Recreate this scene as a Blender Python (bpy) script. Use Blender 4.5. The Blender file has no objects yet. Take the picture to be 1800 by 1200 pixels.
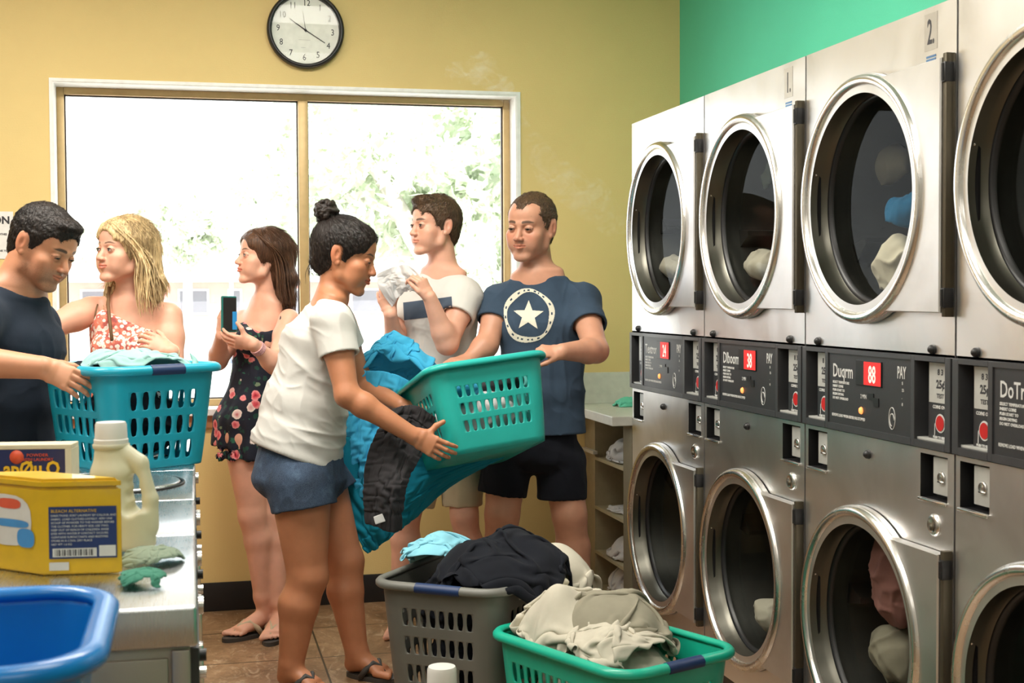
import bpy, bmesh, math, random
import numpy as np
from mathutils import Vector, Matrix
from mathutils.bvhtree import BVHTree

scene = bpy.context.scene
COL = scene.collection

# ------------------------------------------------------------------ camera
CAM_H, YAW, PITCH, ROLL, FPX = 1.3595, 0.2332, -0.0346, -0.0052, 2369.2
def cam_axes():
    cy, sy, cp, sp = math.cos(YAW), math.sin(YAW), math.cos(PITCH), math.sin(PITCH)
    f = np.array([sy*cp, cy*cp, sp]); r = np.array([cy, -sy, 0.0]); u = np.cross(r, f)
    cr, sr = math.cos(ROLL), math.sin(ROLL)
    return r*cr + u*sr, -r*sr + u*cr, f
VR, VU, VF = cam_axes()
CAMP = np.array([0, 0, CAM_H])
cam_data = bpy.data.cameras.new('camera')
cam = bpy.data.objects.new('camera', cam_data)
COL.objects.link(cam)
cam_data.sensor_width = 36.0
cam_data.lens = 36.0*FPX/1800.0
cam_data.clip_start = 0.05
cam_data.clip_end = 300
cam_data.dof.use_dof = True
cam_data.dof.focus_distance = 5.0
cam_data.dof.aperture_fstop = 9.0
M = Matrix(((VR[0], VU[0], -VF[0], 0), (VR[1], VU[1], -VF[1], 0), (VR[2], VU[2], -VF[2], CAM_H), (0, 0, 0, 1)))
cam.matrix_world = M
scene.camera = cam

def P(px, py, d):
    """a point of the place: photograph direction (px, py), real distance d along the view axis"""
    return CAMP + d*(VF + VR*(px-900)/FPX + VU*(600-py)/FPX)
def V3(x, y, z):            # a direction in the viewer's terms: right, up, towards the viewer
    v = VR*x + VU*y - VF*z
    return v/np.linalg.norm(v)

# ------------------------------------------------------------------ light
scene.view_settings.view_transform = 'Standard'
scene.view_settings.look = 'None'
scene.view_settings.gamma = 1.0
scene.view_settings.exposure = 0.0
scene.view_settings.use_curve_mapping = False
scene.cycles.volume_bounces = 4
world = bpy.data.worlds.new('World'); scene.world = world
world.use_nodes = True
bg = world.node_tree.nodes['Background']
bg.inputs[0].default_value = (0.93, 0.97, 1.0, 1)
bg.inputs[1].default_value = 4.2
def light(name, kind, energy, loc, rot, size=None, color=(1, 1, 1)):
    l = bpy.data.lights.new(name, kind); l.energy = energy; l.color = color
    if size and kind == 'AREA':
        l.shape = 'RECTANGLE'; l.size, l.size_y = size
    o = bpy.data.objects.new(name, l); o.location = loc; o.rotation_euler = rot
    COL.objects.link(o); return o
sun = light('sun', 'SUN', 9.0, (0, 0, 20), (math.radians(42), 0, math.radians(-20)), color=(1, 0.96, 0.9))
sun.data.angle = math.radians(1.0)
# window portal: only tells the sampler where daylight comes in
pt = light('window_portal', 'AREA', 1.0, (0.44, 5.99, 1.54), (math.radians(-90), 0, 0), (1.9, 1.3))
pt.data.cycles.is_portal = True
CEIL_LIGHTS = [(-1.3, 4.0), (0.45, 4.0), (-1.3, 2.0), (0.45, 2.0), (-1.3, -0.1), (0.45, -0.1)]
CEIL_POWER = {4.0: 60.0, 2.0: 26.0, -0.1: 12.0}
CEIL_Z = 3.0

# ------------------------------------------------------------------ helpers
def srgb(r, g, b):
    def f(c):
        c = c/255.0
        return c/12.92 if c <= 0.04045 else ((c+0.055)/1.055)**2.4
    return (f(r), f(g), f(b))

def newmat(name):
    m = bpy.data.materials.new(name); m.use_nodes = True
    nt = m.node_tree
    return m, nt, nt.nodes['Principled BSDF']
def link(nt, a, b): nt.links.new(a, b)
def coords(nt, kind='Object', scale=(1, 1, 1), rot=(0, 0, 0)):
    tc = nt.nodes.new('ShaderNodeTexCoord'); mp = nt.nodes.new('ShaderNodeMapping')
    link(nt, tc.outputs[kind], mp.inputs['Vector'])
    mp.inputs['Scale'].default_value = scale; mp.inputs['Rotation'].default_value = rot
    return mp.outputs['Vector']
def noise(nt, vec, scale, detail=3, rough=0.5, dist=0.0):
    n = nt.nodes.new('ShaderNodeTexNoise'); link(nt, vec, n.inputs['Vector'])
    n.inputs['Scale'].default_value = scale; n.inputs['Detail'].default_value = detail
    n.inputs['Roughness'].default_value = rough; n.inputs['Distortion'].default_value = dist
    return n.outputs['Fac']
def ramp(nt, fac, stops, interp='LINEAR'):
    r = nt.nodes.new('ShaderNodeValToRGB'); link(nt, fac, r.inputs['Fac'])
    cr = r.color_ramp; cr.interpolation = interp
    while len(cr.elements) < len(stops): cr.elements.new(0.5)
    for e, (p, c) in zip(cr.elements, stops):
        e.position = p; e.color = (*c[:3], 1) if len(c) == 3 else c
    return r.outputs['Color']
def bump(nt, bsdf, height, strength=0.3, dist=0.01):
    b = nt.nodes.new('ShaderNodeBump'); link(nt, height, b.inputs['Height'])
    b.inputs['Strength'].default_value = strength; b.inputs['Distance'].default_value = dist
    link(nt, b.outputs['Normal'], bsdf.inputs['Normal']); return b
def mixc(nt, fac, a, b, mode='MIX'):
    m = nt.nodes.new('ShaderNodeMix'); m.data_type = 'RGBA'; m.blend_type = mode
    for sock, v in ((m.inputs[0], fac), (m.inputs[6], a), (m.inputs[7], b)):
        if hasattr(v, 'links'): link(nt, v, sock)
        elif isinstance(v, (int, float)): sock.default_value = v
        else: sock.default_value = (*v[:3], 1)
    return m.outputs[2]
def math_n(nt, op, a, b=0.0):
    m = nt.nodes.new('ShaderNodeMath'); m.operation = op
    for s, v in ((m.inputs[0], a), (m.inputs[1], b)):
        if hasattr(v, 'links'): link(nt, v, s)
        else: s.default_value = v
    return m.outputs[0]

def plain(name, col, rough=0.5, metal=0.0, var=0.06, vs=30.0, bs=0.0, bscale=200.0, spec=None, coat=0.0):
    m, nt, b = newmat(name)
    v = coords(nt)
    n = noise(nt, v, vs, 3)
    c = ramp(nt, n, [(0.3, tuple(x*(1-var) for x in col)), (0.7, tuple(min(1, x*(1+var)) for x in col))])
    link(nt, c, b.inputs['Base Color'])
    b.inputs['Roughness'].default_value = rough; b.inputs['Metallic'].default_value = metal
    if spec is not None: b.inputs['Specular IOR Level'].default_value = spec
    if coat: b.inputs['Coat Weight'].default_value = coat
    if bs: bump(nt, b, noise(nt, v, bscale, 2), bs, 0.002)
    return m
def fabric(name, col, var=0.12, weave=900.0, bs=0.25, rough=0.9, sheen=0.03, trans=0.0):
    m, nt, b = newmat(name)
    v = coords(nt)
    n = noise(nt, v, 9.0, 4, 0.6); n2 = noise(nt, v, weave, 1)
    c = ramp(nt, n, [(0.3, tuple(x*(1-var) for x in col)), (0.72, tuple(min(1, x*(1+var)) for x in col))])
    link(nt, c, b.inputs['Base Color'])
    b.inputs['Roughness'].default_value = rough
    b.inputs['Sheen Weight'].default_value = sheen; b.inputs['Specular IOR Level'].default_value = 0.2
    h = math_n(nt, 'ADD', math_n(nt, 'MULTIPLY', n2, 0.3), noise(nt, v, 26.0, 3, 0.5, 0.6))
    bump(nt, b, h, bs, 0.004)
    if trans:
        t = nt.nodes.new('ShaderNodeBsdfTranslucent'); link(nt, c, t.inputs[0])
        mx = nt.nodes.new('ShaderNodeMixShader'); mx.inputs[0].default_value = trans
        out = nt.nodes['Material Output']
        link(nt, b.outputs[0], mx.inputs[1]); link(nt, t.outputs[0], mx.inputs[2]); link(nt, mx.outputs[0], out.inputs[0])
    return m
def emit(name, col, strength):
    m, nt, b = newmat(name)
    b.inputs['Base Color'].default_value = (*col, 1)
    b.inputs['Emission Color'].default_value = (*col, 1); b.inputs['Emission Strength'].default_value = strength
    return m
def steel(name, col=(0.62, 0.62, 0.63), rough=0.26, brush=(1, 1, 60), wav=0.02, wscale=2.2, smudge=True):
    m, nt, b = newmat(name)
    v = coords(nt)
    vb = coords(nt, scale=brush)
    b.inputs['Metallic'].default_value = 1.0
    nb = noise(nt, vb, 22.0, 3, 0.6)
    ns = noise(nt, v, 3.2, 4, 0.6, 0.6)
    c = ramp(nt, ns, [(0.25, tuple(x*0.86 for x in col)), (0.5, col), (0.8, tuple(min(1, x*1.06) for x in col))])
    link(nt, c, b.inputs['Base Color'])
    r = math_n(nt, 'ADD', math_n(nt, 'MULTIPLY', nb, 0.10), rough-0.05)
    if smudge: r = math_n(nt, 'ADD', r, math_n(nt, 'MULTIPLY', ns, 0.12))
    link(nt, r, b.inputs['Roughness'])
    h = math_n(nt, 'ADD', math_n(nt, 'MULTIPLY', noise(nt, v, wscale, 2, 0.4, 0.5), 1.0), math_n(nt, 'MULTIPLY', nb, 0.004))
    bump(nt, b, h, 0.6, wav)
    return m

def mesh_obj(name, verts, faces, mat, parent=None, smooth=False, base=None, mats=None, midx=None, autos=None):
    me = bpy.data.meshes.new(name)
    me.from_pydata([tuple(map(float, v)) for v in verts], [], faces)
    return finish(name, me, mat, parent, smooth, mats, midx, autos)
def finish(name, me, mat, parent=None, smooth=False, mats=None, midx=None, autos=None):
    me.update()
    for m_ in (mats or [mat]): me.materials.append(m_)
    if midx is not None: me.polygons.foreach_set('material_index', midx)
    if smooth: me.polygons.foreach_set('use_smooth', [True]*len(me.polygons))
    if autos is not None:
        me.polygons.foreach_set('use_smooth', [True]*len(me.polygons))
        me.set_sharp_from_angle(angle=math.radians(autos))
    o = bpy.data.objects.new(name, me); COL.objects.link(o)
    if parent is not None: o.parent = parent
    return o
def np_mesh(name, V, Q, mat, parent=None, cols=None, origin=None, mats=None, midx=None):
    V = np.asarray(V, np.float32)
    if origin is not None: V = V - np.asarray(origin, np.float32)
    me = bpy.data.meshes.new(name)
    me.vertices.add(len(V)); me.vertices.foreach_set('co', V.ravel())
    nq, k = Q.shape
    me.loops.add(nq*k); me.loops.foreach_set('vertex_index', Q.ravel().astype(np.int32))
    me.polygons.add(nq); me.polygons.foreach_set('loop_start', np.arange(0, nq*k, k, dtype=np.int32))
    me.update(calc_edges=True)
    if cols is not None:
        a = me.color_attributes.new('Col', 'FLOAT_COLOR', 'POINT')
        c4 = np.ones((len(V), 4), np.float32); c4[:, :3] = cols
        a.data.foreach_set('color', c4.ravel())
    return finish(name, me, mat, parent, smooth=True, mats=mats, midx=midx)
def bm_obj(name, bm, mat, parent=None, smooth=False, mats=None, autos=None):
    bmesh.ops.recalc_face_normals(bm, faces=bm.faces)
    me = bpy.data.meshes.new(name); bm.to_mesh(me); bm.free()
    return finish(name, me, mat, parent, smooth, mats, None, autos)
def bm_box(bm, lo, hi, bev=0.0, mi=0, seg=2):
    vs = [bm.verts.new((x, y, z)) for x in (lo[0], hi[0]) for y in (lo[1], hi[1]) for z in (lo[2], hi[2])]
    fs = [bm.faces.new([vs[i] for i in f]) for f in ((0, 1, 3, 2), (4, 6, 7, 5), (0, 4, 5, 1), (2, 3, 7, 6), (0, 2, 6, 4), (1, 5, 7, 3))]
    for f in fs: f.material_index = mi
    if bev > 0:
        es = list({e for f in fs for e in f.edges})
        bmesh.ops.bevel(bm, geom=es, offset=bev, segments=seg, profile=0.5, affect='EDGES')
    return fs
def box(name, lo, hi, mat, parent=None, bev=0.0, smooth=False):
    bm = bmesh.new()
    lo2 = [min(a, b) for a, b in zip(lo, hi)]; hi2 = [max(a, b) for a, b in zip(lo, hi)]
    bm_box(bm, lo2, hi2, bev)
    return bm_obj(name, bm, mat, parent, autos=40 if bev else None)
def bm_tube(bm, pts, r, n=8, mi=0, closed=False, caps=True):
    """sweep a circle (r number or list) along pts"""
    pts = [Vector(tuple(map(float, p))) for p in pts]; m = len(pts)
    rs = r if hasattr(r, '__len__') else [r]*m
    rings = []; prev = None
    for i, p in enumerate(pts):
        a = pts[(i-1) % m] if (closed or i > 0) else p
        b = pts[(i+1) % m] if (closed or i < m-1) else p
        t = (b-a)
        t = t.normalized() if t.length > 1e-9 else Vector((0, 0, 1))
        if prev is None:
            s = t.cross(Vector((0, 0, 1)))
            if s.length < 0.2: s = t.cross(Vector((1, 0, 0)))
        else: s = prev - t*prev.dot(t)
        s.normalize(); prev = s
        q = t.cross(s)
        rings.append([bm.verts.new(p + (s*math.cos(2*math.pi*k/n) + q*math.sin(2*math.pi*k/n))*rs[i]) for k in range(n)])
    fs = []
    for i in range(m if closed else m-1):
        A, B = rings[i], rings[(i+1) % m]
        for k in range(n):
            fs.append(bm.faces.new((A[k], A[(k+1) % n], B[(k+1) % n], B[k])))
    if caps and not closed:
        fs.append(bm.faces.new(rings[0][::-1])); fs.append(bm.faces.new(rings[-1]))
    for f in fs: f.material_index = mi; f.smooth = True
    return fs
def bm_lathe(bm, prof, c=(0, 0, 0), ax=(0, 0, 1), n=48, mi=0, cap=True, xdir=None):
    """revolve profile [(radius, height)] about axis ax through c"""
    a = Vector(ax).normalized()
    s = Vector(xdir) if xdir else a.cross(Vector((0.123, 0.97, 0.2)))
    s = (s - a*s.dot(a)).normalized(); q = a.cross(s); c = Vector(tuple(map(float, c)))
    rings = []
    for r, h in prof:
        if r < 1e-6: rings.append([bm.verts.new(c+a*h)])
        else: rings.append([bm.verts.new(c + a*h + (s*math.cos(2*math.pi*k/n)+q*math.sin(2*math.pi*k/n))*r) for k in range(n)])
    for A, B in zip(rings, rings[1:]):
        for k in range(n):
            k2 = (k+1) % n
            if len(A) == 1 and len(B) == 1: continue
            if len(A) == 1: f = bm.faces.new((A[0], B[k2], B[k]))
            elif len(B) == 1: f = bm.faces.new((A[k], A[k2], B[0]))
            else: f = bm.faces.new((A[k], A[k2], B[k2], B[k]))
            f.material_index = mi; f.smooth = True
    if cap:
        if len(rings[0]) > 1: f = bm.faces.new(rings[0][::-1]); f.material_index = mi
        if len(rings[-1]) > 1: f = bm.faces.new(rings[-1]); f.material_index = mi
def empty(name, loc, label=None, cat=None, group=None, rz=0.0):
    o = bpy.data.objects.new(name, None); o.location = tuple(map(float, loc)); o.rotation_euler = (0, 0, rz)
    o.empty_display_size = 0.1
    COL.objects.link(o); tag(o, label, cat, group); return o
def tag(o, label=None, cat=None, group=None, kind=None):
    if label: o['label'] = label
    if cat: o['category'] = cat
    if group: o['group'] = group
    if kind: o['kind'] = kind
    return o
def struct(o): o['kind'] = 'structure'; return o

# text as mesh, laid in a plane: origin o, right axis x, up axis y
_font_cache = {}
def text_mesh(name, s, o, x, y, size, mat, parent, depth=0.0006, align='LEFT', sx=1.0, bold=0.0):
    cu = bpy.data.curves.new('t', 'FONT'); cu.body = s; cu.size = size; cu.align_x = align
    cu.offset = bold; cu.resolution_u = 2
    cu.extrude = depth
    t = bpy.data.objects.new('t', cu); COL.objects.link(t)
    dg = bpy.context.evaluated_depsgraph_get(); dg.update()
    me = bpy.data.meshes.new_from_object(t.evaluated_get(dg))
    bpy.data.objects.remove(t); bpy.data.curves.remove(cu)
    x = Vector(x).normalized(); y = Vector(y).normalized(); z = x.cross(y)
    Mx = Matrix(((x[0]*sx, y[0], z[0], o[0]), (x[1]*sx, y[1], z[1], o[1]), (x[2]*sx, y[2], z[2], o[2]), (0, 0, 0, 1)))
    me.transform(Mx); me.name = name
    me.materials.clear(); me.materials.append(mat)
    ob = bpy.data.objects.new(name, me); COL.objects.link(ob)
    if parent is not None: ob.parent = parent
    return ob
def join_meshes(name, obs, parent=None):
    """merge the geometry of obs (same local frame) into one object"""
    bm = bmesh.new(); mats = []
    for o in obs:
        off = len(mats)
        for m_ in o.data.materials:
            mats.append(m_)
        n0 = len(bm.faces); bm.from_mesh(o.data); bm.faces.ensure_lookup_table()
        for f in bm.faces[n0:]: f.material_index += off
    um = []; remap = []
    for m_ in mats:
        if m_ not in um: um.append(m_)
        remap.append(um.index(m_))
    for f in bm.faces: f.material_index = remap[f.material_index]
    me = bpy.data.meshes.new(name); bm.to_mesh(me); bm.free()
    for m_ in um: me.materials.append(m_)
    for o in obs:
        d = o.data; bpy.data.objects.remove(o); bpy.data.meshes.remove(d)
    ob = bpy.data.objects.new(name, me); COL.objects.link(ob)
    if parent is not None: ob.parent = parent
    return ob
# ------------------------------------------------------------------ room
YB, XR, XL, YN = 5.9317, 2.2146, -3.4, -1.6
WX0, WX1, WZ0, WZ1 = -0.553, 1.436, 0.88, 2.257

def wall_paint(name, col):
    m, nt, b = newmat(name)
    v = coords(nt)
    c = ramp(nt, noise(nt, v, 1.6, 4, 0.6), [(0.3, tuple(x*0.95 for x in col)), (0.7, tuple(min(1, x*1.04) for x in col))])
    link(nt, c, b.inputs['Base Color']); b.inputs['Roughness'].default_value = 0.62
    w1 = nt.nodes.new('ShaderNodeTexWave'); link(nt, coords(nt, scale=(1, 1, 1)), w1.inputs['Vector']); w1.inputs['Scale'].default_value = 90
    w1.inputs['Distortion'].default_value = 3; w1.bands_direction = 'Z'
    h = math_n(nt, 'ADD', noise(nt, v, 160, 2), math_n(nt, 'MULTIPLY', w1.outputs['Fac'], 0.3))
    bump(nt, b, h, 0.25, 0.002)
    return m
M_YEL = wall_paint('yellow_wall_paint', srgb(230, 203, 136))
M_TEAL = wall_paint('teal_wall_paint', srgb(84, 196, 160))
M_PALE = wall_paint('pale_wall_paint', (0.62, 0.60, 0.56))
M_CEIL = plain('ceiling_white', (0.8, 0.79, 0.75), 0.8)
M_WHITE = plain('white_reveal', (0.9, 0.9, 0.88), 0.45)
M_FRAME = plain('bronze_aluminium_frame', srgb(196, 168, 118), 0.4, 0.25)
M_GASKET = plain('dark_gasket', (0.05, 0.035, 0.03), 0.6)
M_BASE = plain('black_baseboard_vinyl', (0.012, 0.012, 0.013), 0.45)
M_SILLB = plain('brown_sill_wood', srgb(176, 122, 82), 0.5)

def floor_mat():
    m, nt, b = newmat('vinyl_tile_floor')
    v = coords(nt)
    n = noise(nt, v, 5.0, 7, 0.68, 1.2); n2 = noise(nt, v, 26.0, 6, 0.7, 1.5); n3 = noise(nt, coords(nt, scale=(1.3, 0.5, 1)), 11.0, 5, 0.65, 2.2)
    c1 = ramp(nt, n, [(0.25, srgb(104, 78, 54)), (0.5, srgb(146, 114, 84)), (0.75, srgb(178, 146, 112))])
    c2 = ramp(nt, n3, [(0.54, (0, 0, 0)), (0.68, (0.62, 0.62, 0.62))])
    c = mixc(nt, c2, c1, srgb(206, 182, 152))
    c = mixc(nt, ramp(nt, n2, [(0.45, (0, 0, 0)), (0.7, (0.45, 0.45, 0.45))]), c, srgb(84, 62, 44))
    br = nt.nodes.new('ShaderNodeTexBrick'); br.offset = 0.0; br.squash = 1.0
    link(nt, coords(nt, scale=(1, 1, 1)), br.inputs['Vector'])
    br.inputs['Scale'].default_value = 1.0; br.inputs['Brick Width'].default_value = 0.46; br.inputs['Row Height'].default_value = 0.46
    br.inputs['Mortar Size'].default_value = 0.004; br.inputs['Mortar Smooth'].default_value = 0.1
    c = mixc(nt, br.outputs['Fac'], c, srgb(45, 34, 26))
    link(nt, c, b.inputs['Base Color'])
    b.inputs['Roughness'].default_value = 0.38
    bump(nt, b, math_n(nt, 'ADD', n2, math_n(nt, 'MULTIPLY', br.outputs['Fac'], -2.0)), 0.25, 0.002)
    return m
M_FLOOR = floor_mat()

struct(box('floor', (XL, YN, -0.1), (XR, YB, 0), M_FLOOR))
struct(box('ceiling', (XL, YN, CEIL_Z), (XR, YB+0.2, CEIL_Z+0.12), M_CEIL))
struct(box('wall_right', (XR, YN-0.1, -0.1), (XR+0.12, YB+0.2, CEIL_Z+0.1), M_TEAL))
struct(box('wall_left', (XL-0.12, YN-0.1, -0.1), (XL, YB+0.2, CEIL_Z+0.1), M_PALE))
struct(box('wall_near', (XL, YN-0.12, -0.1), (XR, YN, CEIL_Z), M_PALE))
bm = bmesh.new()
for lo, hi in (((XL, YB, -0.1), (WX0, YB+0.18, CEIL_Z)), ((WX1, YB, -0.1), (XR, YB+0.18, CEIL_Z)),
               ((WX0, YB, WZ1), (WX1, YB+0.18, CEIL_Z)), ((WX0, YB, -0.1), (WX1, YB+0.18, WZ0-0.03))):
    bm_box(bm, lo, hi)
struct(bm_obj('wall_back', bm, M_YEL))
# white plaster reveal around the opening
bm = bmesh.new()
t = 0.006
bm_box(bm, (WX0-0.0, YB-0.003, WZ0), (WX0+t, YB+0.18, WZ1)); bm_box(bm, (WX1-t, YB-0.003, WZ0), (WX1, YB+0.18, WZ1))
bm_box(bm, (WX0+t, YB-0.003, WZ1-t), (WX1-t, YB+0.18, WZ1))
bm_box(bm, (WX0-0.012, YB-0.006, WZ0), (WX0, YB, WZ1)); bm_box(bm, (WX1, YB-0.006, WZ0), (WX1+0.016, YB, WZ1+0.014)); bm_box(bm, (WX0-0.012, YB-0.006, WZ1), (WX1, YB, WZ1+0.014))
struct(bm_obj('trim_1', bm, M_WHITE))
bm = bmesh.new()
bm_box(bm, (WX0-0.02, YB-0.05, WZ0-0.03), (WX1+0.02, YB+0.18, WZ0), 0.004)
struct(bm_obj('trim_2', bm, M_WHITE))
struct(box('trim_3', (WX0-0.01, YB-0.022, WZ0-0.085), (WX1+0.01, YB, WZ0-0.03), M_SILLB, bev=0.004))
struct(box('baseboard_back', (XL, YB-0.012, 0), (1.76, YB, 0.124), M_BASE, bev=0.003))
# window frame with two panes
wy = YB+0.13
win = struct(empty('window_1', ((WX0+WX1)/2, wy, WZ0)))
wo = np.array([(WX0+WX1)/2, wy, WZ0])
bm = bmesh.new()
fx0, fx1, fz0, fz1 = WX0+t, WX1-t, WZ0, WZ1-t
fw = 0.030
def wbox(bm, x0, x1, y0, y1, z0, z1, bev=0.003): bm_box(bm, np.array((x0, y0, z0))-wo, np.array((x1, y1, z1))-wo, bev)
wbox(bm, fx0, fx0+fw, wy-0.02, wy+0.05, fz0, fz1); wbox(bm, fx1-fw, fx1, wy-0.02, wy+0.05, fz0, fz1)
wbox(bm, fx0+fw, fx1-fw, wy-0.02, wy+0.05, fz1-fw, fz1); wbox(bm, fx0+fw, fx1-fw, wy-0.02, wy+0.05, fz0, fz0+fw)
wbox(bm, 0.468, 0.510, wy-0.035, wy+0.05, fz0+fw, fz1-fw)
bm_obj('window_frame', bm, M_FRAME, win, autos=40)
bm = bmesh.new()
g = 0.005
for a, b_ in ((fx0+fw, 0.468), (0.510, fx1-fw)):
    wbox(bm, a, a+g, wy, wy+0.02, fz0+fw, fz1-fw, 0); wbox(bm, b_-g, b_, wy, wy+0.02, fz0+fw, fz1-fw, 0)
    wbox(bm, a, b_, wy, wy+0.02, fz1-fw-g, fz1-fw, 0); wbox(bm, a, b_, wy, wy+0.02, fz0+fw, fz0+fw+g, 0)
bm_obj('gasket', bm, M_GASKET, win)
def thin_glass(name, tint=(1, 1, 1), refl=1.0, rough=0.0, base=0.04):
    m = bpy.data.materials.new(name); m.use_nodes = True; nt = m.node_tree
    for n in list(nt.nodes): nt.nodes.remove(n)
    out = nt.nodes.new('ShaderNodeOutputMaterial'); tr = nt.nodes.new('ShaderNodeBsdfTransparent'); gl = nt.nodes.new('ShaderNodeBsdfGlossy')
    tr.inputs[0].default_value = (*tint, 1); gl.inputs['Roughness'].default_value = rough; gl.inputs[0].default_value = (1, 1, 1, 1)
    fr = nt.nodes.new('ShaderNodeLayerWeight'); fr.inputs[0].default_value = 0.5
    mx = nt.nodes.new('ShaderNodeMixShader')
    fc = math_n(nt, 'ADD', math_n(nt, 'MULTIPLY', math_n(nt, 'POWER', fr.outputs['Facing'], 4.0), 0.6), base)
    link(nt, math_n(nt, 'MULTIPLY', fc, refl), mx.inputs[0]); link(nt, tr.outputs[0], mx.inputs[1]); link(nt, gl.outputs[0], mx.inputs[2]); link(nt, mx.outputs[0], out.inputs[0])
    return m
M_PANE = thin_glass('window_glass', (0.99, 1.0, 0.995))
for a, b_ in ((fx0+fw, 0.468), (0.510, fx1-fw)):
    bm = bmesh.new(); wbox(bm, a+g, b_-g, wy+0.006, wy+0.010, fz0+fw+g, fz1-fw-g, 0)
    bm_obj('window_pane', bm, M_PANE, win)

for i, (x, y) in enumerate(CEIL_LIGHTS):
    light('ceiling_lamp', 'AREA', CEIL_POWER[y], (x, y, CEIL_Z-0.02), (0, 0, 0), (1.2, 0.6), (1.0, 0.95, 0.86))

# ------------------------------------------------------------------ outdoors
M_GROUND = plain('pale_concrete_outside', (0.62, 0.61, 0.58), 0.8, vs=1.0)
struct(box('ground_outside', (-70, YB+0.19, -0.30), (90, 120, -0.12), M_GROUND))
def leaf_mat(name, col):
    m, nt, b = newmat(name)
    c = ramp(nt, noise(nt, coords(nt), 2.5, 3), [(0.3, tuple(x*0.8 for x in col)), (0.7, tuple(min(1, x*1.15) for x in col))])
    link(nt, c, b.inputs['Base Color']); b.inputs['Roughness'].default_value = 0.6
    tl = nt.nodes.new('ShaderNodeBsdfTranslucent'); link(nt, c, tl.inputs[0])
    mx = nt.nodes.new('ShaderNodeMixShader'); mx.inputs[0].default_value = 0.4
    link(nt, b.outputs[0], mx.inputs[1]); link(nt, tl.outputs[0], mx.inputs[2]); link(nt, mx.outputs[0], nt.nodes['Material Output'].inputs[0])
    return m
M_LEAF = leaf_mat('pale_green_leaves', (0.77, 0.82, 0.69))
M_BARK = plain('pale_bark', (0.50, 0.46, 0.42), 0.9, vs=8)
def tree(loc, crowns, trunk, label, seed, nleaf, ls):
    rng = np.random.default_rng(seed)
    root = empty('tree', loc, label, 'tree', None)
    V_, F_ = [], []
    n = nleaf
    cen = np.array([c[0] for c in crowns]); rad = np.array([c[1] for c in crowns])
    w = rad.prod(axis=1)**0.6; k = rng.choice(len(crowns), n, p=w/w.sum())
    d = rng.normal(size=(n, 3)); d /= np.linalg.norm(d, axis=1)[:, None]
    # leaves gather in clumps
    nc = max(40, n//70); ck = rng.integers(0, nc, n); cd = rng.normal(size=(nc, 3)); cd /= np.linalg.norm(cd, axis=1)[:, None]
    ckk = rng.choice(len(crowns), nc, p=w/w.sum())
    cp = cen[ckk] + cd*rad[ckk]*rng.uniform(0.35, 1.0, (nc, 1))
    p = cp[ck] + d*rng.uniform(0.02, 1, (n, 1))**0.5*rad.mean()*0.22
    a = rng.normal(size=(n, 3)); a /= np.linalg.norm(a, axis=1)[:, None]
    b = np.cross(a, rng.normal(size=(n, 3))); b /= np.linalg.norm(b, axis=1)[:, None]
    s = ls*rng.uniform(0.6, 1.3, (n, 1))
    vv = np.stack([p - a*s, p + b*s*0.45, p + a*s, p - b*s*0.45], 1).reshape(-1, 3)
    q = np.arange(4*n).reshape(n, 4)
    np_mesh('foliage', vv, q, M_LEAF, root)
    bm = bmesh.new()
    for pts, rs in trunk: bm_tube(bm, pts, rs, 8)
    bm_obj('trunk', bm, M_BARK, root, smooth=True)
    return root
def rel(o, px, py, d):
    q = P(px, py, d) - np.array(o); return (q[0], q[1], q[2])
o1 = P(800, 700, 15.5); o1[2] = -0.12
tree(o1, [(rel(o1, 760, 250, 16), (2.3, 2.0, 1.0)), (rel(o1, 600, 350, 16), (1.5, 1.6, 0.9)), (rel(o1, 850, 400, 16), (1.3, 1.6, 1.0)), (rel(o1, 930, 250, 16), (1.2, 1.6, 1.0)), (rel(o1, 620, 440, 17), (0.9, 1.0, 0.35)), (rel(o1, 590, 215, 17), (0.9, 1.0, 0.6))],
     [([(0, 0, 0), rel(o1, 792, 520, 15.5), rel(o1, 725, 410, 15.5), rel(o1, 680, 330, 15.6), rel(o1, 640, 270, 15.8)], [0.22, 0.16, 0.13, 0.09, 0.04]),
      ([rel(o1, 712, 385, 15.5), rel(o1, 660, 362, 15.4), rel(o1, 610, 340, 15.2)], [0.06, 0.045, 0.02]),
      ([rel(o1, 760, 460, 15.5), rel(o1, 820, 340, 15.6), rel(o1, 850, 240, 15.6)], [0.10, 0.07, 0.03])],
     'leafy pale green tree with a forked trunk outside the right window pane', 3, 15000, 0.10)
o2 = P(330, 600, 38); o2[2] = -0.12
tree(o2, [(rel(o2, 270, 415, 38), (1.8, 1.5, 1.0)), (rel(o2, 150, 455, 38), (1.0, 1.5, 0.5)), (rel(o2, 330, 390, 38), (1.3, 1.5, 0.9)), (rel(o2, 390, 410, 38), (1.0, 1.5, 0.6))],
     [([(0, 0, 0), rel(o2, 330, 480, 38), rel(o2, 325, 420, 38)], [0.16, 0.12, 0.05]), ([rel(o2, 330, 480, 38), rel(o2, 280, 430, 38)], [0.08, 0.03])],
     'distant round pale tree outside the left window pane behind the blonde woman', 5, 7000, 0.13)
o3 = P(470, 600, 30); o3[2] = -0.12
tree(o3, [(rel(o3, 470, 330, 30), (0.9, 1.2, 1.3)), (rel(o3, 500, 420, 30), (0.6, 1.0, 0.8)), (rel(o3, 430, 380, 30), (0.5, 1.0, 0.8))],
     [([(0, 0, 0), rel(o3, 472, 470, 30), rel(o3, 470, 380, 30)], [0.15, 0.1, 0.05])],
     'tall narrow pale tree outside the left window pane beside the mullion', 8, 6000, 0.10)
M_PINK = plain('pink_brown_stucco', srgb(212, 158, 146), 0.85, vs=2)
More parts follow.
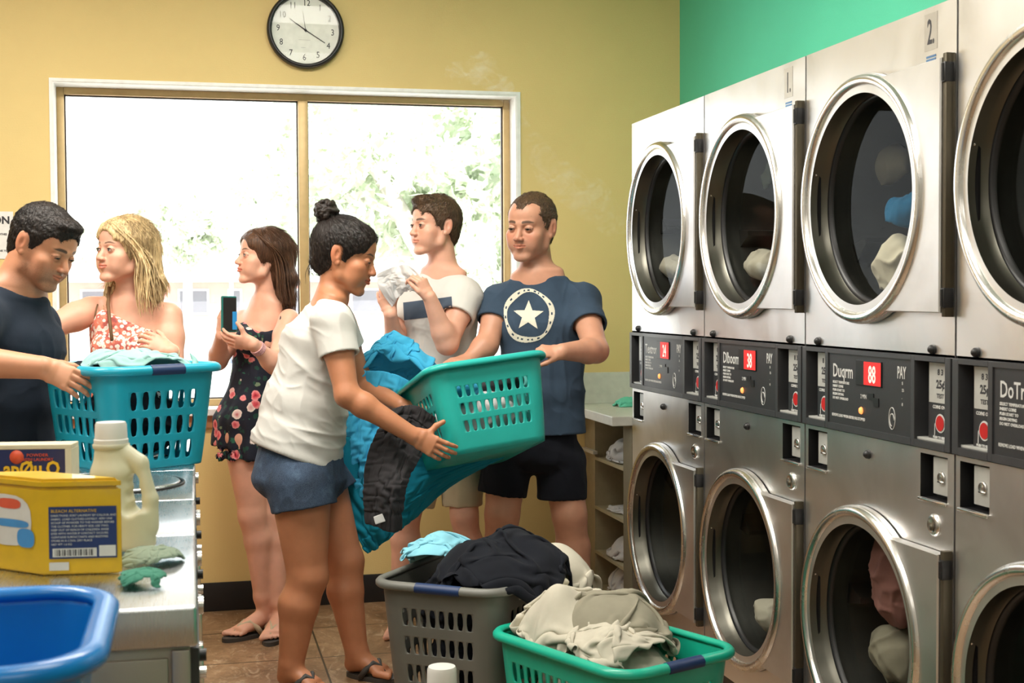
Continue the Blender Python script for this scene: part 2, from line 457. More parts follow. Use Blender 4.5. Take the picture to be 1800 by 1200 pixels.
M_DGL = plain('grey_shop_window', (0.16, 0.16, 0.18), 0.3)
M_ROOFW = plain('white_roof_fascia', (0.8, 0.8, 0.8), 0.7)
bo = P(330, 560, 58); bo[2] = -0.12
bld = empty('shop_building', bo, 'low pink stucco building with grey windows across the lot outside', 'building')
def bx(name, x0, x1, y0, y1, z0, z1, m, par, bev=0.0):
    bm = bmesh.new(); bm_box(bm, (x0, y0, z0), (x1, y1, z1), bev); return bm_obj(name, bm, m, par)
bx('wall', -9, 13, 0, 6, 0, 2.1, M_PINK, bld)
bx('roof', -9.4, 13.4, -0.8, 6.4, 2.1, 2.7, M_ROOFW, bld)
for x0, x1 in ((-4.4, -2.6), (-0.4, 0.9), (1.7, 2.3), (3.4, 5.2), (7.0, 9.2)):
    w_ = bx('window', x0, x1, -0.06, 0.02, 0.7, 1.8, M_ROOFW, bld)
    bx('pane', x0+0.08, x1-0.08, -0.09, -0.055, 0.78, 1.72, M_DGL, w_)
po = P(407, 520, 28); po[2] = -0.12
bm = bmesh.new(); bm_tube(bm, [(0, 0, 0), (0, 0, 3.62)], [0.05, 0.035], 12); bm_lathe(bm, [(0.1, 0), (0.1, 0.05), (0.06, 0.09)], n=16)
pl = bm_obj('lamp_post', bm, plain('pale_blue_grey_pole', (0.25, 0.28, 0.36), 0.5), None)
pl.location = tuple(po); tag(pl, 'thin blue grey pole standing in the lot outside the left pane', 'pole')
M_CAR = plain('white_car_paint', (0.8, 0.8, 0.82), 0.3)
# ------------------------------------------------------------------ stacked dryers
X0, Y0, PW, HT, ZT, ZB = 1.7499, 5.2447, 0.8, 2.05, 1.205, 0.98
M_STEEL = steel('brushed_stainless', (0.80, 0.79, 0.785), 0.30, (1, 60, 1), 0.03, 2.0)
M_STEELD = steel('door_stainless', (0.74, 0.73, 0.72), 0.33, (1, 60, 1), 0.01, 3.0)
M_CHROME = steel('polished_ring', (0.82, 0.81, 0.79), 0.20, (1, 1, 1), 0.0, 1.0)
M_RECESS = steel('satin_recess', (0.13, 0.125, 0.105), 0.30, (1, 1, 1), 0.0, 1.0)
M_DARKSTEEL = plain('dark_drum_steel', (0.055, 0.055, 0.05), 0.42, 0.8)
M_BLACK = plain('black_plastic', (0.012, 0.012, 0.013), 0.4)
M_CHAR = plain('charcoal_panel', (0.028, 0.029, 0.032), 0.42, vs=60, bs=0.1, bscale=400)
M_CHARF = plain('charcoal_bezel', (0.045, 0.046, 0.05), 0.35)
M_HINGE = plain('dull_bronze_hinge', (0.09, 0.075, 0.05), 0.45, 0.7)
M_PRINT = plain('pale_print', (0.62, 0.62, 0.60), 0.6)
M_PRINTD = plain('dark_print', (0.03, 0.03, 0.035), 0.6)
M_STICK = plain('silver_sticker', (0.50, 0.50, 0.47), 0.45, 0.2)
M_BLUEP = plain('blue_print', srgb(70, 110, 150), 0.5)
M_REDL = plain('red_label', srgb(190, 30, 30), 0.4)
M_LEDBG = emit('red_display_glow', (0.9, 0.02, 0.02), 0.55)
M_LED = emit('display_digits', (1.0, 0.42, 0.36), 1.6)
M_AMBER = emit('amber_lamp', (1.0, 0.30, 0.08), 1.6)
M_DGLASS = thin_glass('dryer_door_glass', (0.80, 0.81, 0.79), 0.14, 0.02)

def W(u, v, w=0.0): return (-w, -u, v)
def plate_hole(bm, u0, u1, v0, v1, cu, cv, r, w=0.0, n=96, mi=0):
    """flat rectangle with a round hole"""
    ang = sorted(set([2*math.pi*k/n for k in range(n)] + [math.atan2(v-cv, u-cu) % (2*math.pi) for u in (u0, u1) for v in (v0, v1)]))
    inn, out = [], []
    for a in ang:
        c, s = math.cos(a), math.sin(a)
        ts = []
        if c > 1e-9: ts.append((u1-cu)/c)
        if c < -1e-9: ts.append((u0-cu)/c)
        if s > 1e-9: ts.append((v1-cv)/s)
        if s < -1e-9: ts.append((v0-cv)/s)
        t = min(ts)
        inn.append(bm.verts.new(W(cu+r*c, cv+r*s, w))); out.append(bm.verts.new(W(cu+t*c, cv+t*s, w)))
    m = len(ang)
    for i in range(m):
        j = (i+1) % m
        f = bm.faces.new((inn[i], out[i], out[j], inn[j])); f.material_index = mi
def ubox(bm, u0, u1, v0, v1, w0, w1, bev=0.0, mi=0):
    bm_box(bm, (-w1, -u1, v0), (-w0, -u0, v1), bev, mi)
def quad(bm, u0, u1, v0, v1, w, mi=0):
    f = bm.faces.new([bm.verts.new(W(*q)) for q in ((u0, v0, w), (u1, v0, w), (u1, v1, w), (u0, v1, w))]); f.material_index = mi

def scribble(s, u, v, w, size, mat, parent, name='lettering', sx=1.0, bold=0.0, align='LEFT'):
    # reads left to right when facing the panel: right = -y (+u)
    return text_mesh(name, s, W(u, v, w), (0, -1, 0), (0, 0, 1), size, mat, parent, 0.0003, align, sx, bold)

def coin_window(bm_face, u0, u1, v0, v1): pass

def door(root, cv, half, R, hv0, hv1, up):
    cu = 0.372
    ro = empty('door', W(cu, cv, 0.0)); ro.parent = root
    def L(u, v, w): return (-w, -(u-cu), v-cv)
    # door panel: round door with a square hinge side
    bm = bmesh.new(); n = 128; rings = []
    def rout(a, e=0.0):
        c, s = math.cos(a), math.sin(a)
        rr = R
        if c > 0.02:
            t = [(0.775-cu)/c]
            if abs(s) > 1e-6: t.append(((hv1-cv) if s > 0 else (cv-hv0))/abs(s))
            rr = max(R, min(t))
        return rr - e
    ang = sorted(set([2*math.pi*k/n for k in range(n)] + [math.atan2(v-cv, 0.775-cu) % (2*math.pi) for v in (hv0, hv1)]))
    for e, w, fixed in ((0.0, 0.004, None), (0.0, 0.026, None), (0.003, 0.030, None), (None, 0.030, R-0.05)):
        rings.append([bm.verts.new((-w, -math.cos(a)*(fixed or rout(a, e)), math.sin(a)*(fixed or rout(a, e)))) for a in ang])
    for A, B in zip(rings, rings[1:]):
        for k in range(len(ang)):
            k2 = (k+1) % len(ang); bm.faces.new((A[k], A[k2], B[k2], B[k]))
    bm_obj('door_panel', bm, M_STEELD, ro, autos=30)
    bm = bmesh.new()
    prof = [(R+0.001, 0.020), (R-0.004, 0.036), (R-0.012, 0.042), (R-0.022, 0.041), (R-0.028, 0.036), (R-0.031, 0.030)]
    bm_lathe(bm, prof, (0, 0, 0), (-1, 0, 0), 128, cap=False)
    rg = bm_obj('door_ring', bm, M_CHROME, ro, smooth=True)
    bm = bmesh.new()
    bm_lathe(bm, [(R-0.031, 0.030), (R-0.036, 0.014), (R-0.041, -0.004), (R-0.047, -0.020), (R-0.052, -0.026)], (0, 0, 0), (-1, 0, 0), 128, cap=False)
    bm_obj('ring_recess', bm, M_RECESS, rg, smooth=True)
    bm = bmesh.new()
    bm_lathe(bm, [(R-0.050, -0.023), (R-0.055, -0.023), (R-0.060, -0.028), (R-0.064, -0.036)], (0, 0, 0), (-1, 0, 0), 96, cap=False)
    bm_obj('door_gasket', bm, M_BLACK, ro, smooth=True)
    bm = bmesh.new()
    bm_lathe(bm, [(R-0.062, -0.033), (0.0, -0.037)], (0, 0, 0), (-1, 0, 0), 64, cap=False)
    bm_obj('door_glass', bm, M_DGLASS, ro, smooth=True)
    # latch plate on the left of the ring, two bolts
    bm = bmesh.new()
    bm_box(bm, L(cu-R+0.052, cv-0.13, 0.004), L(cu-R+0.034, cv+0.13, -0.002))
    lp = bm_obj('latch_plate', bm, M_BLACK, ro)
    for dv in (-0.1, 0.09):
        bm = bmesh.new(); bm_lathe(bm, [(0.0, 0.012), (0.006, 0.010), (0.007, 0.0)], L(cu-R+0.045, cv+dv, 0.004), (-1, 0, 0), 12)
        bm_obj('bolt', bm, M_CHROME, lp, smooth=True)
    # hinge strip with two brackets
    bm = bmesh.new()
    bm_box(bm, L(0.792, hv0-0.01, 0.0), L(0.776, hv1+0.01, 0.024), 0.002)
    hg = bm_obj('hinge', bm, M_HINGE, ro, autos=40)
    for v in (hv0+0.035, hv1-0.035):
        bm = bmesh.new(); bm_box(bm, L(0.793, v-0.024, 0.0), L(0.776, v+0.024, 0.028), 0.003)
        bm_tube(bm, [L(0.784, v-0.02, 0.028), L(0.784, v+0.02, 0.028)], 0.004, 10)
        bm_obj('hinge_bracket', bm, M_BLACK, hg, autos=40)
    return ro

def dryer(k, labeltxt, brand, digits, number):
    ye = Y0 - k*PW
    root = empty('stacked_dryer', (X0, ye, 0), labeltxt, 'dryer', 'stacked dryers along the right wall')
    g = 0.004; u0, u1 = g, PW-g
    cu = 0.372; cvU, cvL = 1.607, 0.463; RU, RL = 0.329, 0.327; hr = 0.2935
    bm = bmesh.new()
    plate_hole(bm, u0, u1, ZT+0.006, HT, cu, cvU, hr)
    plate_hole(bm, u0, u1, 0.06, 0.842, cu, cvL, hr)
    # strip with two coin recesses
    s0, s1 = 0.842, ZB-0.004
    ra = (0.022, 0.142, 0.856, 0.965); rb = (0.645, 0.768, 0.856, 0.965)
    for a, b_ in ((u0, ra[0]), (ra[1], rb[0]), (rb[1], u1)): quad(bm, a, b_, s0, s1, 0)
    for r_ in (ra, rb): quad(bm, r_[0], r_[1], s0, r_[2], 0); quad(bm, r_[0], r_[1], r_[3], s1, 0)
    # sides, top, kick
    dep = -(XR - X0 - 0.004)
    for u in (u0, u1):
        bm.faces.new([bm.verts.new(W(*q)) for q in ((u, 0.06, 0), (u, HT, 0), (u, HT, dep), (u, 0.06, dep))])
    bm.faces.new([bm.verts.new(W(*q)) for q in ((u0, HT, 0), (u1, HT, 0), (u1, HT, dep), (u0, HT, dep))])
    bm.faces.new([bm.verts.new(W(*q)) for q in ((u0, 0.06, dep), (u1, 0.06, dep), (u1, HT, dep), (u0, HT, dep))])
    bmesh.ops.remove_doubles(bm, verts=bm.verts, dist=1e-5)
    me = bpy.data.meshes.new('cabinet'); bm.to_mesh(me); bm.free(); finish('cabinet', me, M_STEEL, root)
    bm = bmesh.new(); ubox(bm, u0+0.002, u1-0.002, 0, 0.06, dep, -0.03); bm_obj('kick_plate', bm, M_BLACK, root)
    # black gap strip between cabinets
    bm = bmesh.new(); ubox(bm, PW-0.004, PW+0.004, 0.05, HT-0.002, -0.05, -0.003); bm_obj('side_seam', bm, M_BLACK, root)
    # coin recesses
    for r_ in (ra, rb):
        bm = bmesh.new()
        a, b_, c, d = r_
        dp = -0.045
        for q in (((a, c, 0), (a, d, 0), (a, d, dp), (a, c, dp)), ((b_, c, 0), (b_, d, 0), (b_, d, dp), (b_, c, dp)), ((a, d, 0), (b_, d, 0), (b_, d, dp), (a, d, dp)), ((a, c, 0), (b_, c, 0), (b_, c, dp), (a, c, dp)), ((a, c, dp), (b_, c, dp), (b_, d, dp), (a, d, dp))):
            bm.faces.new([bm.verts.new(W(*z)) for z in q])
        cr = bm_obj('coin_recess', bm, M_BLACK, root)
        bm = bmesh.new(); ubox(bm, a+0.035, b_-0.006, c+0.012, d-0.006, -0.044, -0.014, 0.002)
        bm_obj('coin_plate', bm, M_HINGE if False else M_STICK, cr, autos=40)
        bm = bmesh.new(); bm_lathe(bm, [(0.0, 0.004), (0.006, 0.004), (0.010, 0.002), (0.013, 0.006), (0.016, 0.0)], W((a+0.035+b_-0.006)/2, (c+d)/2, -0.014), (-1, 0, 0), 20)
        ubox(bm, (a+b_)/2+0.002, (a+b_)/2+0.028, (c+d)/2-0.012, (c+d)/2-0.008, -0.014, -0.008)
        bm_obj('coin_lock', bm, M_CHROME, cr, smooth=True)
        bm = bmesh.new(); ubox(bm, a-0.002, b_+0.002, c-0.008, c, 0, 0.008, 0.002); bm_obj('coin_lip', bm, M_CHROME, cr, autos=40)
    # studs and lock
    for (u, v) in ((0.09, 1.222), (0.703, 1.222), (0.383, 0.930)):
        bm = bmesh.new(); bm_lathe(bm, [(0.0, 0.016), (0.006, 0.014), (0.011, 0.008), (0.012, 0.0)], W(u, v, 0), (-1, 0, 0), 20)
        bm_obj('stud', bm, M_BLACK, root, smooth=True)
    bm = bmesh.new(); bm_lathe(bm, [(0.0, 0.006), (0.014, 0.006), (0.018, 0.010), (0.027, 0.004), (0.028, 0.0)], W(0.712, 0.795, 0), (-1, 0, 0), 28)
    lk = bm_obj('cabinet_lock', bm, M_CHROME, root, smooth=True)
    bm = bmesh.new(); bm_lathe(bm, [(0.0, 0.014), (0.008, 0.013), (0.009, 0.006)], W(0.714, 0.790, 0), (-1, 0, 0), 16)
    bm_obj('key_barrel', bm, M_HINGE, lk, smooth=True)
    # control panel
    cp = empty('control_panel', W(0.4, ZB, 0)); cp.parent = root
    cp.location = W(0.0, 0.0, 0.0)
    w1 = 0.012
    bm = bmesh.new()
    a0, a1, m0, m1, b0, b1 = 0.030, 0.150, 0.168, 0.617, 0.634, 0.772
    v0, v1 = ZB+0.018, ZT-0.012
    for q in ((u0, a0, ZB, ZT), (a1, m0, ZB, ZT), (m1, b0, ZB, ZT), (b1, u1, ZB, ZT)): ubox(bm, q[0], q[1], q[2], q[3], -0.03, w1, 0.0015)
    for q in ((a0, a1), (m0, m1), (b0, b1)):
        ubox(bm, q[0], q[1], ZB, v0, -0.03, w1, 0.0); ubox(bm, q[0], q[1], v1, ZT, -0.03, w1, 0.0)
    bm_obj('bezel', bm, M_CHARF, cp)
    bm = bmesh.new(); ubox(bm, m0, m1, v0, v1, -0.03, w1-0.004); bm_obj('panel_face', bm, M_CHAR, cp)
    wf = w1-0.0035
    scribble(brand, 0.192, 1.128, wf, 0.052, M_PRINT, cp, 'brand_lettering', 0.78, 0.0006)
    lines = ['SELECT TEMPERATURE', 'INSERT COINS', 'PUSH START TO', 'BEGIN DRYING', 'DO NOT OVERLOAD']
    obs = [scribble(s_, 0.192, 1.110-0.011*i, wf, 0.0095, M_PRINT, None, 'l', 1.0, 0.0003) for i, s_ in enumerate(lines)]
    join_meshes('instruction_lettering', obs, cp)
    scribble('REMOVE LOAD WHEN DRYER HAS STOPPED', 0.188, 1.018, wf, 0.011, M_PRINT, cp, 'warning_lettering', 0.86, 0.0003)
    # display
    bm = bmesh.new(); ubox(bm, 0.330, 0.468, 1.113, 1.180, wf-0.001, wf+0.003, 0.001); dsp = bm_obj('display', bm, M_BLACK, cp)
    bm = bmesh.new(); ubox(bm, 0.376, 0.466, 1.116, 1.177, wf+0.0025, wf+0.0036); bm_obj('display_glow', bm, M_LEDBG, dsp)
    scribble(digits, 0.421, 1.123, wf+0.004, 0.064, M_LED, dsp, 'digits', 0.62, 0.0008, 'CENTER')
    scribble('2 MIN', 0.352, 1.078, wf, 0.016, M_PRINT, cp, 'small_lettering', 0.8)
    bm = bmesh.new(); ubox(bm, 0.395, 0.425, 1.078, 1.095, wf, wf+0.002); ubox(bm, 0.425, 0.452, 1.062, 1.084, wf, wf+0.002)
    bm_obj('button_pad', bm, M_BLACK, cp)
    bm = bmesh.new(); bm_lathe(bm, [(0.0, 0.005), (0.008, 0.004), (0.010, 0.0)], W(0.357, 1.045, wf), (-1, 0, 0), 20); bm_obj('indicator_lamp', bm, M_AMBER, cp, smooth=True)
    bm = bmesh.new()
    bm_tube(bm, [W(0.520+0.016*math.cos(a), 1.038+0.028*math.sin(a), wf) for a in np.linspace(0, 2*math.pi, 25)[:-1]], 0.0012, 5, closed=True)
    bm_tube(bm, [W(0.520+0.011*math.cos(a), 1.034+0.016*math.sin(a), wf) for a in np.linspace(0, 4.6, 14)], 0.0014, 5)
    bm_obj('hand_symbol', bm, M_PRINT, cp)
    scribble('PAY', 0.545, 1.143, wf, 0.044, M_PRINT, cp, 'pay_lettering', 0.55, 0.0006)
    obs = [scribble(s_, 0.568, 1.128-0.018*i, wf, 0.011, M_PRINT, None, 'l') for i, s_ in enumerate(('$', '25', '.', '8'))]
    join_meshes('price_lettering', obs, cp)
    for (a, b_, fl) in ((a0, a1, 0), (b0, b1, 1)):
        bm = bmesh.new()
        quad(bm, a, b_, v0, v1, -0.028)
        cw = bm_obj('coin_window', bm, M_BLACK, cp)
        bm = bmesh.new(); ubox(bm, a+0.03, b_-0.002, v0+0.006, v1-0.002, -0.028, -0.010, 0.001); face = bm_obj('window_face', bm, M_CHAR, cw)
        bm = bmesh.new(); ubox(bm, a+0.034, b_-0.004, 1.092, v1-0.004, -0.0102, -0.0090); bm_obj('instruction_sticker', bm, M_STICK, cw)
        uc = (a+0.032+b_)/2
        obs = [scribble('8 3', uc, 1.160, -0.0088, 0.020, M_PRINTD, None, 'l', 1, 0.0005, 'CENTER'), scribble('25\u00a2', uc, 1.128, -0.0088, 0.028, M_PRINTD, None, 'l', 0.9, 0.001, 'CENTER'), scribble('TEST', uc, 1.104, -0.0088, 0.015, M_PRINTD, None, 'l', 1, 0.0004, 'CENTER'),
               ]; join_meshes('sticker_lettering', obs, cw)
        obs = [scribble('COINS ONLY', uc, 1.078, -0.0095, 0.0115, M_PRINT, None, 'l', 1, 0.0003, 'CENTER'), scribble('PUSH TO REJECT', uc, 1.005, -0.0095, 0.0085, M_PRINT, None, 'l', 1, 0.0003, 'CENTER')]
        join_meshes('coin_lettering', obs, cw)
        bm = bmesh.new()
        for rr, ww, mi in ((0.022, 0.0, 1), (0.018, 0.0015, 0)):
            pts = [W(uc+rr*math.cos(t_), 1.043+rr*1.05*math.sin(t_) - (0.008 if False else 0), -0.0092+ww) for t_ in np.linspace(0, 2*math.pi, 29)[:-1]]
            f = bm.faces.new([bm.verts.new(p_) for p_ in pts]); f.material_index = mi
        for sx_ in (-1, 1):
            f = bm.faces.new([bm.verts.new(W(uc+sx_*x, y, -0.0088)) for x, y in ((0.022, 1.043), (0.025, 1.040), (0.026, 1.012), (0.023, 1.012))]); f.material_index = 1
        bm_obj('red_coin_mark', bm, None, cw, mats=[M_REDL, M_PRINT])
        bm = bmesh.new(); ubox(bm, a, b_, v0, v0+0.006, -0.028, 0.004, 0.001); bm_obj('coin_tray', bm, M_STICK, cw)
    # doors and drums
    door(root, cvU, 0.302, RU, 1.312, 1.912, True)
    door(root, cvL, 0.272, RL, 0.192, 0.736, False)
    for cv in (cvU, cvL):
        bm = bmesh.new()
        rd = 0.280
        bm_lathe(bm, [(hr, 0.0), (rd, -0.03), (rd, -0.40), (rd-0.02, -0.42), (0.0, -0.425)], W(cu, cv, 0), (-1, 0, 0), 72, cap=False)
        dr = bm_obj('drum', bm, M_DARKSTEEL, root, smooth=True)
        for j in range(3):
            a = math.radians(20 + 120*j + (35 if cv > 1 else 0) + 17*k)
            ca, sa = math.cos(a), math.sin(a)
            bm = bmesh.new()
            vs = []
            for w_ in (-0.09, -0.40):
                for rr, off in ((rd-0.002, -0.03), (rd-0.075, -0.008), (rd-0.075, 0.008), (rd-0.002, 0.03)):
                    vs.append(bm.verts.new(W(cu+rr*ca-off*sa, cv+rr*sa+off*ca, w_)))
            for i in range(4):
                j2 = (i+1) % 4; bm.faces.new((vs[i], vs[j2], vs[4+j2], vs[4+i]))
            bm.faces.new(vs[:4][::-1]); bm.faces.new(vs[4:])
            bm_obj('drum_paddle', bm, M_DARKSTEEL, dr)
    # number sticker
    if number:
        bm = bmesh.new(); ubox(bm, 0.655, 0.712, 1.946, 2.035, 0, 0.001); st = bm_obj('number_sticker', bm, plain('number_sticker_film', (0.50, 0.47, 0.42), 0.4, 0.5), root)
        scribble(number, 0.684, 1.962, 0.0012, 0.085, M_PRINTD, st, 'number', 0.55, 0.0012, 'CENTER')
        bm = bmesh.new()
        for i in range(3): ubox(bm, 0.663, 0.706, 1.912+0.008*i, 1.917+0.008*i, 0, 0.001)
        bm_obj('blue_label', bm, M_BLUEP, st)
    return root

DRY = [dryer(0, 'stainless stacked dryer at the far end, next to the white counter', 'Textrom', '24', ''),
       dryer(1, 'stainless stacked dryer standing second from the counter, display reading 38', 'Dlboom', '38', '1.'),
       dryer(2, 'stainless stacked dryer, third from the counter, with bold 2 sticker and cloth-filled drums', 'Duqrm', '88', '2.'),
       dryer(3, 'nearest stainless stacked dryer, cut off by the right edge of the photo', 'DoTrom', '24', '')]
# ------------------------------------------------------------------ clock
M_CLOCKW = plain('clock_face_white', (0.86, 0.87, 0.80), 0.5)
cc = np.array([0.495, YB, 2.507])
clk = empty('wall_clock', cc, 'round black-rimmed analog clock on the yellow wall above the window', 'clock')
bm = bmesh.new(); R_ = 0.1655
bm_lathe(bm, [(0.0, 0.0), (R_-0.004, 0.0), (R_, 0.010), (R_, 0.030), (R_-0.006, 0.040), (R_-0.012, 0.042), (R_-0.018, 0.038), (R_-0.021, 0.020), (R_-0.022, 0.014)], (0, 0, 0), (0, -1, 0), 96, cap=False)
bm_obj('clock_rim', bm, M_BLACK, clk, smooth=True)
bm = bmesh.new(); bm_lathe(bm, [(R_-0.016, 0.013), (0, 0.013)], (0, 0, 0), (0, -1, 0), 64, cap=False)
face = bm_obj('clock_face', bm, M_CLOCKW, clk)
obs = []
for i, s_ in enumerate(('12', '1', '2', '3', '4', '5', '6', '7', '8', '9', '10', '11')):
    a = math.radians(90 - 30*i - 3)
    obs.append(text_mesh('n', s_, (0.117*math.cos(a), -0.0135, 0.117*math.sin(a)-0.012), (1, 0, 0), (0, 0, 1), 0.038, M_PRINTD, None, 0.0003, 'CENTER', 0.85))
for (x0, x1, z) in ((-0.03, 0.02, -0.042), (-0.02, 0.0, -0.075)):
    obs.append(box('n', (x0, -0.0140, z), (x1, -0.0134, z+0.0012), M_STICK))
join_meshes('numerals', obs, clk)
def hand_poly(name, ang, l0, l1, w):
    a = math.radians(ang); d = np.array([math.cos(a), 0, math.sin(a)]); q = np.array([-math.sin(a), 0, math.cos(a)])
    bm = bmesh.new()
    vs = []
    for y in (-0.0160, -0.0172):
        for s1, s2 in ((-l0, -1), (-l0, 1), (l1, 0.6), (l1, -0.6)):
            vs.append(bm.verts.new(tuple(d*s1 + q*s2*w + np.array([0, y, 0]))))
    bm.faces.new(vs[:4]); bm.faces.new(vs[4:][::-1])
    for i in range(4): bm.faces.new((vs[i], vs[(i+1) % 4], vs[4+(i+1) % 4], vs[4+i]))
    bm_obj(name, bm, M_PRINTD, clk)
hand_poly('hour_hand', 145, 0.01, 0.083, 0.0022); hand_poly('minute_hand', -32, 0.015, 0.098, 0.0020); hand_poly('second_hand', 98, 0.01, 0.082, 0.0010)
bm = bmesh.new(); bm_lathe(bm, [(0.0, 0.0), (0.005, 0.0), (0.005, 0.005), (0, 0.006)], (0, -0.0135, 0), (0, -1, 0), 16); bm_obj('hub', bm, M_PRINTD, clk)
bm = bmesh.new(); bm_lathe(bm, [(R_-0.018, 0.030), (0, 0.032)], (0, 0, 0), (0, -1, 0), 64, cap=False); bm_obj('clock_glass', bm, thin_glass('clock_lens', (1, 1, 1), 0.25), clk, smooth=True)
# sign at the left edge
so = np.array([-0.80, YB, 1.617])
sg = empty('wall_sign', so, 'white paper sign with black lettering taped to the wall left of the window', 'sign')
box('paper', (-0.20, -0.003, -0.098), (0.085, -0.0005, 0.098), plain('sign_paper', (0.80, 0.79, 0.76), 0.6), sg)
obs = [text_mesh('n', 'ATTENTION', (0.072, -0.0035, 0.048), (1, 0, 0), (0, 0, 1), 0.042, M_PRINTD, None, 0.0003, 'RIGHT', 1.0, 0.0016),
       text_mesh('n', 'PLEASE REMOVE CLOTHES', (0.06, -0.0035, 0.0), (1, 0, 0), (0, 0, 1), 0.012, M_PRINTD, None, 0.0003, 'RIGHT', 0.9, 0.0004),
       text_mesh('n', 'THANK YOU', (0.07, -0.0035, -0.068), (1, 0, 0), (0, 0, 1), 0.011, M_PRINTD, None, 0.0003, 'RIGHT', 1.0, 0.0004)]
for o_, nm_ in zip(obs, ('heading_lettering', 'notice_lettering', 'thanks_lettering')): o_.name = nm_; o_.parent = sg

# ------------------------------------------------------------------ counter in the far corner
M_LAM = plain('cream_laminate', (0.72, 0.70, 0.62), 0.35)
M_CAB = plain('beige_cabinet', srgb(176, 164, 132), 0.5)
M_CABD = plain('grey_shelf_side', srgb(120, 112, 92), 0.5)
ctop = empty('countertop', (1.94, 5.58, 0.82), 'cream laminate countertop in the far corner beside the last dryer', 'countertop')
bx('top', -0.275, 0.27, -0.333, 0.345, 0.0, 0.04, M_LAM, ctop, 0.004)
bx('backsplash', -0.275, 0.27, 0.325, 0.350, 0.04, 0.182, M_LAM, ctop, 0.002)
cab = empty('open_shelf_cabinet', (1.75, 5.588, 0), 'beige open cabinet with shelves of white cloths under the countertop', 'cabinet')
y0_, y1_ = -0.34, 0.343
bx('end_panel', 0, 0.45, y1_-0.16, y1_, 0, 0.82, M_CAB, cab)
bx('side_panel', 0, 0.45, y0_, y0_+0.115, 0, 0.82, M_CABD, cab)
bx('back_panel', 0.43, 0.45, y0_+0.115, y1_-0.16, 0, 0.82, M_CAB, cab)
for z in (0.04, 0.20, 0.40, 0.62): bx('shelf', 0.0, 0.43, y0_+0.115, y1_-0.16, z, z+0.014, M_CAB, cab)
bx('rail', -0.02, 0.0, y1_-0.2, y1_-0.02, 0.648, 0.662, M_LAM, cab)

# ------------------------------------------------------------------ row of top-load washers
M_WTOP = steel('washer_top_steel', (0.60, 0.62, 0.64), 0.22, (60, 1, 1), 0.012, 3.0)
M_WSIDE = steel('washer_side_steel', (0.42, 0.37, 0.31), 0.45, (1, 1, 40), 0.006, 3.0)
ZW = 0.88; WXL, WXR = -0.40, 0.003
def washer(y0, y1, lid, label, first=False):
    r = empty('washer', ((WXL+WXR)/2, (y0+y1)/2, 0), label, 'washing machine', 'row of top-load washers')
    hx = (WXR-WXL)/2; hy = (y1-y0)/2
    bm = bmesh.new(); bm_box(bm, (-hx+0.01, -hy+0.012, 0.02), (hx-0.012, hy-0.004, 0.82), 0.004); bm_obj('body', bm, M_WSIDE, r, autos=40)
    bm = bmesh.new(); bm_box(bm, (-hx, -hy+0.002, 0.815), (hx, hy-0.002, 0.88), 0.007, seg=3); top = bm_obj('top', bm, M_WTOP, r, autos=40)
    if lid:
        bm = bmesh.new(); c = (0.0, 0.02, 0.881)
        bm_lathe(bm, [(0.0, 0.008), (0.14, 0.008), (0.162, 0.007), (0.168, 0.0)], c, (0, 0, 1), 64)
        ld = bm_obj('lid', bm, M_WTOP, r, smooth=True)
        bm = bmesh.new(); bm_tube(bm, [(0.0+0.173*math.cos(a), 0.02+0.173*math.sin(a), 0.882) for a in np.linspace(0, 2*math.pi, 65)[:-1]], 0.004, 8, closed=True)
        bm_obj('lid_gasket', bm, M_BLACK, r, smooth=True)
    bm = bmesh.new(); bm_box(bm, (hx-0.014, -hy+0.06, 0.70), (hx+0.002, hy-0.06, 0.80), 0.002); ctl = bm_obj('control_strip', bm, M_CHARF, r)
    for yy, z0, z1, mt, w in ((-hy+0.10, 0.765, 0.79, M_BLACK, 0.022), (-hy+0.16, 0.72, 0.745, M_CHROME, 0.022), (hy-0.12, 0.74, 0.785, M_CHROME, 0.02)):
        bm = bmesh.new(); bm_tube(bm, [(hx, yy, (z0+z1)/2), (hx+w*0.6, yy, (z0+z1)/2)], (z1-z0)/2*0.8, 14); bm_obj('knob', bm, mt, ctl, autos=40)
    bm = bmesh.new(); bm_box(bm, (hx-0.014, -hy+0.05, 0.50), (hx+0.012, -hy+0.09, 0.64), 0.004); bm_obj('coin_slide', bm, M_CHROME, r, autos=40)
    if first:
        bm = bmesh.new(); bm_box(bm, (-hx+0.02, -hy+0.004, 0.06), (hx-0.045, -hy+0.014, 0.80), 0.003); bm_obj('end_panel', bm, M_WSIDE, r, autos=40)
        bm = bmesh.new(); bm_box(bm, (hx-0.040, -hy+0.002, 0.03), (hx-0.012, -hy+0.014, 0.812), 0.003); bm_obj('corner_post', bm, M_WSIDE, r, autos=40)
    for sx in (-1, 1):
        for sy in (-1, 1):
            bm = bmesh.new(); bm_lathe(bm, [(0.02, 0), (0.02, 0.012), (0.01, 0.022)], (sx*(hx-0.05), sy*(hy-0.06), 0), n=12); bm_obj('foot', bm, M_BLACK, r)
    return r
washer(2.131, 2.781, False, 'nearest steel top-load washer, carrying the yellow box and the jug', True)
washer(2.785, 3.262, False, 'second steel top-load washer, empty flat top behind the jug')
washer(3.266, 3.823, True, 'steel top-load washer with a round black-rimmed lid in front of the blue basket')
washer(3.827, 4.660, True, 'farthest steel top-load washer, under the filled blue basket')
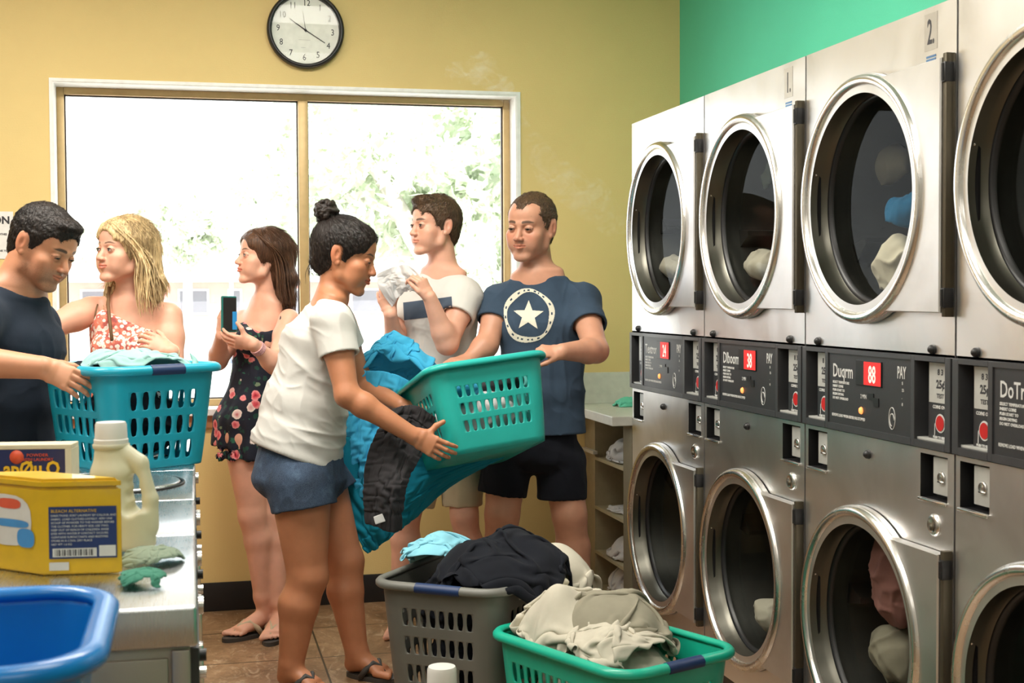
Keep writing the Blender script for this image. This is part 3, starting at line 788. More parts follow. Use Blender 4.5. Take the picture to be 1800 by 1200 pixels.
# ------------------------------------------------------------------ implicit surfaces
F32 = np.float32
def nrm(v): v = np.asarray(v, float); return v/max(1e-9, np.linalg.norm(v))
class Prim:
    def __init__(s, lo, hi, fn): s.lo, s.hi, s.fn = lo, hi, fn
def rc(a, b, ra, rb):
    a, b = np.asarray(a, float), np.asarray(b, float); ab = b-a; L2 = max(1e-12, ab@ab); m = max(ra, rb)
    def fn(X, Y, Z):
        x, y, z = X-a[0], Y-a[1], Z-a[2]
        t = np.clip((x*ab[0]+y*ab[1]+z*ab[2])/L2, 0, 1)
        return np.sqrt((x-t*ab[0])**2+(y-t*ab[1])**2+(z-t*ab[2])**2) - (ra+(rb-ra)*t)
    return Prim(np.minimum(a, b)-m, np.maximum(a, b)+m, fn)
def frame_of(ax, side):
    ax = nrm(ax); s = np.asarray(side, float); s = nrm(s-ax*(s@ax)); return s, np.cross(ax, s), ax
def ell(c, r, R=None):
    c = np.asarray(c, float); r = np.asarray(r, float); R = np.eye(3) if R is None else np.asarray(R)   # R columns = axes
    ext = np.sqrt((R**2)@(r**2)); M_ = R.T
    def fn(X, Y, Z):
        x, y, z = X-c[0], Y-c[1], Z-c[2]
        u = [M_[i, 0]*x+M_[i, 1]*y+M_[i, 2]*z for i in range(3)]
        k0 = np.sqrt(sum((u[i]/r[i])**2 for i in range(3))); k1 = np.sqrt(sum((u[i]/r[i]**2)**2 for i in range(3)))
        return k0*(k0-1.0)/np.maximum(k1, 1e-6)
    return Prim(c-ext, c+ext, fn)
def seg(a, b, wa, da, wb, db, side, cap=0.6):
    """elliptical tapered segment a->b; w along side, d across"""
    a, b = np.asarray(a, float), np.asarray(b, float); S, Fv, A = frame_of(b-a, side); L = np.linalg.norm(b-a); m = max(wa, da, wb, db)
    def fn(X, Y, Z):
        x, y, z = X-a[0], Y-a[1], Z-a[2]
        h = x*A[0]+y*A[1]+z*A[2]; t = np.clip(h/L, 0, 1); e = h-t*L
        w = wa+(wb-wa)*t; d = da+(db-da)*t
        c_ = np.minimum(w, d)*cap
        u = x*S[0]+y*S[1]+z*S[2]; v = x*Fv[0]+y*Fv[1]+z*Fv[2]
        k0 = np.sqrt((u/w)**2+(v/d)**2+(e/c_)**2); k1 = np.sqrt((u/w**2)**2+(v/d**2)**2+(e/c_**2)**2)
        return k0*(k0-1.0)/np.maximum(k1, 1e-6)
    return Prim(np.minimum(a, b)-m, np.maximum(a, b)+m, fn)
def half(c, n):
    """half space: inside where (p-c).n < 0"""
    c = np.asarray(c, float); n = nrm(n)
    return Prim(None, None, lambda X, Y, Z: (X-c[0])*n[0]+(Y-c[1])*n[1]+(Z-c[2])*n[2])
def warp(pr, fn_off):
    return Prim(pr.lo, pr.hi, lambda X, Y, Z: pr.fn(X, Y, Z)+fn_off(X, Y, Z))

def eval_field(ops, lo, hi, res):
    n = [int(math.ceil((hi[i]-lo[i])/res))+1 for i in range(3)]
    X = (lo[0]+res*np.arange(n[0])).astype(F32)[:, None, None]; Y = (lo[1]+res*np.arange(n[1])).astype(F32)[None, :, None]; Z = (lo[2]+res*np.arange(n[2])).astype(F32)[None, None, :]
    F = np.full(n, 0.5, F32)
    for op, k, pr in ops:
        if pr.lo is None: sl = (slice(None),)*3
        else:
            mg = k+3*res+0.004
            a = [max(0, int((pr.lo[i]-mg-lo[i])/res)) for i in range(3)]; b = [min(n[i], int((pr.hi[i]+mg-lo[i])/res)+2) for i in range(3)]
            if any(a[i] >= b[i] for i in range(3)): continue
            sl = tuple(slice(a[i], b[i]) for i in range(3))
        d = pr.fn(X[sl[0]], Y[:, sl[1]], Z[:, :, sl[2]]).astype(F32)
        f = F[sl]
        if op == '+':
            if k <= 0: F[sl] = np.minimum(f, d)
            else:
                h = np.clip(0.5+0.5*(f-d)/k, 0, 1); F[sl] = f+(d-f)*h - k*h*(1-h)
        elif op == '-':
            if k <= 0: F[sl] = np.maximum(f, -d)
            else:
                h = np.clip(0.5-0.5*(f+d)/k, 0, 1); F[sl] = f+(-d-f)*h + k*h*(1-h)
        elif op == '&':
            if k <= 0: F[sl] = np.maximum(f, d)
            else:
                h = np.clip(0.5-0.5*(d-f)/k, 0, 1); F[sl] = d+(f-d)*h + k*h*(1-h)
    return F
def surfnets(F, lo, res, cullbox=None):
    s = F < 0
    c = np.zeros([x-1 for x in F.shape], np.uint8)
    for i in (0, 1):
        for j in (0, 1):
            for k in (0, 1):
                c += s[i:F.shape[0]-1+i, j:F.shape[1]-1+j, k:F.shape[2]-1+k]
    act = (c > 0) & (c < 8)
    idx = np.argwhere(act)
    if len(idx) == 0: return np.zeros((0, 3)), np.zeros((0, 4), int)
    I, J, K = idx.T
    cv = {}
    for i in (0, 1):
        for j in (0, 1):
            for k in (0, 1): cv[i, j, k] = F[I+i, J+j, K+k]
    acc = np.zeros((len(idx), 3), F32); cnt = np.zeros(len(idx), F32)
    corners = list(cv)
    for p in corners:
        for ax in range(3):
            if p[ax] == 0:
                q = list(p); q[ax] = 1; q = tuple(q)
                a, b = cv[p], cv[q]; m = (a < 0) != (b < 0)
                t = np.where(m, a/np.where(m, a-b, 1), 0)
                for x in range(3):
                    acc[:, x] += np.where(m, p[x] + (t if x == ax else 0), 0)
                cnt += m
    V = np.asarray(lo, F32) + (idx+acc/cnt[:, None])*res
    vid = np.full(act.shape, -1, np.int32); vid[I, J, K] = np.arange(len(idx))
    quads = []
    for ax in range(3):
        a = [slice(None)]*3; b = [slice(None)]*3
        a[ax] = slice(0, -1); b[ax] = slice(1, None)
        ch = s[tuple(a)] != s[tuple(b)]
        o1, o2 = [x for x in range(3) if x != ax]
        e = np.argwhere(ch)
        ok = (e[:, o1] > 0) & (e[:, o2] > 0) & (e[:, o1] < F.shape[o1]-1) & (e[:, o2] < F.shape[o2]-1)
        e = e[ok]
        def g(d1, d2):
            t = e.copy(); t[:, o1] -= d1; t[:, o2] -= d2; return vid[t[:, 0], t[:, 1], t[:, 2]]
        q = np.stack([g(1, 1), g(0, 1), g(0, 0), g(1, 0)], 1)
        flip = ~s[e[:, 0], e[:, 1], e[:, 2]]
        if ax == 1: flip = ~flip
        q[flip] = q[flip][:, ::-1]
        quads.append(q)
    Q = np.concatenate(quads); Q = Q[(Q >= 0).all(1)]
    if cullbox:
        ctr = V[Q].mean(1); keep = np.ones(len(Q), bool)
        for l, h in cullbox: keep &= ~((ctr > l) & (ctr < h)).all(1)
        Q = Q[keep]
    return V, Q
def ops_bounds(ops):
    lo = np.min([p.lo-k for o, k, p in ops if o == '+' and p.lo is not None], 0); hi = np.max([p.hi+k for o, k, p in ops if o == '+' and p.lo is not None], 0)
    return lo-0.012, hi+0.012
def build_sdf(ops, res, fine=()):
    """fine: list of (lo, hi, res) boxes meshed more finely"""
    lo, hi = ops_bounds(ops)
    Vs, Qs = [], []; off = 0
    cull = [(np.asarray(l)+res, np.asarray(h)-res) for l, h, r in fine]
    V, Q = surfnets(eval_field(ops, lo, hi, res), lo, res, cull)
    Vs.append(V); Qs.append(Q); off = len(V)
    done = []
    for l, h, r in fine:
        l = np.asarray(l, float); h = np.asarray(h, float)
        V, Q = surfnets(eval_field(ops, l, h, r), l, r, [(a+r, b-r) for a, b in done])
        done.append((l, h))
        if len(Q): Vs.append(V); Qs.append(Q+off); off += len(V)
    V = np.concatenate(Vs); Q = np.concatenate(Qs)
    used = np.unique(Q); mp = np.full(len(V), -1); mp[used] = np.arange(len(used))
    return V[used], mp[Q]
def vnormals(V, Q):
    n = np.cross(V[Q[:, 2]]-V[Q[:, 0]], V[Q[:, 3]]-V[Q[:, 1]])
    N = np.zeros_like(V)
    for i in range(Q.shape[1]): 
        for c in range(3): N[:, c] += np.bincount(Q[:, i], n[:, c], len(V))
    return N/np.maximum(1e-12, np.linalg.norm(N, axis=1))[:, None]
def smooth_mesh(V, Q, it=1, lam=0.5):
    E = np.concatenate([Q[:, [i, (i+1) % 4]] for i in range(4)])
    for _ in range(it):
        S = np.zeros_like(V); c = np.bincount(E[:, 0], minlength=len(V)) + np.bincount(E[:, 1], minlength=len(V))
        for x in range(3): S[:, x] = np.bincount(E[:, 0], V[E[:, 1], x], len(V)) + np.bincount(E[:, 1], V[E[:, 0], x], len(V))
        V = V + lam*(S/np.maximum(1, c)[:, None]-V)
    return V
def pnoise(Pt, seed=0):
    """smooth lattice noise in [-1,1]"""
    Pt = np.asarray(Pt, np.float64); i = np.floor(Pt).astype(np.int64); f = Pt-i; u = f*f*f*(f*(f*6-15)+10)
    def hsh(a, b, c):
        h = (a*374761393 + b*668265263 + c*2147483647 + seed*974634777) & 0xffffffff
        h = ((h ^ (h >> 13))*1274126177) & 0xffffffff
        return ((h ^ (h >> 16)) & 0xffff)/32767.5-1.0
    r = 0
    for dx in (0, 1):
        wx = u[..., 0] if dx else 1-u[..., 0]
        for dy in (0, 1):
            wy_ = u[..., 1] if dy else 1-u[..., 1]
            for dz in (0, 1):
                wz = u[..., 2] if dz else 1-u[..., 2]
                r = r + wx*wy_*wz*hsh(i[..., 0]+dx, i[..., 1]+dy, i[..., 2]+dz)
    return r
def fbm(Pt, oct=3, seed=0):
    r = 0; a = 1; t = 0
    for o in range(oct): r = r+a*pnoise(Pt*2**o, seed+o); t += a; a *= 0.5
    return r/t
def folds(V, scale, seed=0, sharp=1.6):
    """ridged, domain-warped creases in [0,1]"""
    w = np.stack([pnoise(V*scale*0.6+7.3*i, seed+i) for i in range(3)], 1)
    n = pnoise(V*scale + w*0.9, seed+5)
    return (1-np.abs(n))**sharp

# ------------------------------------------------------------------ people
def skin_mat(name, col):
    m, nt, b = newmat(name)
    vc = nt.nodes.new('ShaderNodeVertexColor'); vc.layer_name = 'Col'
    v = coords(nt)
    n = ramp(nt, noise(nt, v, 22, 4), [(0.3, (0.92, 0.90, 0.90)), (0.7, (1.05, 1.03, 1.03))])
    c = mixc(nt, 1.0, vc.outputs['Color'], n, 'MULTIPLY')
    link(nt, c, b.inputs['Base Color'])
    b.inputs['Roughness'].default_value = 0.48
    b.inputs['Subsurface Weight'].default_value = 0.12; b.inputs['Subsurface Radius'].default_value = (0.02, 0.008, 0.004); b.inputs['Subsurface Scale'].default_value = 0.5
    bump(nt, b, noise(nt, v, 380, 2), 0.08, 0.001)
    return m
M_SKIN = skin_mat('skin', None)
def eye_mat():
    m, nt, b = newmat('eyeball')
    vc = nt.nodes.new('ShaderNodeVertexColor'); vc.layer_name = 'Col'
    link(nt, vc.outputs['Color'], b.inputs['Base Color']); b.inputs['Roughness'].default_value = 0.12
    return m
M_EYE = eye_mat()
M_LASH = plain('dark_lashes', (0.02, 0.014, 0.012), 0.7)
def hair_mat(name, dark, lightc, mixpos=(0.35, 0.65), sc=(60, 60, 5), rough=0.42):
    m, nt, b = newmat(name)
    n = noise(nt, coords(nt, scale=sc), 3.0, 4, 0.65, 0.4)
    n2 = noise(nt, coords(nt, scale=(1, 1, 0.4)), 14.0, 3)
    f = math_n(nt, 'ADD', math_n(nt, 'MULTIPLY', n, 0.65), math_n(nt, 'MULTIPLY', n2, 0.35))
    link(nt, ramp(nt, f, [(mixpos[0], dark), (mixpos[1], lightc)]), b.inputs['Base Color'])
    b.inputs['Roughness'].default_value = rough
    b.inputs['Specular IOR Level'].default_value = 0.35
    bump(nt, b, n, 0.7, 0.004)
    return m

def head_frame(face, up=(0, 0, 1)):
    Yv = nrm(face); Zv = np.asarray(up, float); Zv = nrm(Zv-Yv*(Zv@Yv)); Xv = np.cross(Yv, Zv)
    return np.stack([Xv, Yv, Zv], 1)      # columns: x = the head's own right side, y = face, z = crown
def head_ops(c, R, s, male=True, smile=0.0, closed=0.0, nose=1.0, wide=1.0, jaw=1.0, ear=True):
    T = lambda p: np.asarray(c)+R@(np.asarray(p, float)*s)
    def el(p, r, rot=None): return ell(T(p), np.asarray(r)*s, R if rot is None else R@rot)
    def cone(a, b, ra, rb): return rc(T(a), T(b), ra*s, rb*s)
    o = []
    A = lambda pr, k=0.012, op='+': o.append((op, k*s, pr))
    A(el((0, -0.014, 0.030), (0.0755*wide, 0.094, 0.084)))
    A(el((0, 0.030, -0.020), (0.060*wide, 0.060, 0.080)), 0.02)
    A(el((0, 0.044, 0.040), (0.058*wide, 0.048, 0.050)), 0.02)
    for sx in (-1, 1):
        A(cone((sx*0.056*wide*jaw, -0.004, -0.030), (sx*0.049*wide*jaw, 0.010, -0.066), 0.018, 0.015), 0.016)
        A(cone((sx*0.050*wide*jaw, 0.010, -0.066), (sx*0.018, 0.070, -0.098), 0.015, 0.013), 0.016)
        A(el((sx*0.042*wide, 0.058, -0.026), (0.022, 0.022, 0.018)), 0.018)
        A(el((sx*0.035*wide, 0.056, -0.055), (0.024, 0.028, 0.030)), 0.022)
    A(el((0, 0.074, -0.100), (0.019, 0.016, 0.015)), 0.016)
    A(el((0, 0.040, -0.094), (0.030, 0.036, 0.014)), 0.018)
    A(el((0, 0.070, -0.058), (0.028, 0.024, 0.026)), 0.016)
    br = 0.011 if male else 0.008
    A(cone((-0.036*wide, 0.072, 0.017), (-0.010, 0.084, 0.013), br*0.9, br), 0.012)
    A(cone((0.036*wide, 0.072, 0.017), (0.010, 0.084, 0.013), br*0.9, br), 0.012)
    for sx in (-1, 1):
        A(el((sx*0.031*wide, 0.098, -0.003), (0.018, 0.020, 0.0125)), 0.012, '-')
    n = nose
    A(cone((0, 0.084, 0.006), (0, 0.101, -0.028), 0.0068, 0.0088), 0.009)
    A(cone((0, 0.095, -0.022), (0, 0.1065 + 0.006*(n-1), -0.034), 0.0088, 0.0095), 0.006)
    for sx in (-1, 1): A(el((sx*0.0115, 0.099, -0.037), (0.0072, 0.0095, 0.0065)), 0.006)
    for sx in (-1, 1): A(el((sx*0.006, 0.106, -0.0445), (0.0033, 0.005, 0.003)), 0.003, '-')
    A(cone((0, 0.093, -0.046), (0, 0.092, -0.054), 0.0035, 0.004), 0.008)
    # lips
    cz = smile*0.006
    for sx in (-1, 1):
        A(cone((0.004*sx, 0.0965, -0.0570), (sx*0.0225, 0.082, -0.0610+cz), 0.0050, 0.0022), 0.003)
        A(cone((0.003*sx, 0.0955, -0.0672), (sx*0.0205, 0.083, -0.0635+cz), 0.0056, 0.0022), 0.003)
    for sx in (-1, 1): A(cone((0, 0.1020, -0.0618), (sx*0.023, 0.087, -0.0625+cz), 0.0011, 0.0009), 0.0018, '-')
    # eyelids with an opening
    for sx in (-1, 1):
        A(el((sx*0.031*wide, 0.0775, -0.003), (0.0140, 0.0140, 0.0135)), 0.004)
        if closed < 0.9:
            hh = 0.0058*(1-closed)
            A(el((sx*0.0315*wide, 0.093, -0.0035-0.002*closed), (0.0118, 0.0065, hh)), 0.001, '-')
        A(cone((sx*0.019*wide, 0.0885, 0.0035-0.004*closed), (sx*0.044*wide, 0.0815, 0.0025-0.004*closed), 0.0014, 0.0014), 0.002)
    # ears
    if ear:
        for sx in (-1, 1):
            e = (sx*0.0765*wide, -0.010, -0.006)
            tl = np.array([[math.cos(0.35*sx), -math.sin(0.35*sx), 0], [math.sin(0.35*sx), math.cos(0.35*sx), 0], [0, 0, 1]])
            A(el(e, (0.0065, 0.0165, 0.030), tl), 0.006)
            A(el((sx*0.0790*wide, -0.020, 0.004), (0.0050, 0.010, 0.024), tl), 0.004)
            A(el((sx*0.0868*wide, -0.006, -0.002), (0.0085, 0.0085, 0.017), tl), 0.003, '-')
            A(el((sx*0.0745*wide, -0.001, -0.030), (0.006, 0.007, 0.008)), 0.004)
    return o, T
def head_color(V, c, R, s, skin, male, stubble=0.0, brow=(0.05, 0.03, 0.02), lip=None, wide=1.0, lash=1.0, smile=0.0):
    q = ((V-np.asarray(c))@R)/s
    col = np.tile(np.array(skin, F32), (len(V), 1))
    def blend(mask, cc):
        nonlocal col
        m = np.clip(mask, 0, 1)[:, None]; col = col*(1-m)+np.array(cc, F32)*m
    x, y, z = q.T; ax = np.abs(x)
    # redder ears, cheeks, nose tip
    sk = np.array(skin)
    red = np.clip(sk*np.array([1.06, 0.74, 0.70]), 0, 1)
    blend(0.5*np.exp(-(((ax-0.04)/0.018)**2+((z+0.03)/0.018)**2))*(y > 0.03), red)
    blend(0.4*np.exp(-((x/0.013)**2+((z+0.035)/0.012)**2))*(y > 0.09), red)
    blend(0.55*np.exp(-(((ax-0.082)/0.008)**2+((z+0.004)/0.028)**2)), red)
    if stubble > 0:
        mz = 1/(1+np.exp((z+0.040+0.25*np.clip(0.055-y, -0.02, 0.1)*0)/0.006)); jawm = 1/(1+np.exp(-(y+0.005)/0.01))
        neck = 1/(1+np.exp(-(z+0.125)/0.012))
        mus = np.exp(-(((z+0.049)/0.006)**2))*(ax < 0.03)*(y > 0.07)
        lipgap = 1-np.exp(-((x/0.022)**4+((z+0.062)/0.009)**4))
        m = stubble*np.clip(mz*jawm*neck*lipgap+0.7*mus, 0, 1)
        blend(m*(0.75+0.35*pnoise(q*900, 3)), sk*np.array([0.34, 0.30, 0.30]))
    lipc = lip if lip is not None else sk*(np.array([0.90, 0.64, 0.60]) if male else np.array([0.86, 0.50, 0.48]))
    arch = (smile*0.006)*(ax/0.0225)**2
    dz = np.abs(z-arch+0.0618)
    wl = 0.0098*np.sqrt(np.clip(1-(ax/0.0245)**2, 0, 1))
    blend(np.clip((wl-dz)/0.0018, 0, 1)*(y > 0.07), lipc)
    blend(np.clip(1-dz/0.0013, 0, 1)*(ax < 0.023)*(y > 0.075), sk*np.array([0.30, 0.14, 0.13]))
    # eyebrows
    bz = 0.0185+0.004*np.sin((ax-0.012)/0.036*math.pi)*(1.0 if not male else 0.6)
    bw = (0.0052 if male else 0.0038)*np.clip((0.050*wide-ax)/0.014, 0, 1)**0.6*np.clip((ax-0.010)/0.004, 0, 1)
    blend(np.clip((bw-np.abs(z-bz))/0.0015, 0, 1)*(y > 0.05)*0.9, brow)
    # lash line
    ex = (ax-0.0315*wide)/0.0138
    lz = -0.0035+0.0056*np.sqrt(np.clip(1-ex**2, 0, 1))
    blend(lash*np.clip(1-np.abs(z-lz)/0.0014, 0, 1)*(np.abs(ex) < 1.0)*(y > 0.07), (0.03, 0.02, 0.018))
    blend(0.5*lash*np.clip(1-np.abs(z+0.0035+0.0052*np.sqrt(np.clip(1-ex**2, 0, 1)))/0.001, 0, 1)*(np.abs(ex) < 1.0)*(y > 0.07), (0.10, 0.06, 0.05))
    return col
def eyes(c, R, s, gaze, parent, origin, iris=(0.10, 0.05, 0.025), wide=1.0, closed=0.3):
    """two eyeballs; gaze is a direction in head terms"""
    bm = bmesh.new()
    for sx in (-1, 1):
        for up_ in (1, 0):
            pts = []
            for t in np.linspace(-1.0, 1.0, 11):
                hh = 0.0056*(1-closed); x = 0.0120*t; z = -0.0035-0.002*closed+(hh+0.0004 if up_ else -hh)*math.sqrt(max(0, 1-t*t))
                y = math.sqrt(max(1e-6, 0.0150**2-x*x-(z+0.003)**2)); pts.append(np.asarray(c)+R@(np.array([sx*0.0315*wide+x, 0.0775+y-0.0004, z])*s)-np.asarray(origin))
            bm_tube(bm, pts, [(0.0004+0.0011*math.sin(math.pi*(i+1)/12))*s*(1 if up_ else 0.35) for i in range(11)], 5)
    bm_obj('eyelashes', bm, M_LASH, parent, smooth=True)
    for sx in (-1, 1):
        cc = np.asarray(c)+R@(np.array([sx*0.031*wide, 0.0775, -0.003])*s)
        n, m = 24, 16; g = nrm(gaze); gx, gy, _ = frame_of(g, (1, 0, 0))
        Vv, cl, Q = [], [], []
        for i in range(m+1):
            th = math.pi*i/m
            th = th if i > 5 and math.pi*i/m > 0.6 else [0, 0.10, 0.18, 0.36, 0.47, 0.53][i]*1.0
            for j in range(n):
                ph = 2*math.pi*j/n
                d = g*math.cos(th)+(gx*math.cos(ph)+gy*math.sin(ph))*math.sin(th)
                Vv.append(cc+R@(d*0.0129*s))
                cl.append((0.01, 0.01, 0.01) if th < 0.18 else (tuple(0.6*x for x in iris) if th < 0.50 else (0.62, 0.57, 0.55)))
        for i in range(m):
            for j in range(n): Q.append((i*n+j, i*n+(j+1) % n, (i+1)*n+(j+1) % n, (i+1)*n+j))
        np_mesh('eye', np.array(Vv), np.array(Q), M_EYE, parent, np.array(cl), origin)

def hand_ops(wr, d, back, thumb, curl=(0.35, 0.4, 0.3), s=1.0, spread=0.10, thumb_dir=None, curls=None, k=0.005):
    """wr wrist point, d towards the fingers, back = back-of-hand direction, thumb = +1/-1 which side"""
    Yv = nrm(d); Zv = np.asarray(back, float); Zv = nrm(Zv-Yv*(Zv@Yv)); Xv = np.cross(Yv, Zv)*thumb
    R = np.stack([Xv, Yv, Zv], 1); T = lambda p: np.asarray(wr)+R@(np.asarray(p, float)*s)
    o = []
    o.append(('+', 0.012*s, seg(T((0, -0.01, 0)), T((0, 0.03, 0)), 0.027*s, 0.019*s, 0.033*s, 0.016*s, Xv)))
    o.append(('+', 0.012*s, seg(T((0, 0.03, 0)), T((0.001, 0.080, -0.002)), 0.034*s, 0.016*s, 0.040*s, 0.0125*s, Xv)))
    o.append(('+', 0.010*s, rc(T((0.022, 0.012, -0.006)), T((0.034, 0.046, -0.012)), 0.015*s, 0.013*s)))
    bx_ = (0.029, 0.0095, -0.0105, -0.029); by_ = (0.084, 0.089, 0.085, 0.076); ln = (0.076, 0.084, 0.077, 0.060); rr = (0.0092, 0.0095, 0.0090, 0.0080)
    for i in range(4):
        cu_ = curls[i] if curls else curl
        a = -spread*(bx_[i]/0.03)*-1.0
        p = np.array([bx_[i], by_[i], -0.002]); ang = 0.0
        for j, (fr, c_) in enumerate(zip((0.45, 0.30, 0.25), cu_)):
            ang += c_
            dv = np.array([math.sin(a)*math.cos(ang), math.cos(a)*math.cos(ang), -math.sin(ang)])
            q = p+dv*ln[i]*fr
            r0, r1 = rr[i]*(1-0.10*j), rr[i]*(0.90-0.10*j)
            o.append(('+', (k if j else 0.008)*s*0.7, rc(T(p), T(q), r0*s, r1*s)))
            p = q
    td = np.array(thumb_dir if thumb_dir is not None else (0.62, 0.70, -0.35)); td = td/np.linalg.norm(td)
    p = np.array([0.034, 0.044, -0.012]); q = p+td*0.036; td2 = nrm(td+np.array([-0.25, 0.2, -0.1])); q2 = q+td2*0.030
    o.append(('+', 0.008*s, rc(T(p), T(q), 0.0125*s, 0.0105*s))); o.append(('+', 0.004*s, rc(T(q), T(q2), 0.0105*s, 0.0088*s)))
    pts = np.array([T((x, y, z)) for x in (-0.06, 0.08) for y in (0.0, 0.185) for z in (-0.12, 0.04)])
    return o, (pts.min(0), pts.max(0))
def add_strands(name, guides, n, r0, mat, parent, origin, seed=0, jit=0.012, wave=0.0, wf=9.0, steps=14, sub=5):
    """guides: list of polylines (k,3); strands interpolate between neighbouring guides"""
    rng = np.random.default_rng(seed); G = [np.asarray(g, float) for g in guides]
    bm = bmesh.new()
    for i in range(n):
        u = rng.uniform(0, len(G)-1); a = int(u); f = u-a
        b = min(a+1, len(G)-1); g = G[a]*(1-f)+G[b]*f
        m = len(g); t = np.linspace(0, m-1, steps); k = np.minimum(t.astype(int), m-2); w = (t-k)[:, None]
        # smooth interpolation
        gm = np.vstack([2*g[0]-g[1], g, 2*g[-1]-g[-2]])
        p0, p1, p2, p3 = gm[k], gm[k+1], gm[k+2], gm[k+3]
        pts = 0.5*((2*p1)+(-p0+p2)*w+(2*p0-5*p1+4*p2-p3)*w**2+(-p0+3*p1-3*p2+p3)*w**3)
        off = rng.normal(size=3)*jit; off2 = rng.normal(size=3)*jit*1.2
        tt = np.linspace(0, 1, steps)[:, None]
        pts = pts + off*(0.35+0.65*tt) + off2*tt**2
        if wave:
            ph = rng.uniform(0, 6.28); wd = nrm(rng.normal(size=3)); wd2 = nrm(rng.normal(size=3))
            pts = pts + wave*tt*(np.sin(tt*wf+ph)*wd + np.cos(tt*wf*1.15+ph)*wd2)
        end = rng.uniform(0.85, 1.0); kk = max(4, int(steps*end)); pts = pts[:kk]
        r = r0*rng.uniform(0.6, 1.25); rs = r*np.clip(np.sin(np.linspace(0.35, 2.95, kk))*1.2, 0.12, 1)
        bm_tube(bm, pts, list(rs), sub, caps=False)
    bmesh.ops.transform(bm, matrix=Matrix.Translation(-Vector(tuple(map(float, origin)))), verts=bm.verts)
    me = bpy.data.meshes.new(name); bm.to_mesh(me); bm.free()
    return finish(name, me, mat, parent, smooth=True)

def cap_ops(c, R, s, t=0.010, top=0.006, back=0.004):
    T = lambda p: np.asarray(c)+R@(np.asarray(p, float)*s)
    o = [('+', 0, ell(T((0, -0.014-back*0.5, 0.030)), np.array([0.0755+t, 0.094+t+back*0.5, 0.084+t+top])*s, R)),
         ('+', 0.02*s, ell(T((0, 0.040, 0.046)), np.array([0.058+t, 0.048+t, 0.046+t+top])*s, R)),
         ('+', 0.02*s, ell(T((0, -0.055, -0.03)), np.array([0.052+t*0.6, 0.045+t*0.6, 0.055])*s, R))]
    return o, T
def fur(name, V, N, n, length, r, flow, mat, parent, origin, seed=0, lift=0.35, jit=0.35, seg_=3):
    rng = np.random.default_rng(seed); i = rng.integers(0, len(V), n); p = V[i]-N[i]*0.0008; nn = N[i]
    f = flow(V[i]); f = f-nn*(f*nn).sum(1, keepdims=True); f /= np.maximum(1e-6, np.linalg.norm(f, axis=1))[:, None]
    j = rng.normal(size=(n, 3))*jit; d = f+nn*lift+j*0.5; d /= np.linalg.norm(d, axis=1)[:, None]
    L = length*rng.uniform(0.5, 1.2, (n, 1)); a = np.cross(d, nn); a /= np.maximum(1e-6, np.linalg.norm(a, axis=1))[:, None]; b = np.cross(d, a)
    rings = []; q = p
    for k in range(seg_+1):
        rr = r*(1-0.85*(k/seg_)**1.5)
        for m_ in range(3):
            t = 2*math.pi*m_/3; rings.append(q+(a*math.cos(t)+b*math.sin(t))*rr)
        d2 = d+f*0.30*(k+1)-nn*0.22*(k+1)*lift; d2 /= np.linalg.norm(d2, axis=1)[:, None]; q = q+d2*L/seg_
    A = np.stack(rings, 1)           # n, 3*(seg+1), 3
    base = np.arange(n)[:, None]*(3*(seg_+1)); Q = []
    for k in range(seg_):
        for m_ in range(3): Q.append(base+np.array([[3*k+m_, 3*k+(m_+1) % 3, 3*k+3+(m_+1) % 3, 3*k+3+m_]]))
    return np_mesh(name, A.reshape(-1, 3), np.concatenate(Q), mat, parent, None, origin)
def short_hair(root, origin, c, R, s, mat, t=0.009, top=0.010, quiff=None, line=0.062, seed=0, recede=0.0, side_z=-0.012, fl=0.012, fn=6500, lift=0.35):
    o, T = cap_ops(c, R, s, t, top)
    el = lambda p, r: ell(T(p), np.asarray(r)*s, R)
    if quiff is not None: o.append(('+', 0.018*s, el(quiff[0], quiff[1])))
    o.append(('-', 0.006*s, el((0, 0.110, line-0.085), (0.066, 0.052, 0.085))))
    for sx in (-1, 1):
        o.append(('-', 0.006*s, el((sx*0.060, 0.080, -0.010), (0.034, 0.042, 0.062))))
        o.append(('-', 0.004*s, el((sx*0.080, 0.046, -0.050), (0.040, 0.044, 0.058))))
        if recede: o.append(('-', 0.016*s, el((sx*0.052, 0.088, 0.070), (0.030, 0.040, recede))))
        o.append(('-', 0.003*s, el((sx*0.086, -0.011, -0.006), (0.030, 0.022, 0.036))))
        o.append(('-', 0.004*s, el((sx*0.080, -0.020, -0.066), (0.045, 0.036, 0.042))))
    n = R@np.array([0, -0.35, -1.0])
    o.append(('&', 0.008*s, half(T((0, -0.07, -0.078)), n)))
    V, Q = build_sdf(o, 0.0026); N = vnormals(V, Q)
    q = ((V-np.asarray(c))@R)/s
    d = 0.0022*fbm(np.stack([q[:, 0]*110, q[:, 1]*38, q[:, 2]*110], 1), 3, seed) + 0.0012*pnoise(q*300, seed+4)
    V = V+N*(d*s)[:, None]
    ob = np_mesh('hair', V, Q, mat, root, None, origin)
    wh = T((0.012, -0.060, 0.105))
    fur('hair_strands', V, N, fn, fl*s, 0.0007, lambda p: (p-wh), mat, ob, origin, seed, lift)
    return ob

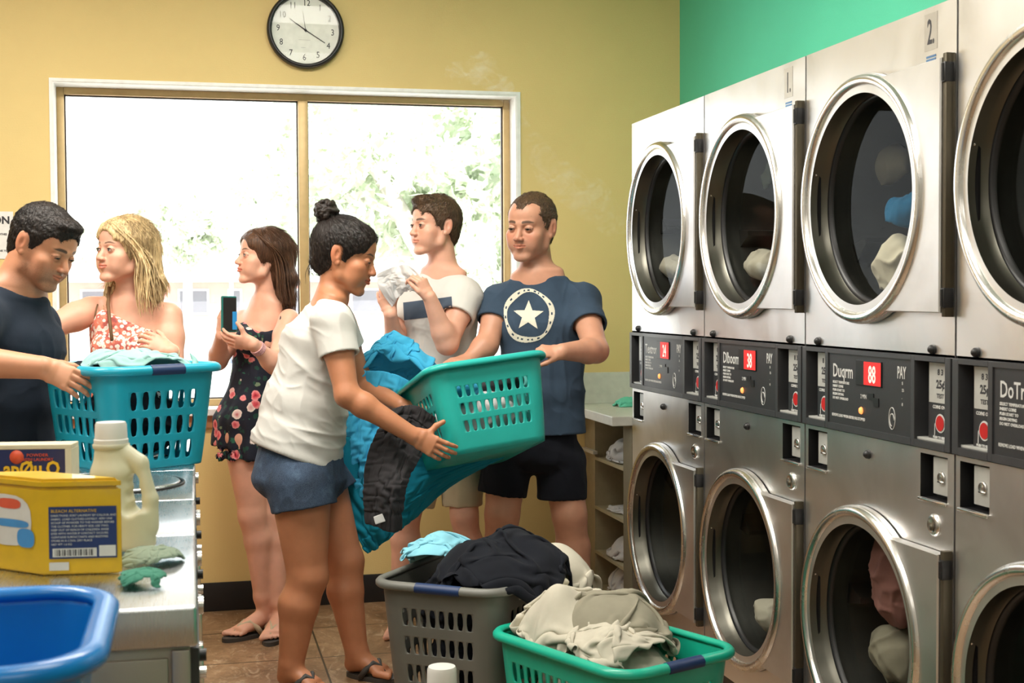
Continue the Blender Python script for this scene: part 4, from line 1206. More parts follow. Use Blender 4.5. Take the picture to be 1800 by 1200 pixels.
def garment(name, ops, res, mat, root, origin, amp=0.005, fs=11.0, seed=0, aniso=(1, 1, 0.6), axes=None, extra=None, fine=(), damp=()):
    V, Q = build_sdf(ops, res, fine)
    V = smooth_mesh(V, Q, 2, 0.5); N = vnormals(V, Q)
    q = V*np.array(aniso) if axes is None else (V@axes)*np.array(aniso)
    f = folds(q, fs, seed)+0.45*folds(q, fs*2.1, seed+11)-0.75
    d = amp*f
    if damp:
        w_ = np.ones(len(V))
        for kind, c_, a_, r_ in damp:
            dd = np.abs((V-np.asarray(c_))@nrm(a_)) if kind == 'p' else np.linalg.norm(V-np.asarray(c_), axis=1)
            w_ = np.minimum(w_, 0.12+0.88*np.clip((dd-r_*0.5)/(r_*0.5), 0, 1))
        d = d*w_
    if extra is not None: d = d+extra(V, N)
    V = V+N*d[:, None]
    return np_mesh(name, V, Q, mat, root, None, origin)
DAMP = []
def tee_ops(side, nk, ch, wa, he, wn, wc, ww, wh, arms, neck_r=0.062, neck_dir=(0, 0, 1), neck_c=None, wall=0.008):
    """w*: (half width, half depth). arms: list of (shoulder, cuff, r0, r1)"""
    o = []
    nk, ch, wa, he = [np.asarray(x, float) for x in (nk, ch, wa, he)]
    dn = nrm(he-wa)
    mid = (nk+ch)/2
    o.append(('+', 0, seg(ch, wa, wc[0], wc[1], ww[0], ww[1], side)))
    o.append(('+', 0.03, seg(wa, he+dn*0.05, ww[0], ww[1], wh[0], wh[1], side)))
    o.append(('+', 0.045, seg(nk-(nk-ch)*0.10, ch, wn[0], wn[1], wc[0], wc[1], side)))
    for S, C, r0, r1 in arms:
        S, C = np.asarray(S, float), np.asarray(C, float); a = nrm(C-S)
        inner = nk*0.55+S*0.45+np.array([0, 0, -0.02])
        o.append(('+', 0.035, rc(inner, S, 0.050, r0)))
        o.append(('+', 0.03, flat_end(rc(S, C+a*0.06, r0, r1), C, a)))
    o.append(('&', 0, half(he, dn)))
    o.append(('-', 0, seg(he-dn*0.035, he+dn*0.08, wh[0]-0.022, wh[1]-0.022, wh[0]-0.020, wh[1]-0.020, side, 0.1)))
    for S, C, r0, r1 in arms:
        S, C = np.asarray(S, float), np.asarray(C, float); a = nrm(C-S)
        o.append(('-', 0, cyl(C-a*0.03, C+a*0.012, min(r0, r1)-wall)))
    nc = nk if neck_c is None else np.asarray(neck_c, float)
    nd = nrm(neck_dir)
    DAMP.clear(); DAMP.append(('s', nc-nd*0.02, None, neck_r+0.07)); DAMP.append(('p', he, dn, 0.06))
    for S, C, r0, r1 in arms: DAMP.append(('s', C, None, r1+0.05))
    o.append(('-', 0.006, rc(nc+nd*0.01, nc+nd*0.30, neck_r, neck_r+0.02)))
    return o
def flat_end(pr, C, a):
    C = np.asarray(C, float); a = nrm(a)
    return Prim(pr.lo, pr.hi, lambda X, Y, Z: np.maximum(pr.fn(X, Y, Z), (X-C[0])*a[0]+(Y-C[1])*a[1]+(Z-C[2])*a[2]))
def cyl(A, B, r):
    A, B = np.asarray(A, float), np.asarray(B, float); a = nrm(B-A); L = np.linalg.norm(B-A)
    def fn(X, Y, Z):
        x, y, z = X-A[0], Y-A[1], Z-A[2]; h = x*a[0]+y*a[1]+z*a[2]
        rad = np.sqrt(np.maximum(0, x*x+y*y+z*z-h*h))
        return np.maximum(np.maximum(-h, rad-r), h-L)
    return Prim(np.minimum(A, B)-r, np.maximum(A, B)+r, fn)
def loc_cut(C, a, r):
    """removes what lies beyond C along a, near the axis only"""
    C = np.asarray(C, float); a = nrm(a)
    lo = np.minimum(C, C+a*0.16)-r; hi = np.maximum(C, C+a*0.16)+r
    def fn(X, Y, Z):
        x, y, z = X-C[0], Y-C[1], Z-C[2]; h = x*a[0]+y*a[1]+z*a[2]
        rad = np.sqrt(np.maximum(0, x*x+y*y+z*z-h*h))
        return np.maximum(np.maximum(-h, rad-r), h-0.16)
    return Prim(lo, hi, fn)
def shorts_ops(side, top, pel, wt, wp, legs, wall=0.008, topdir=None):
    """legs: (hip, hem point, r0, r1)"""
    o = [('+', 0, seg(top, pel, wt[0], wt[1], wp[0], wp[1], side))]
    for h, m, r0, r1 in legs:
        h, m = np.asarray(h, float), np.asarray(m, float); a = nrm(m-h)
        o.append(('+', 0.02, flat_end(rc(h, m+a*0.05, r0, r1), m, a)))
    for h, m, r0, r1 in legs:
        h, m = np.asarray(h, float), np.asarray(m, float); a = nrm(m-h)
        o.append(('-', 0, cyl(m-a*0.03, m+a*0.012, min(r0, r1)-wall)))
    if topdir is not None: o.append(('&', 0, half(top, topdir)))
    return o
def leg_ops(hip, knee, ank, toe, r=(0.085, 0.058, 0.057, 0.036), calfdir=None, k=0.02, lift=0.0):
    hip, knee, ank, toe = [np.asarray(x, float) for x in (hip, knee, ank, toe)]
    back = -nrm(toe-ank) if calfdir is None else nrm(calfdir)
    o = [('+', k, rc(hip, knee, r[0], r[1]*0.97))]
    sh = ank-knee
    o.append(('+', k, rc(knee+nrm(toe-ank)*0.006, knee+sh*0.12, r[1]*0.96, r[1]*0.86)))
    c1 = knee+sh*0.30+back*0.012
    o.append(('+', k, rc(knee+sh*0.08, c1, r[1]*0.85, r[2])))
    o.append(('+', k, rc(c1, ank, r[2], r[3])))
    # foot
    fd = nrm(toe-ank); L = np.linalg.norm((toe-ank)[:2]); f2 = nrm(np.array([fd[0], fd[1], 0])); sd = np.cross(f2, (0, 0, 1))
    zf = lift
    base = np.array([ank[0], ank[1], zf]); ank = np.array([ank[0], ank[1], max(ank[2], zf+0.075)])
    o.append(('+', 0.015, rc(ank, base-f2*0.02+np.array([0, 0, 0.032]), r[3], 0.031)))
    o.append(('+', 0.015, seg(base+f2*0.02+np.array([0, 0, 0.045]), base+f2*(L-0.05)+np.array([0, 0, 0.020]), 0.034, 0.036, 0.042, 0.017, sd)))
    for i in range(5):
        x = (i-2)*0.0165; l = (0.0, 0.012, 0.02, 0.024, 0.030)[i] if False else [0.052, 0.048, 0.042, 0.034, 0.024][i]
        rr = [0.013, 0.0095, 0.009, 0.0085, 0.008][i]
        a = base+f2*(L-0.06)+sd*(-x)+np.array([0, 0, 0.016])
        o.append(('+', 0.005, rc(a, a+f2*l+np.array([0, 0, -0.004]), rr, rr*0.92)))
    return o
def arm_ops(S, E, W_, r=(0.052, 0.043, 0.042, 0.027), k=0.02, musc=0.0):
    S, E, W_ = [np.asarray(x, float) for x in (S, E, W_)]
    o = [('+', 0.03, rc(S, S+(E-S)*0.35, r[0], r[0]*0.98)), ('+', k, rc(S+(E-S)*0.35, E, r[0]*0.96, r[1]*0.92))]
    c1 = E+(W_-E)*0.25
    o += [('+', k, rc(E, c1, r[1]*0.93, r[2])), ('+', k, rc(c1, W_, r[2], r[3]))]
    return o
def person(name, label, foot_c, D0):
    root = empty(name, (foot_c[0], foot_c[1], 0), label, 'person'); return root, np.array([foot_c[0], foot_c[1], 0.0])
def body_mesh(root, origin, ops, fine, skin, head, **kw):
    V, Q = build_sdf(ops, 0.0055, fine)
    col = head_color(V, *head, skin, **kw)
    # slight tint variation of knees, elbows, knuckles comes from the material
    return np_mesh('body', V, Q, M_SKIN, root, col, origin)
def headbox(c, s): c = np.asarray(c); return (c-np.array([0.135, 0.135, 0.14])*s, c+np.array([0.135, 0.135, 0.135])*s, 0.0021)
def surface_decal(name, target, shapes, org, xd, yd, depth_dir, mat, lift=0.0016, step=0.0035, bounds=(-0.1, 0.1, -0.1, 0.1), rough=None):
    """a print laid on the cloth: keep the grid cells inside shape(x, y) and drop them on the target surface"""
    me = target.data; off = np.array(target.matrix_world.translation) if target.parent is None else np.array(target.parent.location)
    n = len(me.vertices); co = np.zeros(n*3, np.float32); me.vertices.foreach_get('co', co); co = co.reshape(-1, 3)
    bv = BVHTree.FromPolygons([tuple(v) for v in co.tolist()], [tuple(p.vertices) for p in me.polygons])
    x0, x1, y0, y1 = bounds; nx = int((x1-x0)/step)+1; ny = int((y1-y0)/step)+1
    xd, yd, dd = nrm(xd), nrm(yd), nrm(depth_dir)
    vid = {}; verts = []; faces = []
    def gv(i, j):
        if (i, j) in vid: return vid[i, j]
        x = x0+i*step; y = y0+j*step
        o = np.asarray(org)-off+xd*x+yd*y-dd*0.3
        hit = bv.ray_cast(Vector(o), Vector(dd), 0.6)
        if hit[0] is None: vid[i, j] = None; return None
        p = hit[0]+hit[1]*lift if hit[1].dot(Vector(dd)) < 0 else hit[0]-Vector(dd)*lift
        vid[i, j] = len(verts); verts.append(tuple(p)); return vid[i, j]
    for i in range(nx):
        for j in range(ny):
            x = x0+(i+0.5)*step; y = y0+(j+0.5)*step
            if shapes(x, y):
                q = [gv(i, j), gv(i+1, j), gv(i+1, j+1), gv(i, j+1)]
                if None not in q: faces.append(q)
    o = mesh_obj(name, verts, faces, mat, target, smooth=True)
    return o

# ---- cloth materials
M_WTEE = fabric('white_cotton', srgb(226, 224, 218), 0.04, trans=0.18)
M_NAVYT = fabric('dark_navy_cotton', srgb(34, 42, 54), 0.15)
M_BLUET = fabric('heather_blue_cotton', srgb(58, 74, 92), 0.14)
M_BLKSH = fabric('black_navy_twill', srgb(24, 26, 34), 0.12)
M_BEIGE = fabric('beige_twill', srgb(196, 180, 150), 0.08)
M_PRINTW = fabric('cream_print', srgb(222, 218, 200), 0.08, bs=0.1)
M_STRIPE = fabric('slate_stripe_print', srgb(72, 84, 100), 0.1, bs=0.1)
def denim():
    m, nt, b = newmat('blue_denim')
    v = coords(nt); n = noise(nt, v, 14, 5, 0.65); n2 = noise(nt, coords(nt, scale=(1, 1, 1)), 700, 1)
    c = ramp(nt, n, [(0.3, srgb(24, 36, 56)), (0.55, srgb(38, 56, 82)), (0.78, srgb(84, 108, 134))])
    link(nt, mixc(nt, 0.25, c, ramp(nt, n2, [(0.4, srgb(30, 44, 66)), (0.6, srgb(120, 140, 160))])), b.inputs['Base Color'])
    b.inputs['Roughness'].default_value = 0.9; bump(nt, b, math_n(nt, 'ADD', n2, noise(nt, v, 30, 3)), 0.35, 0.003); return m
M_DENIM = denim()
def floral_dark():
    m, nt, b = newmat('dark_floral_cotton')
    v = coords(nt)
    base = srgb(22, 26, 42)
    def vor(scale, rnd=1.0, off=0.0, dist=0.0):
        t = nt.nodes.new('ShaderNodeTexVoronoi'); t.inputs['Scale'].default_value = scale; t.inputs['Randomness'].default_value = rnd
        mp = nt.nodes.new('ShaderNodeMapping'); mp.inputs['Location'].default_value = (off, off*1.7, off*0.6)
        tc = nt.nodes.new('ShaderNodeTexCoord'); link(nt, tc.outputs['Object'], mp.inputs['Vector'])
        nz = nt.nodes.new('ShaderNodeTexNoise'); nz.inputs['Scale'].default_value = 60; link(nt, mp.outputs[0], nz.inputs['Vector'])
        mv = nt.nodes.new('ShaderNodeVectorMath'); mv.operation = 'SCALE'; mv.inputs['Scale'].default_value = dist; link(nt, nz.outputs['Color'], mv.inputs[0])
        ad = nt.nodes.new('ShaderNodeVectorMath'); ad.operation = 'ADD'; link(nt, mp.outputs[0], ad.inputs[0]); link(nt, mv.outputs[0], ad.inputs[1])
        link(nt, ad.outputs[0], t.inputs['Vector']); return t
    lv = vor(34, 1, 3.1, 0.02); leaf = ramp(nt, lv.outputs['Distance'], [(0.30, (1, 1, 1)), (0.36, (0, 0, 0))])
    lc = ramp(nt, math_n(nt, 'FRACT', math_n(nt, 'MULTIPLY', lv.outputs['Color'], 3.0)), [(0.3, srgb(24, 66, 56)), (0.6, srgb(44, 100, 78)), (0.9, srgb(120, 140, 110))], 'CONSTANT')
    c = mixc(nt, leaf, base, lc)
    fl = vor(19, 0.85, 0.0, 0.012); fm = ramp(nt, fl.outputs['Distance'], [(0.36, (1, 1, 1)), (0.40, (0, 0, 0))])
    inner = ramp(nt, fl.outputs['Distance'], [(0.05, srgb(150, 30, 44)), (0.18, srgb(214, 70, 84)), (0.34, srgb(238, 150, 150))])
    pale = ramp(nt, fl.outputs['Distance'], [(0.05, srgb(200, 110, 110)), (0.2, srgb(228, 190, 186)), (0.34, srgb(240, 224, 214))])
    sp = nt.nodes.new('ShaderNodeSeparateColor'); link(nt, fl.outputs['Color'], sp.inputs[0])
    c = mixc(nt, fm, c, mixc(nt, ramp(nt, sp.outputs[0], [(0.74, (0, 0, 0)), (0.76, (1, 1, 1))]), inner, pale))
    keep = ramp(nt, sp.outputs[1], [(0.22, (1, 1, 1)), (0.23, (0, 0, 0))])
    c = mixc(nt, math_n(nt, 'MULTIPLY', keep, 1.0), c, mixc(nt, leaf, base, lc))
    link(nt, c, b.inputs['Base Color']); b.inputs['Roughness'].default_value = 0.85
    bump(nt, b, noise(nt, v, 30, 3), 0.2, 0.004); return m
M_FLDK = floral_dark()
def floral_coral():
    m, nt, b = newmat('coral_floral_cotton')
    v = coords(nt)
    t = nt.nodes.new('ShaderNodeTexVoronoi'); t.inputs['Scale'].default_value = 66; link(nt, v, t.inputs['Vector'])
    sp = nt.nodes.new('ShaderNodeSeparateColor'); link(nt, t.outputs['Color'], sp.inputs[0])
    bg_ = ramp(nt, noise(nt, v, 40, 2), [(0.45, srgb(224, 128, 104)), (0.5, srgb(208, 108, 92)), (0.62, srgb(168, 84, 80))])
    fl = ramp(nt, t.outputs['Distance'], [(0.10, srgb(220, 170, 130)), (0.17, srgb(242, 232, 220)), (0.36, srgb(236, 214, 204))])
    c = mixc(nt, ramp(nt, t.outputs['Distance'], [(0.46, (1, 1, 1)), (0.54, (0, 0, 0))]), bg_, fl)
    link(nt, c, b.inputs['Base Color']); b.inputs['Roughness'].default_value = 0.85
    bump(nt, b, noise(nt, v, 30, 3), 0.2, 0.004); return m
M_FLCO = floral_coral()
M_HBLACK = hair_mat('black_hair', srgb(16, 12, 11), srgb(48, 38, 33))
M_HDARK = hair_mat('dark_brown_hair', srgb(24, 18, 14), srgb(62, 46, 36))
M_HBROWN = hair_mat('brown_hair', srgb(52, 34, 24), srgb(112, 76, 52), sc=(70, 70, 4))
M_HMID = hair_mat('short_brown_hair', srgb(52, 38, 28), srgb(112, 86, 62))
M_HBLOND = hair_mat('blonde_hair', srgb(100, 72, 44), srgb(238, 208, 156), (0.34, 0.58), sc=(60, 60, 4))
M_RUBBER = plain('dark_sandal_rubber', (0.05, 0.045, 0.04), 0.6)
M_STRAP = fabric('beige_sandal_strap', srgb(196, 178, 150), 0.08)
SK_TAN = srgb(190, 128, 92); SK_MAN = srgb(206, 152, 124); SK_FAIR = srgb(226, 172, 146); SK_LM = srgb(206, 146, 112)
Z3 = np.array([0, 0, 1.0])
# ---- 1. woman in the foreground carrying the basket
def woman_front():
    D = 4.75; p = lambda x, y, z=0.0: P(x, y, D+z)
    base = p(560, 1195); base[2] = 0
    root, O = person('person', 'woman in white tee and denim shorts with black bun carrying a teal basket', base, D)
    side = V3(0.25, 0, 0.97); fwd = V3(0.97, 0, -0.25)
    hc = p(606, 449, 0.0); R = head_frame(V3(0.965, -0.25, 0.07), V3(0.22, 0.97, 0)); s = 1.1
    ops, T = head_ops(hc, R, s, male=False, closed=0.75, nose=0.72, wide=0.98)
    nk = p(584, 522); ch = p(556, 600); wa = p(540, 705); hp = p(528, 815)
    ops += [('+', 0.02, rc(T((0, -0.022, -0.055)), nk, 0.047, 0.050)), ('+', 0.03, seg(nk, ch, 0.085, 0.055, 0.13, 0.095, side)), ('+', 0.03, seg(ch, wa, 0.13, 0.095, 0.115, 0.095, side)), ('+', 0.03, seg(wa, hp, 0.115, 0.095, 0.155, 0.135, side))]
    S1 = p(585, 565, -0.16); E1 = p(610, 694, -0.22); W1 = p(727, 766, -0.20)
    S2 = p(592, 565, 0.16); E2 = p(640, 680, 0.25); W2 = p(704, 712, 0.12)
    ops += arm_ops(S1, E1, W1, (0.055, 0.043, 0.041, 0.028)); ops += arm_ops(S2, E2, W2, (0.050, 0.044, 0.042, 0.028))
    h1, b1 = hand_ops(W1, V3(0.88, -0.46, 0.1), V3(-0.2, 0.1, 1), -1, curls=[(0.15, 0.35, 0.3), (0.2, 0.45, 0.35), (0.25, 0.5, 0.4), (0.3, 0.55, 0.4)], s=0.95, spread=0.10, thumb_dir=(1.0, 0.25, -0.25))
    h2, b2 = hand_ops(W2, V3(0.9, -0.2, 0.3), V3(0.1, 0.7, 0.6), 1, s=0.9)
    ops += h1+h2
    hipR = p(528, 850, -0.085); hipL = p(560, 845, 0.085)
    ops += leg_ops(hipR, p(540, 1012, -0.09), p(511, 1178, -0.10), p(575, 1215, -0.16), (0.108, 0.070, 0.068, 0.040), calfdir=V3(-1, 0, 0.1), lift=0.014)
    ops += leg_ops(hipL, p(606, 985, 0.08), p(629, 1158, 0.06), p(694, 1188, 0.0), (0.098, 0.066, 0.063, 0.038), calfdir=V3(-1, 0, 0.1), lift=0.014)
    body_mesh(root, O, ops, [headbox(hc, s), (b1[0], b1[1], 0.0024)], SK_TAN, (hc, R, s), male=False, brow=(0.03, 0.02, 0.015), wide=0.98)
    eyes(hc, R, s, (0.05, 1, -0.45), root, O, wide=0.98, closed=0.75)
    # hair, pulled tight to a bun
    o, _ = cap_ops(hc, R, s, 0.007, 0.006, 0.006)
    el = lambda q, r: ell(T(q), np.asarray(r)*s, R)
    o.append(('-', 0.010*s, el((0, 0.120, -0.014), (0.082, 0.063, 0.094))))
    for sx in (-1, 1):
        o.append(('-', 0.008*s, el((sx*0.070, 0.075, -0.050), (0.048, 0.056, 0.072))))
        o.append(('-', 0.003*s, el((sx*0.086, -0.010, -0.006), (0.030, 0.022, 0.036))))
        o.append(('-', 0.006*s, el((sx*0.080, -0.005, -0.075), (0.045, 0.050, 0.050))))
    o.append(('&', 0.01*s, half(T((0, -0.08, -0.075)), R@np.array([0, -0.5, -1]))))
    bc = p(574, 373)
    V, Q = build_sdf(o, 0.0026); N = vnormals(V, Q)
    d_ = V-bc; r_ = np.linalg.norm(d_, axis=1); dirs = d_/np.maximum(r_, 1e-6)[:, None]
    V = V+N*(0.0016*pnoise(dirs*26, 3)+0.0010*pnoise(dirs*60, 5))[:, None]
    hair = np_mesh('hair', V, Q, M_HBLACK, root, None, O)
    fur('hair_strands', V, N, 7000, 0.030, 0.0006, lambda q: bc-q, M_HBLACK, hair, O, 2, 0.05, 0.10)
    b = [('+', 0, ell(bc, (0.040, 0.040, 0.036))), ('+', 0.012, rc(bc, p(585, 392), 0.030, 0.034))]
    rng = np.random.default_rng(4)
    for i in range(7):
        a0 = rng.uniform(0, 6.28); ax = nrm(rng.normal(size=3)); u = nrm(np.cross(ax, (0.3, 0.5, 0.8))); v = np.cross(ax, u)
        pts = [bc+ax*rng.uniform(-0.01, 0.01)+(u*math.cos(a0+t)+v*math.sin(a0+t))*(0.036+0.006*math.sin(2*t+i)) for t in np.linspace(0, 4.6, 10)]
        for a, c_ in zip(pts, pts[1:]): b.append(('+', 0.002, rc(a, c_, 0.0105, 0.0105)))
    b.append(('+', 0.004, rc(p(582, 384), p(603, 389, -0.03), 0.012, 0.008)))
    V, Q = build_sdf(b, 0.0026); N = vnormals(V, Q); V = V+N*(0.0016*pnoise(V*np.array([90, 90, 220.0]), 9))[:, None]
    np_mesh('hair_bun', V, Q, M_HBLACK, hair, None, O)
    fl = [[T((0.0, 0.075, 0.070)), T((0.03, 0.090, 0.05)), T((0.055, 0.078, 0.01))], [T((0, -0.09, -0.02)), T((0, -0.10, -0.07)), T((0, -0.085, -0.11))]]
    add_strands('flyaway_hair', [fl[1], [q+0.02*side for q in fl[1]]], 12, 0.0008, M_HBLACK, hair, O, 3, 0.006, 0.004)
    # clothes
    cuff1 = S1+(E1-S1)*0.47; cuff2 = S2+(E2-S2)*0.4
    he = p(520, 800)
    t_ops = tee_ops(side, p(580, 530), ch, p(538, 705), he, (0.088, 0.060), (0.150, 0.115), (0.155, 0.142), (0.182, 0.170),
                    [(S1, cuff1, 0.068, 0.072), (S2, cuff2, 0.062, 0.066)], 0.058, V3(0.28, 1, 0), p(592, 514))
    t_ops = [q for q in t_ops]
    # hem runs lower at the front
    for i, q in enumerate(t_ops):
        if q[0] == '&': t_ops[i] = ('&', 0, half(he, -(Z3*0.96-fwd*0.0)+V3(-1, 0, 0.3)*0.38))
    zc = p(540, 700)[2]
    def wr_(V, N):
        h = np.clip((zc-V[:, 2])/0.10, 0, 1); q = np.stack([V@fwd*3.0, V@side*3, (V@nrm(Z3+0.45*fwd))*17], 1)
        return 0.011*h*(folds(q, 1.0, 77, 2.0)-0.35)
    garment('tee_shirt', t_ops, 0.004, M_WTEE, root, O, 0.010, 7.5, 21, aniso=(1, 0.5, 1.5), axes=np.stack([fwd, side, nrm(Z3+0.5*fwd)], 1), extra=wr_, damp=list(DAMP))
    sh = shorts_ops(side, p(528, 775), p(526, 838), (0.150, 0.140), (0.178, 0.165), [(hipR, p(535, 893, -0.09), 0.118, 0.113), (hipL, p(584, 877, 0.085), 0.108, 0.106)])
    garment('denim_shorts', sh, 0.0040, M_DENIM, root, O, 0.004, 12, 5)
    for an, toe in ((p(511, 1178, -0.10), p(575, 1215, -0.16)), (p(629, 1158, 0.06), p(694, 1188, 0.0))): sandal(root, O, an, toe, M_RUBBER)

# ---- 2. man with the star tee
def man_star():
    D = 5.4; p = lambda x, y, z=0.0: P(x, y, D+z)
    base = p(950, 1130); base[2] = 0
    root, O = person('person', 'man in blue tee with ringed white star gripping the teal basket rim', base, D)
    side = V3(0.97, 0, 0.25); fwd = V3(-0.25, 0, 0.97)
    hc = p(934, 398, -0.03); R = head_frame(V3(-0.46, -0.13, 0.87), V3(0.02, 1, 0.1)); s = 1.16
    ops, T = head_ops(hc, R, s, male=True, closed=0.55, smile=0.3, jaw=1.03)
    nk = p(944, 482); ch = p(953, 575); wa = p(953, 690); hp = p(940, 790)
    ops += [('+', 0.02, rc(T((0, -0.022, -0.055)), nk, 0.060, 0.066)), ('+', 0.03, seg(nk, ch, 0.11, 0.065, 0.15, 0.10, side)), ('+', 0.03, seg(ch, wa, 0.15, 0.10, 0.14, 0.105, side)), ('+', 0.03, seg(wa, hp, 0.14, 0.105, 0.15, 0.11, side))]
    S1 = p(1022, 530, -0.02); E1 = p(1048, 616, -0.22); W1 = p(988, 618, -0.42)
    S2 = p(878, 530, 0.05); E2 = p(856, 606, -0.06); W2 = p(826, 630, -0.12)
    ops += arm_ops(S1, E1, W1, (0.058, 0.050, 0.047, 0.031)); ops += arm_ops(S2, E2, W2, (0.055, 0.048, 0.046, 0.030))
    h1, b1 = hand_ops(W1, V3(-0.93, 0.06, 0.35), V3(0.1, 0.75, 0.6), -1, curls=[(0.5, 0.6, 0.4), (0.6, 0.7, 0.4), (0.7, 0.7, 0.5), (0.8, 0.8, 0.5)], s=0.9, thumb_dir=(0.3, 0.9, -0.5))
    h2, b2 = hand_ops(W2, V3(-0.6, -0.1, 0.7), V3(0.0, 0.9, 0.3), 1, s=0.95)
    ops += h1+h2
    hr = p(892, 812); hl = p(987, 812)
    ops += leg_ops(hr, p(883, 903, -0.02), p(872, 1092, 0.0), p(862, 1140, -0.20), (0.088, 0.070, 0.067, 0.044), calfdir=V3(0, 0, -1))
    ops += leg_ops(hl, p(1001, 905, -0.02), p(1022, 1092, 0.0), p(1034, 1140, -0.20), (0.088, 0.070, 0.067, 0.044), calfdir=V3(0, 0, -1))
    body_mesh(root, O, ops, [headbox(hc, s), (b1[0], b1[1], 0.0026)], SK_MAN, (hc, R, s), male=True, stubble=0.33, brow=(0.07, 0.045, 0.03), smile=0.3)
    eyes(hc, R, s, (0.1, 1, -0.3), root, O, iris=(0.08, 0.07, 0.05), closed=0.55)
    short_hair(root, O, hc, R, s, M_HMID, 0.0020, 0.003, None, 0.070, 3, recede=0.020, fl=0.009, fn=9000, lift=0.5)
    cu1 = S1+(E1-S1)*0.52; cu2 = S2+(E2-S2)*0.48
    to = tee_ops(side, p(944, 488), ch, wa, p(955, 762), (0.125, 0.07), (0.176, 0.125), (0.168, 0.130), (0.174, 0.134),
                 [(S1, cu1, 0.072, 0.076), (S2, cu2, 0.068, 0.072)], 0.062, V3(0, 1, 0.12), p(940, 476, -0.02))
    sh = garment('tee_shirt', to, 0.004, M_BLUET, root, O, 0.0075, 8, 31, aniso=(1.2, 0.5, 0.8), axes=np.stack([side, fwd, nrm(Z3+0.3*side)], 1), damp=list(DAMP))
    cen = P(929, 554, D-0.1); rng = np.random.default_rng(1)
    def ring(x, y):
        r = math.hypot(x, y*0.93); a = math.atan2(y, x)
        rr = 0.091+0.002*math.sin(5*a)
        wdt = 0.0085 + 0.003*math.sin(3*a+1)
        if abs(r-rr) > wdt: return False
        return not (abs(r-rr) < 0.003 and math.sin(a*23)*math.sin(a*7+1) > 0.25)
    def star(x, y):
        y = y+0.002; r = math.hypot(x, y)
        if r < 1e-6: return True
        a = (math.atan2(y, x)-math.pi/2+0.03) % (2*math.pi/5); a = min(a, 2*math.pi/5-a)
        Ro, Ri = 0.062, 0.026
        # edge from outer tip to inner corner
        x1, y1 = Ro, 0; x2, y2 = Ri*math.cos(math.pi/5), Ri*math.sin(math.pi/5)
        px_, py_ = r*math.cos(a), r*math.sin(a)
        return (x2-x1)*(py_-y1)-(y2-y1)*(px_-x1) > 0 if False else ((x2-x1)*(py_-y1)-(y2-y1)*(px_-x1)) > 0
    surface_decal('ring_print', sh, ring, cen, VR, VU, VF, M_PRINTW, step=0.0015, bounds=(-0.11, 0.11, -0.115, 0.115))
    surface_decal('star_print', sh, star, cen, VR, VU, VF, M_PRINTW, step=0.0013, bounds=(-0.07, 0.07, -0.07, 0.07))
    so = shorts_ops(side, p(943, 745), p(940, 800), (0.16, 0.115), (0.172, 0.125), [(hr, p(883, 868), 0.100, 0.098), (hl, p(988, 876), 0.100, 0.098)])
    garment('shorts', so, 0.0042, M_BLKSH, root, O, 0.005, 9, 13)
    for a, b_ in (((872, 1092, 0), (862, 1140, -0.20)), ((1022, 1092, 0), (1034, 1140, -0.20))): pass
man_star()

